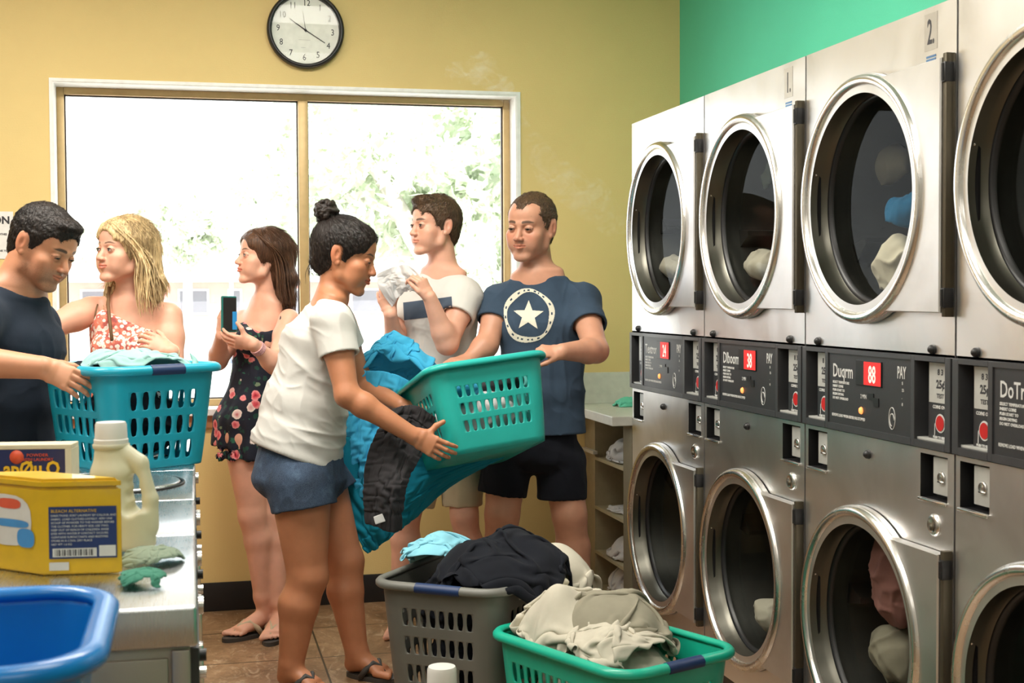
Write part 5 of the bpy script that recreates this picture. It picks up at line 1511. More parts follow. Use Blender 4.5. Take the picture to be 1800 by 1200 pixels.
# ---- 3. man in white tee shaking out a cloth
def man_white():
    D = 5.5; p = lambda x, y, z=0.0: P(x, y, D+z)
    base = p(765, 1100); base[2] = 0
    root, O = person('person', 'man in white tee with a slate chest stripe holding up a white cloth', base, D)
    side = V3(0.93, 0, 0.36); fwd = V3(-0.36, 0, 0.93)
    hc = p(765, 397, -0.03); R = head_frame(V3(-0.80, 0.0, 0.60), V3(0.04, 1, 0)); s = 1.04
    ops, T = head_ops(hc, R, s, male=True, closed=0.15, nose=1.1, wide=0.94)
    nk = p(780, 478); ch = p(772, 560); wa = p(775, 670); hp = p(778, 780)
    ops += [('+', 0.02, rc(T((0, -0.022, -0.055)), nk, 0.053, 0.058)), ('+', 0.03, seg(nk, ch, 0.10, 0.055, 0.13, 0.09, side)), ('+', 0.03, seg(ch, wa, 0.13, 0.09, 0.125, 0.09, side)), ('+', 0.03, seg(wa, hp, 0.125, 0.09, 0.145, 0.10, side))]
    S1 = p(818, 520, -0.06); E1 = p(786, 604, -0.20); W1 = p(755, 522, -0.26)
    S2 = p(724, 520, 0.07); E2 = p(696, 610, -0.03); W2 = p(686, 552, -0.14)
    ops += arm_ops(S1, E1, W1, (0.052, 0.046, 0.043, 0.027)); ops += arm_ops(S2, E2, W2, (0.050, 0.042, 0.040, 0.026))
    h1, b1 = hand_ops(W1, V3(-0.42, 0.90, 0.1), V3(0.75, 0.2, 0.6), -1, curls=[(0.7, 0.9, 0.5), (0.8, 1.0, 0.6), (0.9, 1.0, 0.6), (0.9, 1.0, 0.6)], s=0.86, thumb_dir=(0.1, 1.0, -0.5))
    h2, b2 = hand_ops(W2, V3(-0.35, 0.93, 0), V3(-0.3, 0.1, 0.9), 1, curl=(0.3, 0.4, 0.3), s=0.82)
    ops += h1+h2
    hl = p(812, 800); hr = p(752, 800)
    ops += leg_ops(hl, p(816, 905, -0.02), p(838, 1065, 0), p(850, 1112, -0.2), (0.08, 0.057, 0.058, 0.038), calfdir=V3(0, 0, -1))
    ops += leg_ops(hr, p(716, 898, -0.02), p(704, 1065, 0), p(692, 1112, -0.2), (0.08, 0.057, 0.058, 0.038), calfdir=V3(0, 0, -1))
    body_mesh(root, O, ops, [headbox(hc, s), (b1[0], b1[1], 0.0026), (b2[0], b2[1], 0.0026)], SK_FAIR, (hc, R, s), male=True, stubble=0.05, brow=(0.07, 0.045, 0.03), wide=0.94)
    eyes(hc, R, s, (-0.1, 1, 0.0), root, O, wide=0.94, closed=0.15)
    short_hair(root, O, hc, R, s*0.98, M_HMID, 0.005, 0.011, ((0.0, 0.058, 0.094), (0.050, 0.042, 0.026)), 0.068, 8, fl=0.016, fn=8000)
    cu1 = S1+(E1-S1)*0.45; cu2 = S2+(E2-S2)*0.55
    to = tee_ops(side, p(779, 484), ch, wa, p(778, 765), (0.112, 0.062), (0.150, 0.112), (0.150, 0.118), (0.160, 0.125), [(S1, cu1, 0.066, 0.072), (S2, cu2, 0.060, 0.064)], 0.054, V3(0, 1, 0.1), p(776, 474, -0.02))
    sh = garment('tee_shirt', to, 0.004, M_WTEE, root, O, 0.0075, 8, 41, aniso=(1.2, 0.5, 0.8), axes=np.stack([side, fwd, Z3], 1), damp=list(DAMP))
    c = P(752, 542, D-0.1)
    surface_decal('stripe_print', sh, lambda x, y: True, c, VR+0.10*VU, VU-0.10*VR, VF, M_STRIPE, step=0.006, bounds=(-0.102, 0.096, -0.036, 0.036))
    so = shorts_ops(side, p(780, 755), p(780, 800), (0.150, 0.108), (0.165, 0.12), [(hl, p(813, 888), 0.086, 0.080), (hr, p(728, 884), 0.086, 0.082)])
    garment('shorts', so, 0.0042, M_BEIGE, root, O, 0.005, 9, 15)
    return W1, W2
man_white()

# ---- 4. woman in dark floral romper with a phone
def woman_floral():
    D = 5.45; p = lambda x, y, z=0.0: P(x, y, D+z)
    base = p(452, 1092); base[2] = 0
    root, O = person('person', 'woman in dark rose-print romper and sandals holding a phone by the window', base, D)
    side = V3(0.85, 0, 0.52); fwd = V3(-0.52, 0, 0.85)
    hc = p(462, 452, -0.03); R = head_frame(V3(-0.86, 0.10, 0.50), V3(0.05, 1, 0)); s = 0.99
    ops, T = head_ops(hc, R, s, male=False, closed=0.2, nose=0.9, wide=0.95, ear=False)
    nk = p(470, 530); ch = p(454, 600); wa = p(446, 665); hp = p(434, 750)
    ops += [('+', 0.02, rc(T((0, -0.022, -0.055)), nk, 0.045, 0.048)), ('+', 0.03, seg(nk, ch, 0.08, 0.045, 0.105, 0.075, side)), ('+', 0.03, seg(ch, wa, 0.105, 0.075, 0.092, 0.068, side)), ('+', 0.03, seg(wa, hp, 0.092, 0.068, 0.125, 0.095, side)),
            ('+', 0.03, ell(p(437, 598, -0.09), (0.05, 0.05, 0.05)))]
    S1 = p(430, 562, 0.07); E1 = p(383, 634, -0.08); W1 = p(389, 590, -0.24)
    S2 = p(508, 562, -0.09); E2 = p(484, 642, -0.22); W2 = p(446, 605, -0.32)
    ops += arm_ops(S1, E1, W1, (0.044, 0.038, 0.036, 0.023)); ops += arm_ops(S2, E2, W2, (0.044, 0.038, 0.036, 0.023))
    h1, b1 = hand_ops(W1, V3(0.05, 1, 0.0), V3(-0.7, 0, 0.7), -1, curls=[(0.5, 0.7, 0.5), (0.6, 0.8, 0.5), (0.7, 0.8, 0.5), (0.8, 0.8, 0.5)], s=0.84)
    h2, b2 = hand_ops(W2, V3(-0.97, 0.12, 0.05), V3(0.1, -0.6, 0.8), 1, curl=(0.25, 0.4, 0.3), s=0.84, thumb_dir=(0.9, 0.5, -0.3))
    ops += h1+h2
    hr = p(428, 770, -0.04); hl = p(462, 770, 0.05)
    ops += leg_ops(hr, p(444, 905, -0.04), p(461, 1048, -0.02), p(400, 1098, -0.14), (0.082, 0.055, 0.054, 0.034), calfdir=V3(0.6, 0, -0.6), lift=0.014)
    ops += leg_ops(hl, p(474, 905, 0.03), p(492, 1060, -0.02), p(474, 1116, -0.20), (0.08, 0.054, 0.052, 0.034), calfdir=V3(0.4, 0, -0.8), lift=0.014)
    body_mesh(root, O, ops, [headbox(hc, s), (np.minimum(b1[0], b2[0]), np.maximum(b1[1], b2[1]), 0.0026)], SK_FAIR, (hc, R, s), male=False, brow=(0.09, 0.055, 0.035), wide=0.95)
    eyes(hc, R, s, (0.1, 1, 0.15), root, O, wide=0.95, closed=0.2)
    # long straight hair
    o, _ = cap_ops(hc, R, s, 0.010, 0.004, 0.012)
    el = lambda q, r: ell(T(q), np.asarray(r)*s, R)
    o.append(('+', 0.03, seg(p(487, 440, 0.0), p(494, 490, 0.0), 0.072, 0.060, 0.070, 0.050, side)))
    o.append(('+', 0.03, seg(p(494, 490, 0.0), p(497, 535, 0.0), 0.070, 0.050, 0.062, 0.036, side)))
    o.append(('-', 0.010*s, el((0, 0.110, -0.035), (0.070, 0.058, 0.105))))
    for sx in (-1, 1): o.append(('-', 0.010*s, el((sx*0.070, 0.085, -0.050), (0.046, 0.050, 0.085))))
    o.append(('-', 0.010*s, el((0.0, 0.060, -0.13), (0.075, 0.055, 0.075))))
    V, Q = build_sdf(o, 0.003); N = vnormals(V, Q)
    V = V+N*(0.0030*fbm(np.stack([V[:, 0]*85, V[:, 1]*85, V[:, 2]*6], 1), 3, 2))[:, None]
    hair = np_mesh('hair', V, Q, M_HBROWN, root, None, O)
    top = T((0.01, 0.03, 0.14))
    ql = ((V-hc)@R)/s; kp = (ql[:, 1] < 0.035) | (ql[:, 2] < -0.06); V, N = V[kp], N[kp]
    fur('fine_hair', V, N, 6000, 0.045, 0.0007, lambda q: np.where((q[:, 2:3] > hc[2]+0.03), q-top, np.tile([[0, 0, -1.0]], (len(q), 1))), M_HBROWN, hair, O, 2, 0.05, 0.08)
    g = [[T((sx*0.03, 0.06, 0.098)), T((sx*0.082, 0.02, 0.055)), p(480+w_, 455, -0.08*-1 if False else dz), p(486+w_, 505, dz), p(490+w_*1.2, 540+h_, dz)] for sx, w_, dz, h_ in ((-1, 4, -0.085, 0), (-1, 14, -0.07, 8), (-1, 24, -0.03, 4), (-1, 30, 0.02, -4))]
    add_strands('hair_strands', g, 130, 0.0022, M_HBROWN, hair, O, 5, 0.007, 0.002)
    # romper
    d = [('+', 0, seg(p(455, 585), p(447, 665), 0.112, 0.082, 0.100, 0.076, side)), ('+', 0.02, ell(p(437, 598, -0.09), (0.057, 0.057, 0.056))),
         ('+', 0.03, seg(p(447, 665), p(436, 740), 0.100, 0.076, 0.142, 0.112, side)), ('+', 0.03, seg(p(436, 740), p(431, 840), 0.142, 0.112, 0.152, 0.120, side)),
         ('&', 0, half(p(430, 803), (0, 0, -1))), ('-', 0, seg(p(430, 790), p(430, 850), 0.143, 0.110, 0.146, 0.112, side)),
         ('-', 0.012, ell(p(462, 556, -0.06), (0.075, 0.12, 0.060)))]
    ang0 = p(440, 740)
    def flute(V, N):
        q = (V-ang0); a = np.arctan2(q@side, q@fwd); h = np.clip((p(440, 690)[2]-V[:, 2])/0.25, 0, 1); return 0.008*h*(0.7+np.sin(a*9+1.5*np.sin(a*2)))
    dr = garment('romper', d, 0.0045, M_FLDK, root, O, 0.005, 11, 6, extra=flute)
    bm = bmesh.new()
    for pts in ([p(487, 584, -0.14), p(494, 560, -0.13), p(496, 549, -0.10)], [p(436, 582, -0.03), p(437, 560, -0.01), p(443, 542, 0.03), p(450, 538, 0.07)]):
        bm_tube(bm, [np.asarray(q)-O for q in pts], 0.005, 6)
    bm_obj('shoulder_strap', bm, M_FLDK, dr, smooth=True)
    for an, toe in ((p(461, 1048, -0.02), p(400, 1098, -0.14)), (p(492, 1060, -0.02), p(474, 1116, -0.20))):
        sandal(root, O, an, toe)
    wr = W2+nrm(E2-W2)*0.02
    bm = bmesh.new(); ax = nrm(E2-W2); u, v, _ = frame_of(ax, (0, 0, 1))
    for k in range(4): bm_tube(bm, [wr-O+ax*0.006*k+(u*math.cos(t)+v*math.sin(t))*0.027 for t in np.linspace(0, 6.283, 21)[:-1]], 0.0032, 6, closed=True)
    bm_obj('bracelet', bm, plain('pink_beads', srgb(200, 150, 150), 0.4, vs=200, var=0.4), root, smooth=True)
def sandal(root, O, an, toe, strap=None):
    an, toe = np.asarray(an), np.asarray(toe); f2 = nrm(np.array([toe[0]-an[0], toe[1]-an[1], 0])); L = np.linalg.norm((toe-an)[:2]); sd = np.cross(f2, Z3)
    base = np.array([an[0], an[1], 0.0])-O; base[2] = 0
    bm = bmesh.new(); n = 36; rings = []
    for z, e in ((0.0, 0.0), (0.014, 0.003), (0.016, 0.001)):
        r = []
        for i in range(n):
            t = 2*math.pi*i/n; l = (L+0.045)/2+0.012; x = math.cos(t)*l; w = (0.043+0.006*math.cos(t))*math.sin(t)
            q = base+f2*((L-0.035)/2+0.006+x)+sd*w*(1+e*4); r.append(bm.verts.new((q[0], q[1], z)))
        rings.append(r)
    for A, B in zip(rings, rings[1:]):
        for k in range(n): bm.faces.new((A[k], A[(k+1) % n], B[(k+1) % n], B[k]))
    bm.faces.new(rings[0][::-1]); bm.faces.new(rings[-1])
    so = bm_obj('sandal', bm, M_RUBBER, root, autos=40)
    bm = bmesh.new()
    for sg in (-1, 1):
        pts = [base+f2*(0.035)+sd*sg*0.046+Z3*0.012, base+f2*(0.055)+sd*sg*0.040+Z3*0.040, base+f2*(0.075)+sd*sg*0.018+Z3*0.062, base+f2*(L-0.055)+sd*0.004+Z3*0.050, base+f2*(L-0.028)+sd*0.006+Z3*0.022]
        bm_tube(bm, pts, [0.010, 0.011, 0.010, 0.007, 0.004], 8)
    bm_obj('sandal_strap', bm, strap or M_STRAP, so, smooth=True)
woman_floral()
woman_front()

# ---- 5. blonde woman in coral dress
def woman_blonde():
    D = 4.95; p = lambda x, y, z=0.0: P(x, y, D+z)
    base = p(222, 1160); base[2] = 0
    root, O = person('person', 'blonde woman in coral flower-print one-shoulder dress turning towards the man on the left', base, D)
    side = V3(0.99, 0, 0.1); fwd = V3(-0.1, 0, 0.99)
    hc = p(219, 440, -0.03); R = head_frame(V3(-0.60, 0.02, 0.80), V3(0.06, 1, 0)); s = 1.03
    ops, T = head_ops(hc, R, s, male=False, closed=0.15, nose=0.95, smile=0.35, wide=0.98, ear=False)
    nk = p(228, 532); ch = p(222, 610); wa = p(218, 690); hp = p(216, 790)
    ops += [('+', 0.02, rc(T((0, -0.022, -0.055)), nk, 0.047, 0.051)), ('+', 0.035, seg(nk, ch, 0.115, 0.052, 0.125, 0.085, side)), ('+', 0.03, seg(ch, wa, 0.125, 0.085, 0.11, 0.08, side)), ('+', 0.03, seg(wa, hp, 0.11, 0.08, 0.15, 0.11, side))]
    S1 = p(296, 556, -0.0); E1 = p(303, 662, -0.06); W1 = p(300, 618, -0.26)
    S2 = p(160, 545, 0.0); E2 = p(82, 578, -0.12); W2 = p(20, 590, -0.32)
    ops += arm_ops(S1, E1, W1, (0.052, 0.046, 0.040, 0.026)); ops += arm_ops(S2, E2, W2, (0.052, 0.046, 0.042, 0.026))
    h1, b1 = hand_ops(W1, V3(-0.85, 0.50, 0.1), V3(0.1, 0.5, 0.8), 1, curl=(0.4, 0.5, 0.4), s=0.85)
    h2, b2 = hand_ops(W2, V3(-1, 0, 0.1), V3(0, 0.8, 0.4), 1, s=0.85)
    ops += h1+h2
    for sx in (-1, 1):
        hj = p(218+sx*38, 800); ops += leg_ops(hj, p(218+sx*40, 940), p(218+sx*42, 1120), p(214+sx*46, 1165, -0.2), (0.088, 0.058, 0.056, 0.035), calfdir=V3(0, 0, -1))
    ops += [('+', 0.03, ell(p(190, 612, -0.085), (0.055, 0.05, 0.052))), ('+', 0.03, ell(p(250, 614, -0.085), (0.055, 0.05, 0.052)))]
    body_mesh(root, O, ops, [headbox(hc, s), (b1[0], b1[1], 0.0026)], SK_FAIR, (hc, R, s), male=False, brow=(0.12, 0.07, 0.04), smile=0.35, wide=0.98)
    eyes(hc, R, s, (0.15, 1, 0.05), root, O, iris=(0.10, 0.12, 0.12), wide=0.98, closed=0.15)
    d = [('+', 0, seg(p(220, 578), p(218, 690), 0.134, 0.086, 0.118, 0.088, side)), ('+', 0.025, ell(p(190, 612, -0.085), (0.062, 0.057, 0.058))), ('+', 0.025, ell(p(250, 614, -0.085), (0.062, 0.057, 0.058))),
         ('+', 0.03, seg(p(218, 690), p(216, 800), 0.118, 0.088, 0.165, 0.125, side)), ('+', 0.03, seg(p(216, 800), p(216, 960), 0.165, 0.125, 0.19, 0.15, side)), ('&', 0, half(p(216, 900), (0, 0, -1))),
         ('+', 0.02, ell(p(190, 572, -0.06), (0.05, 0.045, 0.06))), ('&', 0.004, half(p(194, 545), nrm(Z3+0.44*side))), ('&', 0.004, half(p(190, 545), nrm(Z3-0.75*side)))]
    garment('dress', d, 0.0045, M_FLCO, root, O, 0.004, 11, 6)
    bm = bmesh.new(); bm_tube(bm, [np.asarray(q)-O for q in (p(192, 505, -0.03), p(190, 535, -0.07), p(193, 565, -0.125), p(197, 598, -0.155))], 0.006, 8)
    bm_tube(bm, [np.asarray(q)-O for q in (p(174, 527, 0.0), p(170, 540, -0.055), p(166, 560, -0.075))], 0.003, 6)
    bm_obj('halter_strap', bm, plain('brown_cord', srgb(110, 80, 50), 0.7), root, smooth=True)
    bm = bmesh.new(); ax = nrm(E1-W1); u, v, _ = frame_of(ax, (0, 0, 1))
    for k in range(2): bm_tube(bm, [W1-O+ax*0.007*k+(u*math.cos(t)+v*math.sin(t))*0.029 for t in np.linspace(0, 6.283, 21)[:-1]], 0.003, 6, closed=True)
    bm_obj('bracelet', bm, M_STRAP, root, smooth=True)
    # long wavy hair
    o, _ = cap_ops(hc, R, s, 0.011, 0.004, 0.010)
    el = lambda q, r: ell(T(q), np.asarray(r)*s, R)
    o.append(('+', 0.03, seg(p(250, 440, 0.02), p(262, 500, 0.02), 0.062, 0.06, 0.060, 0.05, side)))
    o.append(('+', 0.03, seg(p(262, 500, 0.02), p(268, 545, -0.01), 0.058, 0.045, 0.035, 0.03, side)))
    o.append(('+', 0.02, seg(p(208, 500, 0.06), p(196, 540, 0.02), 0.05, 0.03, 0.03, 0.02, side)))
    o.append(('-', 0.010*s, el((0, 0.112, -0.030), (0.068, 0.060, 0.100))))
    for sx in (-1, 1): o.append(('-', 0.008*s, el((sx*0.060, 0.088, -0.045), (0.040, 0.048, 0.080))))
    o.append(('-', 0.010*s, el((0.0, 0.070, -0.13), (0.070, 0.055, 0.070))))
    V, Q = build_sdf(o, 0.003); N = vnormals(V, Q)
    V = V+N*(0.0042*fbm(np.stack([V[:, 0]*70+1.5*np.sin(V[:, 2]*38), V[:, 1]*70, V[:, 2]*7], 1), 3, 2))[:, None]
    hair = np_mesh('hair', V, Q, M_HBLOND, root, None, O)
    top = T((0.02, 0.03, 0.14))
    ql = ((V-hc)@R)/s; kp = (ql[:, 1] < 0.035) | (ql[:, 2] < -0.06); V, N = V[kp], N[kp]
    fur('fine_hair', V, N, 7000, 0.050, 0.0008, lambda q: np.where((q[:, 2:3] > hc[2]+0.03), q-top, np.tile([[0, 0, -1.0]], (len(q), 1))+0.25*np.sin(q[:, 2:3]*60)*side), M_HBLOND, hair, O, 2, 0.08, 0.12)
    g = [[T((-0.01, 0.075, 0.092)), T((-0.060, 0.060, 0.055)), p(246+w_*0.5, 450, dz), p(252+w_, 500, dz), p(258+w_, 545+h_, dz)] for w_, dz, h_ in ((-8, -0.09, 28), (4, -0.10, 22), (16, -0.07, 4), (26, -0.02, -6), (24, 0.05, -10))]
    add_strands('hair_strands', g, 190, 0.0030, M_HBLOND, hair, O, 6, 0.008, 0.010, 11)
    g = [[T((0.02, 0.07, 0.09)), T((0.078, 0.02, 0.04)), p(193+w_, 480, 0.03), p(190+w_, 515, -0.01), p(190+w_, 545+h_, -0.05)] for w_, h_ in ((0, 0), (10, 18))]
    add_strands('front_strands', g, 45, 0.0026, M_HBLOND, hair, O, 7, 0.006, 0.008, 11)
woman_blonde()

# ---- 6. man at the left edge
def man_left():
    D = 4.0; p = lambda x, y, z=0.0: P(x, y, D+z)
    base = p(-20, 1300); base[2] = 0
    root, O = person('person', 'man in dark navy tee looking down at the blue basket he holds by its rim', base, D)
    side = V3(0.62, 0, -0.78); fwd = V3(0.78, 0, 0.62)
    hc = p(76, 431, 0.0); R = head_frame(V3(0.84, -0.44, 0.32), V3(0.40, 0.92, 0.1)); s = 1.02
    ops, T = head_ops(hc, R, s, male=True, closed=0.7, smile=0.7, jaw=1.05)
    nk = p(28, 512, 0.02); ch = p(12, 600); wa = p(6, 710); hp = p(-14, 830)
    ops += [('+', 0.02, rc(T((0, -0.024, -0.055)), nk, 0.062, 0.070)), ('+', 0.03, seg(nk, ch, 0.10, 0.07, 0.155, 0.11, side)), ('+', 0.03, seg(ch, wa, 0.155, 0.11, 0.14, 0.11, side)), ('+', 0.03, seg(wa, hp, 0.14, 0.11, 0.155, 0.12, side))]
    S1 = p(-42, 560, -0.16); E1 = p(-78, 632, -0.34); W1 = p(74, 646, -0.36)
    S2 = p(66, 570, 0.16); E2 = p(62, 660, 0.28); W2 = p(90, 668, 0.22)
    ops += arm_ops(S1, E1, W1, (0.060, 0.050, 0.045, 0.031)); ops += arm_ops(S2, E2, W2, (0.056, 0.048, 0.045, 0.030))
    h1, b1 = hand_ops(W1, V3(0.88, -0.38, -0.15), V3(0.05, 0.45, 0.9), -1, curls=[(0.15, 0.35, 0.25), (0.2, 0.4, 0.3), (0.25, 0.45, 0.3), (0.3, 0.45, 0.3)], s=0.93, spread=0.06, thumb_dir=(0.45, 0.9, -0.5))
    h2, b2 = hand_ops(W2, V3(0.8, -0.1, -0.5), V3(0.0, 0.9, 0.3), 1, s=0.8)
    ops += h1+h2
    for sx, dz in ((-1, -0.09), (1, 0.09)):
        hj = p(-20+sx*18, 860, dz); ops += leg_ops(hj, p(-22+sx*20, 1060, dz), p(-26+sx*20, 1275, dz), p(40+sx*20, 1310, dz-0.1), (0.09, 0.062, 0.06, 0.04), calfdir=V3(-1, 0, 0))
    body_mesh(root, O, ops, [headbox(hc, s), (b1[0], b1[1], 0.0024)], SK_LM, (hc, R, s), male=True, stubble=0.6, brow=(0.03, 0.02, 0.015), smile=0.7)
    eyes(hc, R, s, (0.1, 1, -0.5), root, O, closed=0.7)
    short_hair(root, O, hc, R, s, M_HBLACK, 0.0035, 0.006, ((0.0, 0.062, 0.086), (0.046, 0.032, 0.018)), 0.067, 9, fl=0.010, fn=9000, lift=0.45)
    cu1 = S1+(E1-S1)*0.6; cu2 = S2+(E2-S2)*0.5
    to = tee_ops(side, p(26, 520), ch, wa, p(-6, 800), (0.115, 0.08), (0.172, 0.130), (0.165, 0.135), (0.175, 0.142), [(S1, cu1, 0.074, 0.078), (S2, cu2, 0.066, 0.070)], 0.074, V3(0.35, 1, 0.05), p(34, 500, 0.0))
    garment('tee_shirt', to, 0.004, M_NAVYT, root, O, 0.008, 7.5, 51, aniso=(1.2, 0.5, 0.7), axes=np.stack([side, fwd, Z3], 1), damp=list(DAMP))
    so = shorts_ops(side, p(-10, 790), p(-14, 850), (0.16, 0.13), (0.172, 0.135), [(p(-38, 860, -0.09), p(-42, 1000, -0.09), 0.098, 0.092), (p(-2, 860, 0.09), p(-2, 1000, 0.09), 0.098, 0.092)])
    garment('shorts', so, 0.007, M_BLKSH, root, O, 0.004, 9, 13)
man_left()
# ------------------------------------------------------------------ laundry baskets
def plastic(name, col, rough=0.32, trans=0.0):
    m, nt, b = newmat(name)
    c = ramp(nt, noise(nt, coords(nt), 12, 3), [(0.3, tuple(x*0.94 for x in col)), (0.7, tuple(min(1, x*1.04) for x in col))])
    link(nt, c, b.inputs['Base Color']); b.inputs['Roughness'].default_value = rough
    if trans:
        t_ = nt.nodes.new('ShaderNodeBsdfTranslucent'); link(nt, c, t_.inputs[0]); mx = nt.nodes.new('ShaderNodeMixShader'); mx.inputs[0].default_value = trans
        link(nt, b.outputs[0], mx.inputs[1]); link(nt, t_.outputs[0], mx.inputs[2]); link(nt, mx.outputs[0], nt.nodes['Material Output'].inputs[0])
    return m
M_PTEAL = plastic('teal_plastic', srgb(44, 190, 180), trans=0.15)
M_PGREEN = plastic('green_teal_plastic', srgb(24, 170, 142))
M_PBLUE = plastic('turquoise_blue_plastic', srgb(26, 168, 196), trans=0.12)
M_PGREY = plastic('grey_plastic', srgb(112, 112, 106), 0.45)
M_PCOB = plastic('cobalt_blue_plastic', srgb(20, 120, 196), 0.25)
M_GRIP = plastic('navy_grip', srgb(20, 48, 92), 0.45)

def rrect(a, b, r, s):
    """point on a rounded rectangle (half sizes a, b); s = ('side', k, t) or ('arc', k, t)"""
    kind, k, t = s
    cs = [(1, -1), (1, 1), (-1, 1), (-1, -1)]     # corner after side k
    if kind == 'side':
        if k == 0: return (-(a-r)+2*(a-r)*t, -b)
        if k == 1: return (a, -(b-r)+2*(b-r)*t)
        if k == 2: return ((a-r)-2*(a-r)*t, b)
        return (-a, (b-r)-2*(b-r)*t)
    cx, cy = cs[k][0]*(a-r), cs[k][1]*(b-r)
    th = math.radians([-90, 0, 90, 180][k] + 90*t)
    return (cx+r*math.cos(th), cy+r*math.sin(th))
def basket(name, label, origin, R, L, W_, H, taper, mat, cols, rows=3, corner=0.07, grips=(), r_rim=0.011, band=(0.20, 0.12), lip=0.016, slotw=0.56, smooth_wall=False, group=None, gripmat=None, rimmat=None):
    """R columns: x along L, y along W, z up. origin = centre of the bottom. cols = (n on the L sides, n on the W sides)"""
    root = empty(name, origin, label, 'basket', group)
    R = np.asarray(R); root.matrix_world = Matrix(((*R[0], origin[0]), (*R[1], origin[1]), (*R[2], origin[2]), (0, 0, 0, 1)))
    SUB = 4
    def S(seg_, v):
        k = taper+(1-taper)*(v**0.9)
        a, b = L/2*k, W_/2*k
        x, y = rrect(a, b, corner*(0.85+0.15*v), seg_)
        return (x, y, H*v)
    columns = []       # (segA, t0, t1, slot?)
    for k in range(4):
        n = cols[k % 2]
        if isinstance(n, int): pat = [1]*n
        else: pat = list(n)
        e = 0.3; tot = sum(1 if q_ == 1 else 1 for q_ in pat)+2*e
        columns.append((('side', k), 0, e/tot, 0))
        for i, q_ in enumerate(pat): columns.append((('side', k), (e+i)/tot, (e+i+1)/tot, q_))
        columns.append((('side', k), (e+len(pat))/tot, 1, 0))
        columns.append((('arc', k), 0, 1, 0))
    b0, b1 = band; g = 0.055; rh = (1-b0-b1-g*(rows-1))/rows
    vr = [(0, b1, 0)]
    v = b1
    for i in range(rows):
        vr.append((v, v+rh, 1)); v += rh
        if i < rows-1: vr.append((v, v+g, 0)); v += g
    vr.append((v, 1.0, 0))
    bm = bmesh.new()
    def pt(c, x, y, r_):
        k, t0, t1, _ = c
        return bm.verts.new(S((k[0], k[1], t0+(t1-t0)*x), r_[0]+(r_[1]-r_[0])*y))
    for c in columns:
        for r_ in vr:
            if c[3] and r_[2] and not smooth_wall:
                border = [(i/SUB, 0) for i in range(SUB)]+[(1, i/SUB) for i in range(SUB)]+[(1-i/SUB, 1) for i in range(SUB)]+[(0, 1-i/SUB) for i in range(SUB)]
                # stadium hole
                p0 = S((c[0][0], c[0][1], c[1]), 0.5); p1 = S((c[0][0], c[0][1], c[2]), 0.5)
                wm = math.dist(p0, p1); hm = H*(r_[1]-r_[0]); hw = slotw/2; rr = min(hw*wm, hm*0.45)/hm; top = 0.5-0.04
                hole = []
                for (x, y) in border:
                    a = math.atan2((y-0.5), (x-0.5))
                    ca, sa = math.cos(a), math.sin(a)
                    sx_ = hw*max(-1, min(1, ca*1.9)) if abs(y-0.5) < 0.49 else None
                    if x in (0, 1) and 0 < y < 1: q = (0.5+(1 if x else -1)*hw, 0.5+(y-0.5)*2*(top-rr)*1.0)
                    elif x in (0, 1): q = (0.5+(1 if x else -1)*hw*0.72, 0.5+(1 if y else -1)*(top-rr*0.30))
                    else: q = (0.5+(x-0.5)*2*hw*0.75, 0.5+(1 if y else -1)*(top-rr*0.30*abs((x-0.5)*2)**2))
                    hole.append(q)
                Bv = [pt(c, x, y, r_) for x, y in border]; Hv = [pt(c, x, y, r_) for x, y in hole]
                m = len(border)
                for i in range(m): bm.faces.new((Bv[i], Bv[(i+1) % m], Hv[(i+1) % m], Hv[i]))
            else:
                G = [[pt(c, i/SUB, j/SUB, r_) for j in range(SUB+1)] for i in range(SUB+1)]
                for i in range(SUB):
                    for j in range(SUB): bm.faces.new((G[i][j], G[i+1][j], G[i+1][j+1], G[i][j+1]))
    bmesh.ops.remove_doubles(bm, verts=bm.verts, dist=1e-5)
    # bottom
    be = [e for e in bm.edges if e.is_boundary and all(v_.co.z < 1e-4 for v_ in e.verts)]
    bmesh.ops.contextual_create(bm, geom=be)
    bmesh.ops.recalc_face_normals(bm, faces=bm.faces)
    for f in bm.faces: f.smooth = True
    me = bpy.data.meshes.new('basket_body'); bm.to_mesh(me); bm.free()
    bo_ = finish('basket_body', me, mat, root, smooth=True)
    sd = bo_.modifiers.new('wall', 'SOLIDIFY'); sd.thickness = 0.0035; sd.offset = 0.0; sd.use_even_offset = False
    # rim: flat lip swept outward
    path = []
    for k in range(4):
        for i in range(14): path.append((('side', k, i/14), k, i/14))
        for i in range(8): path.append((('arc', k, i/8), None, 0))
    a, b = L/2, W_/2
    prof = [(-0.005, -0.008), (-0.006, 0.002), (0.0, 0.007), (lip*0.5, 0.009), (lip, 0.006), (lip+0.007, -0.002), (lip+0.007, -0.012), (lip+0.002, -0.017), (lip-0.002, -0.008), (lip*0.45, -0.002)]
    def rim_mesh(sel, e=0.0):
        bm = bmesh.new(); rings = []
        for (seg_, k, t) in sel:
            x0, y0 = rrect(a, b, corner, seg_); x1, y1 = rrect(a+0.01, b+0.01, corner+0.01, seg_)
            n = np.array([x1-x0, y1-y0]); 
            if seg_[0] == 'side': n = np.array([(0, -1), (1, 0), (0, 1), (-1, 0)][seg_[1]], float)
            else: n = n/np.linalg.norm(n)
            c0 = np.array([lip*0.5, -0.003])
            rings.append([bm.verts.new((x0+n[0]*q[0], y0+n[1]*q[0], H+q[1])) for q in [tuple(c0+(np.array(z)-c0)*(1+e)) for z in prof]])
        return bm, rings
    bm, rings = rim_mesh([p_[0:1]+(0, 0) if False else p_ for p_ in path])
    m = len(rings); n = len(prof)
    for i in range(m):
        A, B = rings[i], rings[(i+1) % m]
        for j in range(n): bm.faces.new((A[j], A[(j+1) % n], B[(j+1) % n], B[j]))
    bm_obj('rim', bm, rimmat or mat, root, smooth=True)
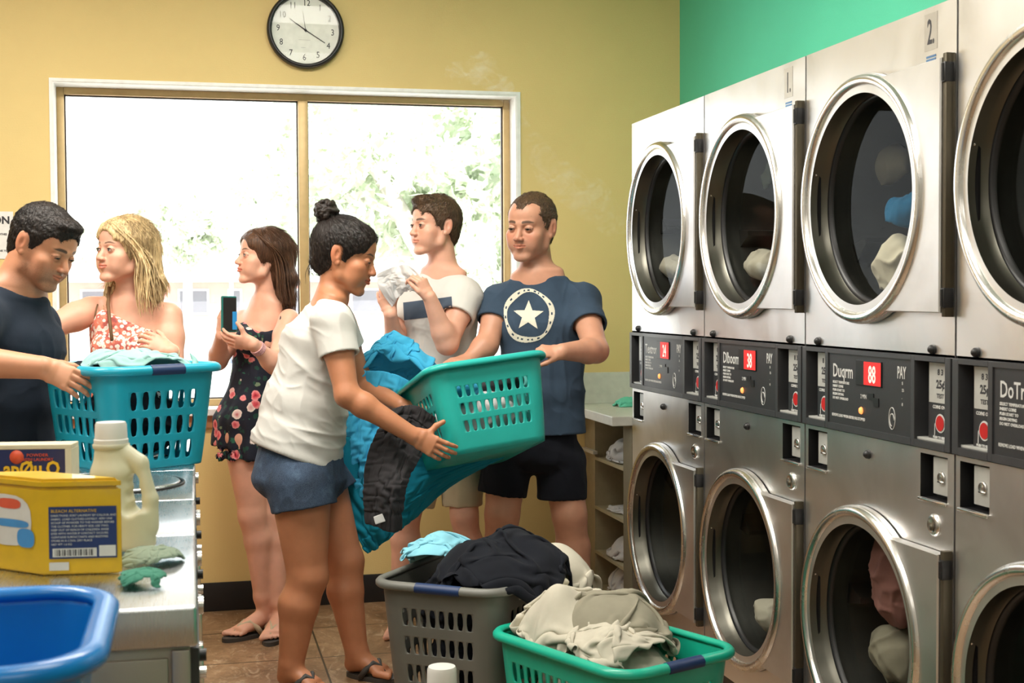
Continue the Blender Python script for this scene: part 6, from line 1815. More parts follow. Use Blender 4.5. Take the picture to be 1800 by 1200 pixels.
    for (k, t0, t1) in grips:
        sel = [(('side', k, t0+(t1-t0)*i/10), k, 0) for i in range(11)]
        bm, rings = rim_mesh(sel, 0.12)
        for A, B in zip(rings, rings[1:]):
            for j in range(n): bm.faces.new((A[j], A[(j+1) % n], B[(j+1) % n], B[j]))
        bm.faces.new(rings[0][::-1]); bm.faces.new(rings[-1])
        bm_obj('handle_grip', bm, gripmat or M_GRIP, root, autos=50)
    return root
def flat_R(dx, dy):
    x = nrm((dx, dy, 0)); z = Z3; return np.stack([x, np.cross(z, x), z], 1)
def center_of(root, x=0, y=0, z=0):
    v = root.matrix_world @ Vector((x, y, z)); return np.array(v)

# held teal basket: tilted towards the woman
Rh = np.array([[0.982, -0.119, -0.149], [0.155, 0.954, 0.258], [0.111, -0.276, 0.955]])
ch_ = P(827.2, 735.5, 4.91)
HH = 0.30
held = basket('laundry_basket', 'teal slotted laundry basket tilted in mid-air between the bun woman and the star-tee man', ch_-Rh[:, 2]*HH/2, Rh, 0.42, 0.60, HH, 0.84, M_PTEAL, (9, (1, 1, 1, 1, 1, 0, 0, 1, 1, 1, 1, 1)), 3, 0.055, grips=((2, 0.25, 0.75),), band=(0.24, 0.22))
# basket on the far washer
vr2, vf2 = nrm(VR*[1, 1, 0]), nrm(VF*[1, 1, 0])
ldir, wdir = -0.72*vr2+0.69*vf2, 0.69*vr2+0.72*vf2
Rl = flat_R(ldir[0], ldir[1])
Nc = np.array([-0.135, 3.79, 0.882]); cl_ = Nc + 0.155*ldir + 0.150*wdir - 0.085*vr2
blue_b = basket('laundry_basket', 'turquoise laundry basket with folded seafoam cloth standing on the far washer', cl_, Rl, 0.375, 0.36, 0.28, 0.84, M_PBLUE, (6, 6), 3, 0.05, grips=((1, 0.3, 0.72), (3, 0.3, 0.7), ), band=(0.22, 0.07))
# grey hamper on the floor
FLc = np.array([0.525, 3.996]); FLc = FLc+np.array([0.0, 0.02]); e1 = np.array([1.0-0.525, 3.638-3.996]); e1 /= np.linalg.norm(e1); e2 = np.array([-e1[1], e1[0]])
hw, hl_ = 0.41, 0.62
c2 = FLc+e1*hw/2+e2*hl_/2
hamper = basket('laundry_hamper', 'tall grey slotted hamper heaped with navy and pale blue laundry on the floor', (c2[0], c2[1], 0.0), flat_R(*e1), hw, hl_, 0.50, 0.82, M_PGREY, (8, 11), 5, 0.07, grips=((0, 0.28, 0.82),), band=(0.14, 0.05), slotw=0.62)
# green basket on the floor
Lg, Ng, Rg = [np.array(q)+np.array([0.012, -0.02]) for q in ((0.808, 3.761), (1.037, 3.232), (1.412, 3.391))]
gx = nrm(np.append(Lg-Ng, 0)); gc = (Lg+Rg)/2
Rg_ = np.stack([-gx, np.cross(Z3, -gx), Z3], 1)
green = basket('laundry_basket', 'green laundry basket heaped with beige cloth on the floor in the foreground', (gc[0], gc[1], 0.0), Rg_, 0.575, 0.405, 0.40, 0.84, M_PGREEN, (12, 8), 4, 0.07, grips=((1, 0.25, 0.72), (3, 0.25, 0.72)), band=(0.17, 0.06))
# cobalt tub in the near left corner, on a small stand
tub = basket('plastic_tub', 'empty cobalt blue plastic tub in the near left corner of the photo', (-0.405, 1.73, 0.665), np.eye(3), 0.56, 0.40, 0.29, 0.86, M_PCOB, (1, 1), 1, 0.085, lip=0.020, smooth_wall=True)
st = empty('side_stand', (-0.375, 1.73, 0), 'grey metal stand holding up the cobalt tub', 'stand')
bx('stand_top', -0.24, 0.22, -0.16, 0.16, 0.635, 0.662, M_WSIDE, st, 0.004)
for sx in (-0.21, 0.19):
    for sy in (-0.13, 0.13): bx('leg', sx-0.012, sx+0.012, sy-0.012, sy+0.012, 0, 0.636, M_WSIDE, st)

# ------------------------------------------------------------------ cloth
def cloth_obj(name, label, V, n, mat, thick=0.0035, cat='clothing', group=None, origin=None, m=None):
    m = m or n
    V = np.asarray(V).reshape(n*m, 3); o = V.mean(0) if origin is None else np.asarray(origin)
    i, j = np.meshgrid(np.arange(n-1), np.arange(m-1), indexing='ij'); a = (i*m+j).ravel()
    Q = np.stack([a, a+m, a+m+1, a+1], 1)
    ob = np_mesh(name, V, Q, mat, None, None, o)
    ob.location = tuple(map(float, o))
    s = ob.modifiers.new('thickness', 'SOLIDIFY'); s.thickness = thick; s.offset = 0.0
    s2 = ob.modifiers.new('soften', 'SUBSURF'); s2.levels = 1; s2.render_levels = 1
    tag(ob, label, cat, group); return ob
def catmull(Pt, t):
    """Pt (k,...) at parameters t in [0,k-1]"""
    Pt = np.asarray(Pt, float); k = len(Pt); E = np.concatenate([[2*Pt[0]-Pt[1]], Pt, [2*Pt[-1]-Pt[-2]]])
    i = np.clip(t.astype(int), 0, k-2); w = (t-i).reshape((-1,)+(1,)*(Pt.ndim-1))
    p0, p1, p2, p3 = E[i], E[i+1], E[i+2], E[i+3]
    return 0.5*((2*p1)+(-p0+p2)*w+(2*p0-5*p1+4*p2-p3)*w**2+(-p0+3*p1-3*p2+p3)*w**3)
def sheet(name, label, rows, mat, n=56, amp=0.012, fs=(9, 2), seed=0, thick=0.004, nd=None, cat='clothing', group=None, swell=1.0):
    """rows: control points [[(x,y,depth)...]...] -> hanging cloth with folds running down the rows"""
    C = np.array([[P(*q) for q in r] for r in rows]); k1, k2 = C.shape[:2]
    t = np.linspace(0, k1-1, n); A = catmull(C, t)
    s_ = np.linspace(0, k2-1, n); B = catmull(A.transpose(1, 0, 2), s_).transpose(1, 0, 2)
    u, v = np.meshgrid(np.linspace(0, 1, n), np.linspace(0, 1, n), indexing='ij')   # u down, v across
    q = np.stack([v*fs[0], u*fs[1], np.full_like(u, seed*3.7)], -1)
    w = np.stack([pnoise(q*0.7+5, seed), pnoise(q*0.7+9, seed+1), 0*u], -1)
    f = pnoise(q+w*0.8, seed+2)+0.4*pnoise(q*2.2+w, seed+3)
    nn = V3(0, 0, 1) if nd is None else np.asarray(nd)
    B = B+nn*(f*amp)[..., None]
    if swell > 1: B = buckle(B, swell, seed)
    return cloth_obj(name, label, B, n, mat, thick, cat, group)
def buckle(B, swell, seed, steps=60, hold=0.02):
    """let the cloth be longer than its outline: it wrinkles by itself"""
    n, m = B.shape[:2]; X = B.copy(); A = B.copy(); sm = B.copy()
    cons = []
    for a, b in (((slice(0, -1), slice(None)), (slice(1, None), slice(None))), ((slice(None), slice(0, -1)), (slice(None), slice(1, None))), ((slice(0, -1), slice(0, -1)), (slice(1, None), slice(1, None))), ((slice(1, None), slice(0, -1)), (slice(0, -1), slice(1, None)))):
        cons.append((a, b, np.sqrt(((B[b]-B[a])**2).sum(-1, keepdims=True)).mean()*0.5*swell+0.5*swell*np.sqrt(((B[b]-B[a])**2).sum(-1, keepdims=True))))
    u, v = np.meshgrid(np.linspace(0, 1, n), np.linspace(0, 1, m), indexing='ij')
    for c in range(3): X[..., c] += 0.006*pnoise(np.stack([u*9, v*9, 0*u+seed+c*5], -1), seed+c)
    for s_ in range(steps):
        for it in range(6):
            for a, b, L0 in cons:
                d = X[b]-X[a]; l = np.sqrt((d**2).sum(-1, keepdims=True))+1e-9; c = 0.22*(l-L0)/l*d; X[a] += c; X[b] -= c
        X = X+(A-X)*hold
        # mild bending resistance
        X[1:-1] += 0.10*((X[:-2]+X[2:])/2-X[1:-1]); X[:, 1:-1] += 0.10*((X[:, :-2]+X[:, 2:])/2-X[:, 1:-1])
    return X
def crumple(name, label, center, size, mat, seed=0, n=46, comp=0.55, mound=(0.2, 0.15, 0.1), bound=None, steps=170, rot=0.0, drop=0.10, thick=0.004, cat='clothing', group=None, floor=None, tilt=(0, 0), aspect=1.0, R=None, rough=0.05, stretch_it=10):
    """a cloth dropped on a mound: distance constraints make it buckle into folds"""
    rng = np.random.default_rng(seed); cx, cy, cz = center
    u, v = np.meshgrid(np.linspace(-0.5, 0.5, n), np.linspace(-0.5, 0.5, n), indexing='ij')
    l = size/(n-1); X = np.stack([u*size*comp*aspect, v*size*comp, 0*u], -1)
    cr, sr = math.cos(rot), math.sin(rot)
    X = np.stack([X[..., 0]*cr-X[..., 1]*sr, X[..., 0]*sr+X[..., 1]*cr, X[..., 2]], -1)
    q = np.stack([u*5, v*5, np.full_like(u, seed*1.3)], -1)
    X[..., 2] = drop+rough*pnoise(q, seed)+rough*0.5*pnoise(q*2.3, seed+1)
    X[..., 0] += 0.04*pnoise(q*1.2+3, seed+2); X[..., 1] += 0.04*pnoise(q*1.2+8, seed+3)
    X[..., 2] += tilt[0]*u+tilt[1]*v
    lx = l*aspect
    Vp = X.copy(); mx_, my_, mz_ = mound
    cons = [((slice(0, -1), slice(None)), (slice(1, None), slice(None)), lx), ((slice(None), slice(0, -1)), (slice(None), slice(1, None)), l),
            ((slice(0, -1), slice(0, -1)), (slice(1, None), slice(1, None)), math.hypot(l, lx)), ((slice(1, None), slice(0, -1)), (slice(0, -1), slice(1, None)), math.hypot(l, lx)),
            ((slice(0, -2), slice(None)), (slice(2, None), slice(None)), 2*lx*0.93), ((slice(None), slice(0, -2)), (slice(None), slice(2, None)), 2*l*0.93)]
    for s_ in range(steps):
        if s_ % 20 == 0: mnz = 1+0.30*pnoise(np.stack([X[..., 0]*11, X[..., 1]*11, 0*X[..., 0]+seed], -1), seed+8)
        vel = (X-Vp)*0.94; Vp = X.copy(); X = X+vel; X[..., 2] -= 0.0007
        for it in range(stretch_it):
            for ci, (a, b, L0) in enumerate(cons):
                d = X[b]-X[a]; ln_ = np.sqrt((d**2).sum(-1, keepdims=True))+1e-9
                k = 0.5 if ci < 2 else 0.30
                if ci >= 4:      # bending: only resist folding tighter
                    k = np.where(ln_ < L0, 0.05, 0.0)
                c = k*(ln_-L0)/ln_*d
                if ci >= 2 and ci < 4: c = c*np.where(ln_ > L0, 1.0, 0.25)
                X[a] += c*0.5*0.9*1.0; X[b] -= c*0.5*0.9
        # mound
        r2 = (X[..., 0]/mx_)**2+(X[..., 1]/my_)**2
        h = np.where(r2 < 1, mz_*np.sqrt(np.maximum(0, 1-r2))*mnz, -10 if floor is None else floor)
        if floor is not None: h = np.maximum(h, floor)
        pen = X[..., 2] < h
        X[..., 2] = np.where(pen, h, X[..., 2]); Vp = np.where(pen[..., None], Vp*0.4+X*0.6, Vp)
        if bound is not None:
            bx_, by_ = bound
            k = ((np.abs(X[..., 0])/bx_)**4+(np.abs(X[..., 1])/by_)**4)**0.25
            o_ = k > 1; X[..., 0] = np.where(o_, X[..., 0]/k, X[..., 0]); X[..., 1] = np.where(o_, X[..., 1]/k, X[..., 1])
    if R is not None: Y = X@np.asarray(R).T
    else: Y = X
    return cloth_obj(name, label, Y+np.array(center), n, mat, thick, cat, group)
def lump(name, label, parts, mat, amp=0.012, fs=9, seed=0, res=0.005, cat='clothing', group=None, hf=0.0, axes=None):
    """a soft bundle: smooth union of ellipsoids / capsules with creases"""
    ops = [('+', 0.03 if i else 0, q) for i, q in enumerate(parts)]
    V, Q = build_sdf(ops, res); V = smooth_mesh(V, Q, 2); N = vnormals(V, Q)
    q = V if axes is None else V@axes
    d = amp*(folds(q, fs, seed, 1.3)+0.5*folds(q, fs*2.2, seed+9, 1.3)-0.7)
    if hf: d = d+hf*pnoise(q*fs*6, seed+5)
    V = V+N*d[:, None]; o = V.mean(0)
    ob = np_mesh(name, V, Q, mat, None, None, o); ob.location = tuple(map(float, o)); tag(ob, label, cat, group); return ob

M_SEAF = fabric('seafoam_cotton', srgb(150, 190, 184), 0.10)
M_SKY = fabric('bright_blue_jersey', srgb(70, 178, 222), 0.08)
M_SKYSHADE = fabric('shaded_blue_jersey', srgb(20, 128, 154), 0.12)  # lower part of the blue sheet, its shade put into the colour
M_CHARC = fabric('charcoal_jersey', srgb(52, 50, 52), 0.15)
M_NAVYC = fabric('navy_black_cotton', srgb(19, 22, 30), 0.18)
M_LTBLUE = fabric('pale_blue_rib', srgb(132, 196, 214), 0.10)
M_BEIGEC = fabric('stone_beige_cotton', srgb(190, 184, 168), 0.09)
M_OLIVE = fabric('khaki_grey_cotton', srgb(142, 137, 120), 0.10)
M_CREAM = fabric('cream_cotton', srgb(214, 206, 184), 0.06)
M_WHITEC = fabric('white_cloth', srgb(232, 230, 228), 0.03, trans=0.25)
M_GREENC = fabric('green_terry', srgb(70, 130, 110), 0.15)
M_SAGE = fabric('sage_terry', srgb(138, 152, 134), 0.12)
M_DUSTY = fabric('dusty_rose_cotton', srgb(140, 98, 92), 0.12)

# hamper heap
hx0, hy0 = c2
Rham = flat_R(*e1)
crumple('shirt', 'navy black crumpled garment on top of the grey hamper heap', (hx0+0.055, hy0-0.115, 0.495), 0.68, M_NAVYC, 3, 54, 0.50, (0.20, 0.22, 0.115), (0.235, 0.27), R=Rham, rough=0.07, drop=0.14)
lump('laundry', 'dark laundry filling the grey hamper up to its rim', [ell((hx0, hy0, 0.40), (0.165, 0.235, 0.125), Rham), ell((hx0, hy0, 0.22), (0.145, 0.21, 0.14), Rham)], M_NAVYC, 0.022, 12, 33, 0.006, cat='laundry')
lump('laundry', 'beige laundry filling the green basket behind its slots', [ell((gc[0], gc[1], 0.26), (0.235, 0.155, 0.145), Rg_)], M_BEIGEC, 0.022, 12, 34, 0.006, cat='laundry')
crumple('shirt', 'pale blue ribbed garment at the back left of the grey hamper heap', (hx0-0.11, hy0+0.08, 0.49), 0.48, M_LTBLUE, 5, 46, 0.48, (0.13, 0.19, 0.10), (0.15, 0.22), R=Rham, rough=0.06)
crumple('cloth', 'cream cloth poking out beside the navy garment in the grey hamper', (hx0+0.13, hy0-0.22, 0.49), 0.30, M_CREAM, 7, 32, 0.42, (0.08, 0.08, 0.055), (0.12, 0.12), R=Rham, rough=0.05)
crumple('cloth', 'grey beige cloth spilling over the right side of the grey hamper', (hx0+0.22, hy0-0.02, 0.44), 0.50, M_BEIGEC, 9, 42, 0.48, (0.13, 0.16, 0.11), (0.18, 0.2), R=Rham, rough=0.06)
# green basket heap
crumple('sweatshirt', 'light beige crumpled shirt at the left end of the green basket', (gc[0]-0.055, gc[1]+0.125, 0.395), 0.66, M_BEIGEC, 12, 56, 0.44, (0.17, 0.16, 0.13), (0.155, 0.185), R=Rg_@np.eye(3), rough=0.08, drop=0.15)
crumple('trousers', 'khaki grey folded garment in the middle of the green basket', (gc[0]+0.015, gc[1]+0.05, 0.385), 0.60, M_OLIVE, 15, 50, 0.42, (0.17, 0.15, 0.125), (0.2, 0.18), R=Rg_, rough=0.08, drop=0.15)
crumple('shirt', 'pale stone shirt lying at the near side of the green basket heap', (gc[0]-0.005, gc[1]-0.03, 0.37), 0.56, M_BEIGEC, 18, 50, 0.44, (0.19, 0.15, 0.10), (0.20, 0.155), R=Rg_, rough=0.07, drop=0.12)
# blue basket on the washer
bcx, bcy, bcz = cl_
crumple('folded_shirt', 'seafoam green shirt piled on top of the turquoise basket', (bcx+0.02, bcy, bcz+0.255), 0.46, M_SEAF, 22, 48, 0.56, (0.19, 0.15, 0.075), (0.19, 0.165), R=Rl, rough=0.05, drop=0.10)
crumple('dark_shirt', 'black garment at the left of the turquoise basket under the man\'s thumb', (bcx-0.11*vr2[0], bcy-0.11*vr2[1], bcz+0.255), 0.26, M_NAVYC, 24, 34, 0.5, (0.09, 0.09, 0.035), (0.09, 0.14), R=Rl, rough=0.03, drop=0.05)
lump('laundry', 'mixed dark and white laundry filling the turquoise basket behind its slots', [ell((bcx, bcy, bcz+0.12), (0.135, 0.13, 0.10))], M_NAVYC, 0.02, 14, 3, cat='laundry')
lump('white_laundry', 'white cloth showing through the right slots of the turquoise basket', [ell(Nc+0.15*wdir+0.085*ldir-0.055*vr2+np.array([0.0, 0.05, 0.13]), (0.04, 0.08, 0.08))], M_WHITEC, 0.01, 14, 4, cat='laundry')
# laundry inside the held basket
HB = lambda x, y, z: np.array(held.matrix_world @ Vector((x, y, z)))
lump('white_laundry', 'white cloths filling the lower part of the held teal basket', [ell(HB(0.03, -0.06, 0.125), (0.14, 0.16, 0.10), Rh), ell(HB(-0.02, 0.12, 0.12), (0.14, 0.13, 0.09), Rh)], fabric('white_grey_laundry', srgb(214, 206, 206), 0.1), 0.02, 12, 6, cat='laundry')
lump('blue_shirt', 'bright blue cloth inside the held teal basket behind its upper left slots', [ell(HB(-0.08, -0.12, 0.235), (0.085, 0.115, 0.045), Rh)], M_SKY, 0.01, 12, 7)
lump('dark_shirt', 'dark cloth inside the held teal basket behind its upper right slots', [ell(HB(0.10, -0.10, 0.235), (0.08, 0.13, 0.045), Rh)], M_CHARC, 0.01, 12, 8)
# blue sheets around the held basket
Vx = np.stack([VR, -VF, VU], 1)
crumple('bed_sheet', 'bright blue bed sheet bundle rising behind the left rim of the held teal basket', P(700, 700, 5.04), 1.00, M_SKY, 71, 64, 0.40, (0.165, 0.13, 0.20), (0.185, 0.15), steps=190, rough=0.09, drop=0.24, floor=-0.06, cat='bedding', R=np.stack([VR, nrm(np.cross(Z3, VR)), Z3], 1))
sheet('pillowcase', 'blue cloth trailing down behind the bun woman\'s forearm under the bed sheet',
      [[(618, 660, 4.98), (650, 655, 4.94), (690, 660, 4.94), (730, 680, 4.98)], [(606, 730, 4.95), (640, 725, 4.92), (675, 725, 4.92), (715, 735, 4.96)], [(600, 800, 4.93), (630, 800, 4.90), (660, 800, 4.90), (700, 800, 4.94)], [(604, 860, 4.93), (625, 868, 4.90), (650, 870, 4.90), (690, 866, 4.93)]], M_SKY, 56, 0.02, (4, 2), 4, 0.006, cat='bedding', swell=1.22)
sheet('towel', 'lower blue sheet, coloured teal for its shade, hanging under the held basket down towards the hamper',
      [[(606, 760, 4.92), (680, 770, 4.92), (760, 775, 4.92), (850, 780, 4.95), (925, 760, 5.0)],
       [(606, 850, 4.90), (670, 850, 4.90), (740, 832, 4.90), (815, 815, 4.94), (905, 792, 5.0)],
       [(622, 920, 4.88), (662, 912, 4.88), (716, 888, 4.90), (770, 856, 4.94), (845, 822, 5.0)],
       [(646, 968, 4.88), (664, 962, 4.88), (700, 932, 4.90), (740, 900, 4.94), (790, 852, 5.0)]], M_SKYSHADE, 60, 0.013, (5, 1.5), 3, 0.006, swell=1.10)
sheet('dark_shirt', 'charcoal garment hanging over the left end of the held basket with a white tag',
      [[(690, 722, 4.68), (712, 716, 4.67), (738, 720, 4.66), (762, 738, 4.66)],
       [(655, 775, 4.60), (690, 770, 4.60), (718, 772, 4.64), (745, 790, 4.66)],
       [(640, 850, 4.60), (668, 850, 4.56), (695, 850, 4.54), (714, 850, 4.56)],
       [(644, 915, 4.62), (664, 922, 4.58), (688, 930, 4.56), (706, 928, 4.58)]], M_CHARC, 56, 0.016, (3, 2), 5, 0.006, swell=1.30)
crumple('dark_cloth', 'bunched charcoal cloth on the held basket rim above the woman\'s wrist', P(722, 766, 4.72), 0.34, M_CHARC, 75, 36, 0.40, (0.06, 0.05, 0.035), (0.075, 0.06), steps=110, rough=0.04, drop=0.05, floor=-0.03)
tg = sheet('garment_tag', 'small white tag at the lower hem of the hanging charcoal garment', [[(656, 908, 4.55), (672, 902, 4.55)], [(660, 922, 4.55), (678, 916, 4.55)]], M_WHITEC, 8, 0.001, (1, 1), 1, 0.002, cat='tag')
# white cloth shaken by the man in the white tee
sheet('white_cloth', 'thin white cloth stretched between the hands of the man in the white tee',
      [[(664, 482, 5.32), (690, 470, 5.30), (715, 466, 5.28), (742, 486, 5.24)],
       [(668, 505, 5.32), (692, 496, 5.30), (718, 494, 5.28), (740, 502, 5.24)],
       [(690, 540, 5.34), (700, 522, 5.32), (716, 512, 5.30), (730, 512, 5.26)]], M_WHITEC, 44, 0.012, (4, 2), 6, 0.003, cat='cloth', swell=1.15)
# white cloths in the shelf cabinet and the teal rag on the counter
for i, (z, lab, sz) in enumerate(((0.634, 'white towel hanging off the top cabinet shelf', 0.34), (0.414, 'white towel lying flat on the second cabinet shelf', 0.26), (0.214, 'white towel heaped on the third cabinet shelf', 0.30), (0.054, 'white towel heaped on the lowest cabinet shelf', 0.30))):
    crumple('towel', lab, (1.85, 5.565, z+0.006), sz*1.25, M_WHITEC, 40+i, 34, 0.5, (0.08, 0.13, 0.10 if i != 1 else 0.012), (0.10, 0.17), rough=0.05, floor=0.0, drop=0.12 if i != 1 else 0.03, cat='towel', group='white towels in the shelf cabinet', steps=110)
crumple('rag', 'small teal rag on the cream countertop against the last dryer', (1.88, 5.72, 0.862), 0.20, plain('teal_rag', srgb(110, 206, 178), 0.9), 50, 26, 0.45, (0.05, 0.05, 0.03), (0.08, 0.06), floor=0.0, drop=0.05, cat='rag', steps=90)
# cloths lying on the near washer
crumple('towel', 'sage grey terry cloth behind the green one on the nearest washer', tuple(P(268, 1012, 2.42)*[1, 1, 0]+[0, 0, 0.884]), 0.19, M_SAGE, 61, 36, 0.55, (0.055, 0.05, 0.028), (0.072, 0.075), floor=0.0, drop=0.045, cat='towel', steps=120, rough=0.03)
crumple('towel', 'green terry cloth next to the yellow box on the nearest washer', tuple(P(250, 1050, 2.24)*[1, 1, 0]+[0, 0, 0.884]), 0.15, M_GREENC, 63, 34, 0.5, (0.045, 0.04, 0.022), (0.055, 0.05), floor=0.0, drop=0.04, cat='towel', steps=120, rough=0.03)
lump('sponge_bag', 'reddish brown round bundle at the foot of the white jug', [ell(P(276, 985, 2.52), (0.022, 0.03, 0.016))], M_DUSTY, 0.002, 30, 2, 0.003, cat='bundle')

# clothes inside the dryers
def in_dryer(px, py, w, r, mat, nm, lab, seed):
    # the drum position seen through the glass in direction (px, py), w metres behind the cabinet front
    d = VF+VR*(px-900)/FPX+VU*(600-py)/FPX; c = CAMP+d*((X0+w)/d[0])
    r = np.array(r)
    lump(nm, lab, [ell(c, r), ell(c+np.array([0.01, -r[1]*0.5, -r[2]*0.35]), r*0.75), ell(c+np.array([0.02, r[1]*0.6, -r[2]*0.2]), r*0.6)], mat, 0.022, 10, seed, 0.005)
in_dryer(1582, 465, 0.13, (0.055, 0.075, 0.085), M_CREAM, 'shirt', 'cream garment seen low behind the upper door glass of the third dryer', 1)
in_dryer(1592, 368, 0.12, (0.05, 0.06, 0.035), fabric('teal_blue_garment', srgb(20, 96, 136), 0.1), 'blue_shirt', 'teal blue garment above the cream one in the third dryer', 2)
in_dryer(1550, 285, 0.20, (0.04, 0.10, 0.06), M_OLIVE, 'dim_cloth', 'dim grey cloth high at the back of the third upper drum', 3)
in_dryer(1340, 462, 0.12, (0.06, 0.10, 0.05), M_BEIGEC, 'pale_shirt', 'pale garment low in the upper drum of the second dryer', 4)
in_dryer(1328, 285, 0.17, (0.04, 0.10, 0.09), M_SAGE, 'grey_shirt', 'grey green garment tumbling high in the upper drum of the second dryer', 5)
in_dryer(1190, 470, 0.11, (0.05, 0.08, 0.04), M_BEIGEC, 'beige_cloth', 'beige cloth at the bottom of the upper drum of the farthest dryer', 6)
in_dryer(1172, 375, 0.16, (0.03, 0.05, 0.11), M_OLIVE, 'hanging_cloth', 'dim olive cloth hanging in the upper drum of the farthest dryer', 7)
in_dryer(1572, 1010, 0.12, (0.05, 0.07, 0.12), M_DUSTY, 'rose_shirt', 'dusty rose garment in the lower drum of the third dryer', 8)
in_dryer(1570, 1145, 0.13, (0.06, 0.09, 0.07), M_OLIVE, 'khaki_cloth', 'khaki cloth below the rose garment in the third dryer', 9)
in_dryer(1358, 1075, 0.11, (0.05, 0.06, 0.05), M_BEIGEC, 'pale_towel', 'pale towel at the right of the lower drum of the second dryer', 10)

# ------------------------------------------------------------------ detergent boxes, jugs, phone
M_YBOX = plain('yellow_carton', srgb(218, 174, 16), 0.35, coat=0.3)
M_NBOX = plain('navy_carton', srgb(30, 40, 84), 0.35, coat=0.3)
M_CARD = plain('kraft_board', srgb(206, 196, 168), 0.7)
M_PBLU = plain('label_blue', srgb(32, 52, 100), 0.45)
M_PYEL = plain('label_yellow', srgb(222, 176, 36), 0.45)
M_PWHT = plain('label_white', srgb(214, 212, 204), 0.5)
M_PORG = plain('label_orange', srgb(216, 84, 50), 0.45)
M_PSKY = plain('label_sky', srgb(60, 140, 200), 0.45)
yl = np.array([-0.256, 2.431, 0.881]); yr = np.array([-0.121, 2.415, 0.881])
ux = nrm(yr-yl); uy = np.cross(Z3, ux)
yb = empty('detergent_box', yl, 'yellow detergent carton with a dark blue label on the nearest washer', 'box')
yb.matrix_world = Matrix(((ux[0], uy[0], 0, yl[0]), (ux[1], uy[1], 0, yl[1]), (0, 0, 1, yl[2]), (0, 0, 0, 1)))
BW, BD, BH = 0.136, 0.20, 0.150
# sheared footprint: the long side runs back and to the left
bd = nrm((-0.82, 0.62, 0)); sh_ = lambda x, y: (x+bd[0]*y if False else x-0.80*y, 0.60*y)
def carton(bm, w, d, h, z0=0.0, mi=0, inset=0.0, bev=0.003):
    vs = [bm.verts.new((*sh_(x, y), z)) for x, y in ((inset, inset), (w-inset, inset), (w-inset, d-inset), (inset, d-inset)) for z in (z0, h)]
    idx = [(0, 2, 3, 1), (2, 4, 5, 3), (4, 6, 7, 5), (6, 0, 1, 7), (1, 3, 5, 7), (0, 6, 4, 2)]
    fs = [bm.faces.new([vs[i] for i in f]) for f in idx]
    bmesh.ops.bevel(bm, geom=list({e for f in fs for e in f.edges}), offset=bev, segments=2, affect='EDGES')
bm = bmesh.new(); carton(bm, BW, BD, BH); bm_obj('carton', bm, M_YBOX, yb, autos=40)
bm = bmesh.new(); carton(bm, BW, BD, BH+0.016, BH-0.002, inset=-0.001, bev=0.005); bm_obj('lid', bm, M_YBOX, yb, autos=40)
def lab(name, x0, x1, z0, z1, y, m, par): bm = bmesh.new(); f = bm.faces.new([bm.verts.new((x, y, z)) for x, z in ((x0, z0), (x1, z0), (x1, z1), (x0, z1))]); return bm_obj(name, bm, m, par)
lbp = lab('blue_label', 0.012, 0.126, 0.028, 0.118, -0.0012, M_PBLU, yb)
obs = [text_mesh('l', 'BLEACH ALTERNATIVE', (0.016, -0.0018, 0.108), (1, 0, 0), (0, 0, 1), 0.0075, M_PYEL, None, 0.0001)]
for i in range(9): obs.append(text_mesh('l', ('DIRECTIONS: SORT LAUNDRY BY COLOUR AND', 'FABRIC. LOAD CLOTHES LOOSELY. ADD ONE', 'SCOOP OF POWDER TO THE WASHER BEFORE', 'THE CLOTHES. FOR HEAVY SOIL USE TWO.', 'KEEP OUT OF REACH OF CHILDREN. RINSE', 'EYES WITH WATER IF CONTACT OCCURS.', 'CONTAINS SURFACTANTS AND ENZYMES', 'STORE IN A COOL DRY PLACE', 'NET WT 1.6 KG')[i], (0.016, -0.0018, 0.101-0.0062*i), (1, 0, 0), (0, 0, 1), 0.0050, M_PWHT, None, 0.0001))
join_meshes('label_lettering', obs, lbp)
lab('barcode_panel', 0.018, 0.092, 0.031, 0.046, -0.0016, M_PWHT, lbp); lab('icon_panel', 0.096, 0.124, 0.031, 0.050, -0.0016, M_PWHT, lbp)
bm = bmesh.new()
for i in range(22):
    x = 0.022+i*0.003; f = bm.faces.new([bm.verts.new(q) for q in ((x, -0.0020, 0.033), (x+0.0014*(1+(i*7) % 3)*0.5, -0.0020, 0.033), (x+0.0014*(1+(i*7) % 3)*0.5, -0.0020, 0.044), (x, -0.0020, 0.044))])
bm_obj('barcode', bm, M_PRINTD, lbp)
lab('lower_strip', 0.012, 0.045, 0.008, 0.022, -0.0012, M_PWHT, yb)
# left side art: white splash, orange and blue marks
def side_pt(t, z, e=0.0014): q = sh_(0, t*BD); n = nrm((-0.60, -0.80, 0)); return (q[0]+n[0]*e, q[1]+n[1]*e, z)
def side_quad(name, t0, t1, z0, z1, m, par, e=0.0014, n=20):
    bm = bmesh.new(); c = ((t0+t1)/2, (z0+z1)/2)
    f = bm.faces.new([bm.verts.new(side_pt(c[0]+(t1-t0)/2*math.copysign(abs(math.cos(a))**0.7, math.cos(a)), c[1]+(z1-z0)/2*math.copysign(abs(math.sin(a))**0.7, math.sin(a)), e)) for a in np.linspace(0, 2*math.pi, n, endpoint=False)])
    return bm_obj(name, bm, m, par)
side_quad('white_splash', 0.12, 0.80, 0.045, 0.135, M_PWHT, yb); side_quad('orange_mark', 0.25, 0.55, 0.110, 0.128, M_PORG, yb, 0.002)
side_quad('blue_swoosh', 0.15, 0.62, 0.078, 0.092, M_PSKY, yb, 0.002); side_quad('blue_drop', 0.08, 0.30, 0.045, 0.078, M_PSKY, yb, 0.0024)
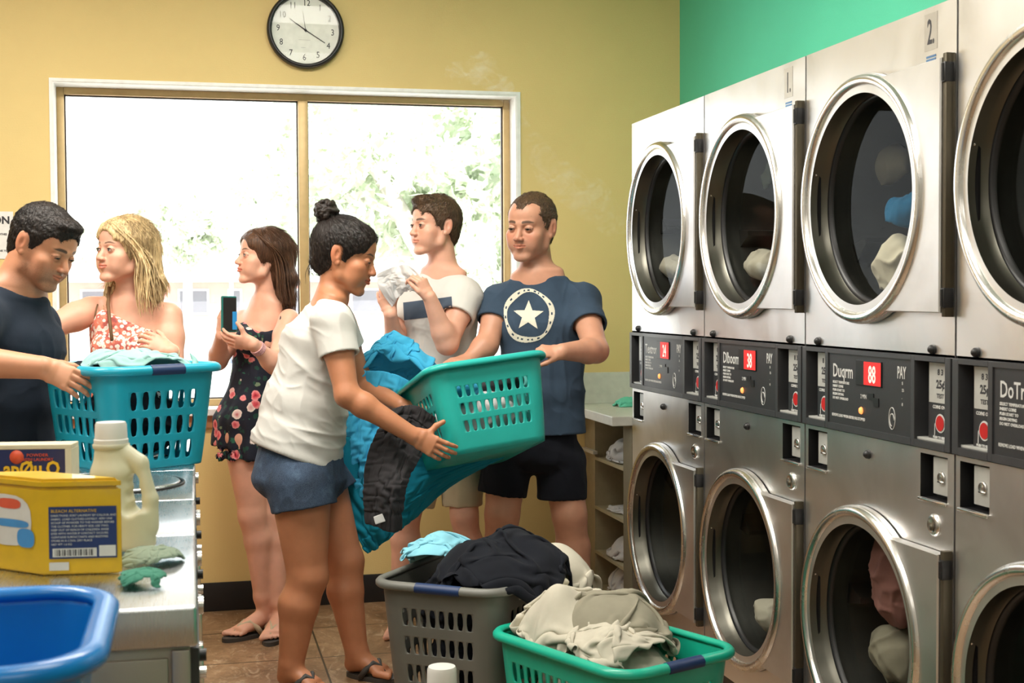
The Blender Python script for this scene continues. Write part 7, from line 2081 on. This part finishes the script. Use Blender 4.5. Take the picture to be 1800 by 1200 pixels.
# navy box behind it
no = P(125, 800, 2.74); no[2] = 0.881
nb = empty('detergent_box', no, 'dark blue carton with big yellow letters behind the yellow box', 'box')
nb.rotation_euler = (0, 0, math.radians(-9))
bx('carton', -0.20, 0.0, 0.0, 0.06, 0.0, 0.172, M_NBOX, nb, 0.002)
bx('top_flap', -0.201, 0.001, -0.001, 0.061, 0.170, 0.180, M_CARD, nb, 0.002)
bx('edge_panel', -0.012, 0.0012, -0.0012, 0.0612, 0.0, 0.171, M_CARD, nb, 0.001)
text_mesh('big_lettering', 'ap\u00d8u.O', (-0.022, -0.0015, 0.118), (1, 0, 0), (0, 0, 1), 0.040, M_PYEL, nb, 0.0004, 'RIGHT', 0.85, 0.0012)
obs = [text_mesh('l', 'POWDER', (-0.045, -0.0015, 0.156), (1, 0, 0), (0, 0, 1), 0.0085, M_PORG, None, 0.0003, 'RIGHT', 1.2), text_mesh('l', 'FRESH LAUNDRY', (-0.035, -0.0015, 0.147), (1, 0, 0), (0, 0, 1), 0.0085, M_PORG, None, 0.0003, 'RIGHT', 1.0)]
join_meshes('small_lettering', obs, nb)
side_mark = bmesh.new(); bm_lathe(side_mark, [(0, 0.0005), (0.014, 0.0005), (0.014, 0)], (-0.108, 0, 0.155), (0, -1, 0), 24); bm_obj('orange_dot', side_mark, M_PORG, nb)

M_JUG = plastic('milky_jug', srgb(226, 222, 196), 0.35, 0.3)
M_CAPW = plastic('white_cap', srgb(232, 230, 224), 0.35, 0.15)
def jug(name, label, base, ax, H, w, d, ck=1.0):
    """detergent jug: body with shoulder sloping to the neck on the left, handle loop on the right; ax = direction of the handle side"""
    root = empty(name, base, label, 'bottle'); ax = nrm(ax); ay = np.cross(Z3, ax)
    T = lambda x, y, z: np.asarray(base)+ax*x+ay*y+Z3*z
    k = H/0.245
    ops = [('+', 0, seg(T(0, 0, 0.016*k), T(0, 0, 0.075*k), w/2-0.0, d/2, w/2, d/2, ax, 0.32)),
           ('+', 0.015, seg(T(-0.016*k, 0, 0.07*k), T(-0.020*k, 0, 0.15*k), w*0.34, d*0.46, w*0.30, d*0.40, ax, 0.5)),
           ('+', 0.02, seg(T(-0.020*k, 0, 0.15*k), T(-0.022*k, 0, 0.196*k), w*0.30, d*0.40, 0.030*k, 0.030*k, ax, 0.4)),
           ('+', 0.008, rc(T(0.000*k, 0, 0.190*k), T(0.034*k, 0, 0.168*k), 0.017*k, 0.015*k)), ('+', 0.008, rc(T(0.034*k, 0, 0.168*k), T(0.053*k, 0, 0.10*k), 0.014*k, 0.014*k)), ('+', 0.008, rc(T(0.053*k, 0, 0.10*k), T(0.050*k, 0, 0.05*k), 0.014*k, 0.018*k)),
           ('-', 0.008, rc(T(0.026*k, -0.08, 0.085*k), T(0.026*k, 0.08, 0.085*k), 0.0115*k, 0.0115*k)), ('-', 0.008, rc(T(0.024*k, -0.08, 0.135*k), T(0.024*k, 0.08, 0.135*k), 0.010*k, 0.010*k)), ('-', 0.006, rc(T(0.025*k, -0.08, 0.11*k), T(0.025*k, 0.08, 0.11*k), 0.0125*k, 0.0125*k)),
           ('&', 0.004, half(T(0, 0, 0.001), (0, 0, -1)))]
    V, Q = build_sdf(ops, 0.0025); V = smooth_mesh(V, Q, 2)
    np_mesh('jug_body', V, Q, M_JUG, root, None, base)
    bm = bmesh.new(); c = -0.022*k
    bm_lathe(bm, [(0.026*k*ck, 0.192*k), (0.033*k*ck, 0.196*k), (0.034*k*ck, 0.203*k), (0.030*k*ck, 0.206*k)], tuple(ax*c), n=32, cap=False); bm_obj('neck_flange', bm, M_JUG, root, smooth=True)
    bm = bmesh.new(); n = 60
    pr = [(0.0315*k, 0.204*k), (0.0315*k, 0.212*k), (0.0295*k, 0.214*k), (0.0285*k, 0.240*k), (0.0265*k, 0.2445*k), (0.0, 0.245*k)]
    pr = [(a_*ck, b_) for a_, b_ in pr]
    bm_lathe(bm, pr, tuple(ax*c), n=n, cap=False)
    for v_ in bm.verts:       # fine ribs around the cap
        q = np.array(v_.co)-ax*c; r_ = math.hypot(q[0], q[1])
        if 0.028*k*ck < r_ and q[2] > 0.213*k and q[2] < 0.242*k: 
            a = math.atan2(q[1], q[0]); s_ = 1+0.012*math.cos(30*a); v_.co.x = ax[0]*c+q[0]*s_; v_.co.y = ax[1]*c+q[1]*s_
    bm_obj('cap', bm, M_CAPW, root, autos=35)
    return root
jb = (P(218, 966, 2.53))*[1, 1, 0]+[0, 0, 0.881]
jug('detergent_jug', 'white plastic jug with a handle and white cap behind the yellow box', jb, V3(1, 0, 0.12), 0.245, 0.122, 0.085)
j2 = P(800, 1200, 3.52)*[1, 1, 0]
jug('detergent_jug', 'big white-capped jug on the floor in front of the grey hamper', j2, V3(1, 0, -0.3), 0.395, 0.19, 0.14, 0.82)
# phone in the floral woman's hands
ph = P(402, 552, 5.20)
phr = empty('phone', ph, 'phone in a teal case held upright by the floral romper woman', 'phone')
Rp = np.stack([nrm(VR*0.62-VF*0.78*-1.0), nrm(np.cross(VU, nrm(VR*0.62-VF*0.78*-1.0))), VU], 1)
phr.matrix_world = Matrix(((*Rp[0], ph[0]), (*Rp[1], ph[1]), (*Rp[2], ph[2]), (0, 0, 0, 1)))
bx('case', -0.036, 0.036, -0.006, 0.006, -0.070, 0.070, plastic('teal_phone_case', srgb(30, 110, 104), 0.4), phr, 0.005)
bx('screen', -0.032, 0.032, -0.0072, -0.0058, -0.064, 0.064, M_BLACK, phr, 0.0008)
bx('blue_strip', 0.012, 0.034, -0.009, -0.0070, -0.060, 0.010, plastic('bright_blue_strip', srgb(40, 150, 220), 0.4), phr, 0.001)

# ------------------------------------------------------------------ thin steam in the air near the wall
def steam(name, label, pts, seed, dens):
    ops = [('+', 0.02 if i else 0, rc(a, b, ra, rb)) for i, ((a, ra), (b, rb)) in enumerate(zip(pts, pts[1:]))]
    V, Q = build_sdf(ops, 0.02); o = V.mean(0)
    m = bpy.data.materials.new(name); m.use_nodes = True; nt = m.node_tree
    for n_ in list(nt.nodes): nt.nodes.remove(n_)
    out = nt.nodes.new('ShaderNodeOutputMaterial'); vs = nt.nodes.new('ShaderNodeVolumeScatter'); vs.inputs['Color'].default_value = (1, 1, 1, 1); vs.inputs['Anisotropy'].default_value = 0.3
    n1 = noise(nt, coords(nt, scale=(1, 1, 1.4)), 9.0, 4, 0.6, 2.5)
    d_ = ramp(nt, n1, [(0.50, (0, 0, 0)), (0.68, (1, 1, 1))])
    link(nt, math_n(nt, 'MULTIPLY', d_, dens), vs.inputs['Density']); link(nt, vs.outputs[0], out.inputs['Volume'])
    ob = np_mesh(name, V, Q, m, None, None, o); ob.location = tuple(map(float, o)); tag(ob, label, 'steam', None, 'stuff'); return ob
steam('steam', 'faint white wisp of steam on the yellow wall above the right window pane', [(P(800, 128, 5.8), 0.05), (P(845, 120, 5.8), 0.07), (P(880, 150, 5.8), 0.05), (P(925, 215, 5.8), 0.03)], 1, 7.0)
steam('steam', 'faint steam drifting beside the head of the star-tee man', [(P(940, 250, 5.75), 0.05), (P(975, 310, 5.75), 0.08), (P(1040, 350, 5.75), 0.09), (P(1085, 400, 5.75), 0.06)], 2, 3.5)
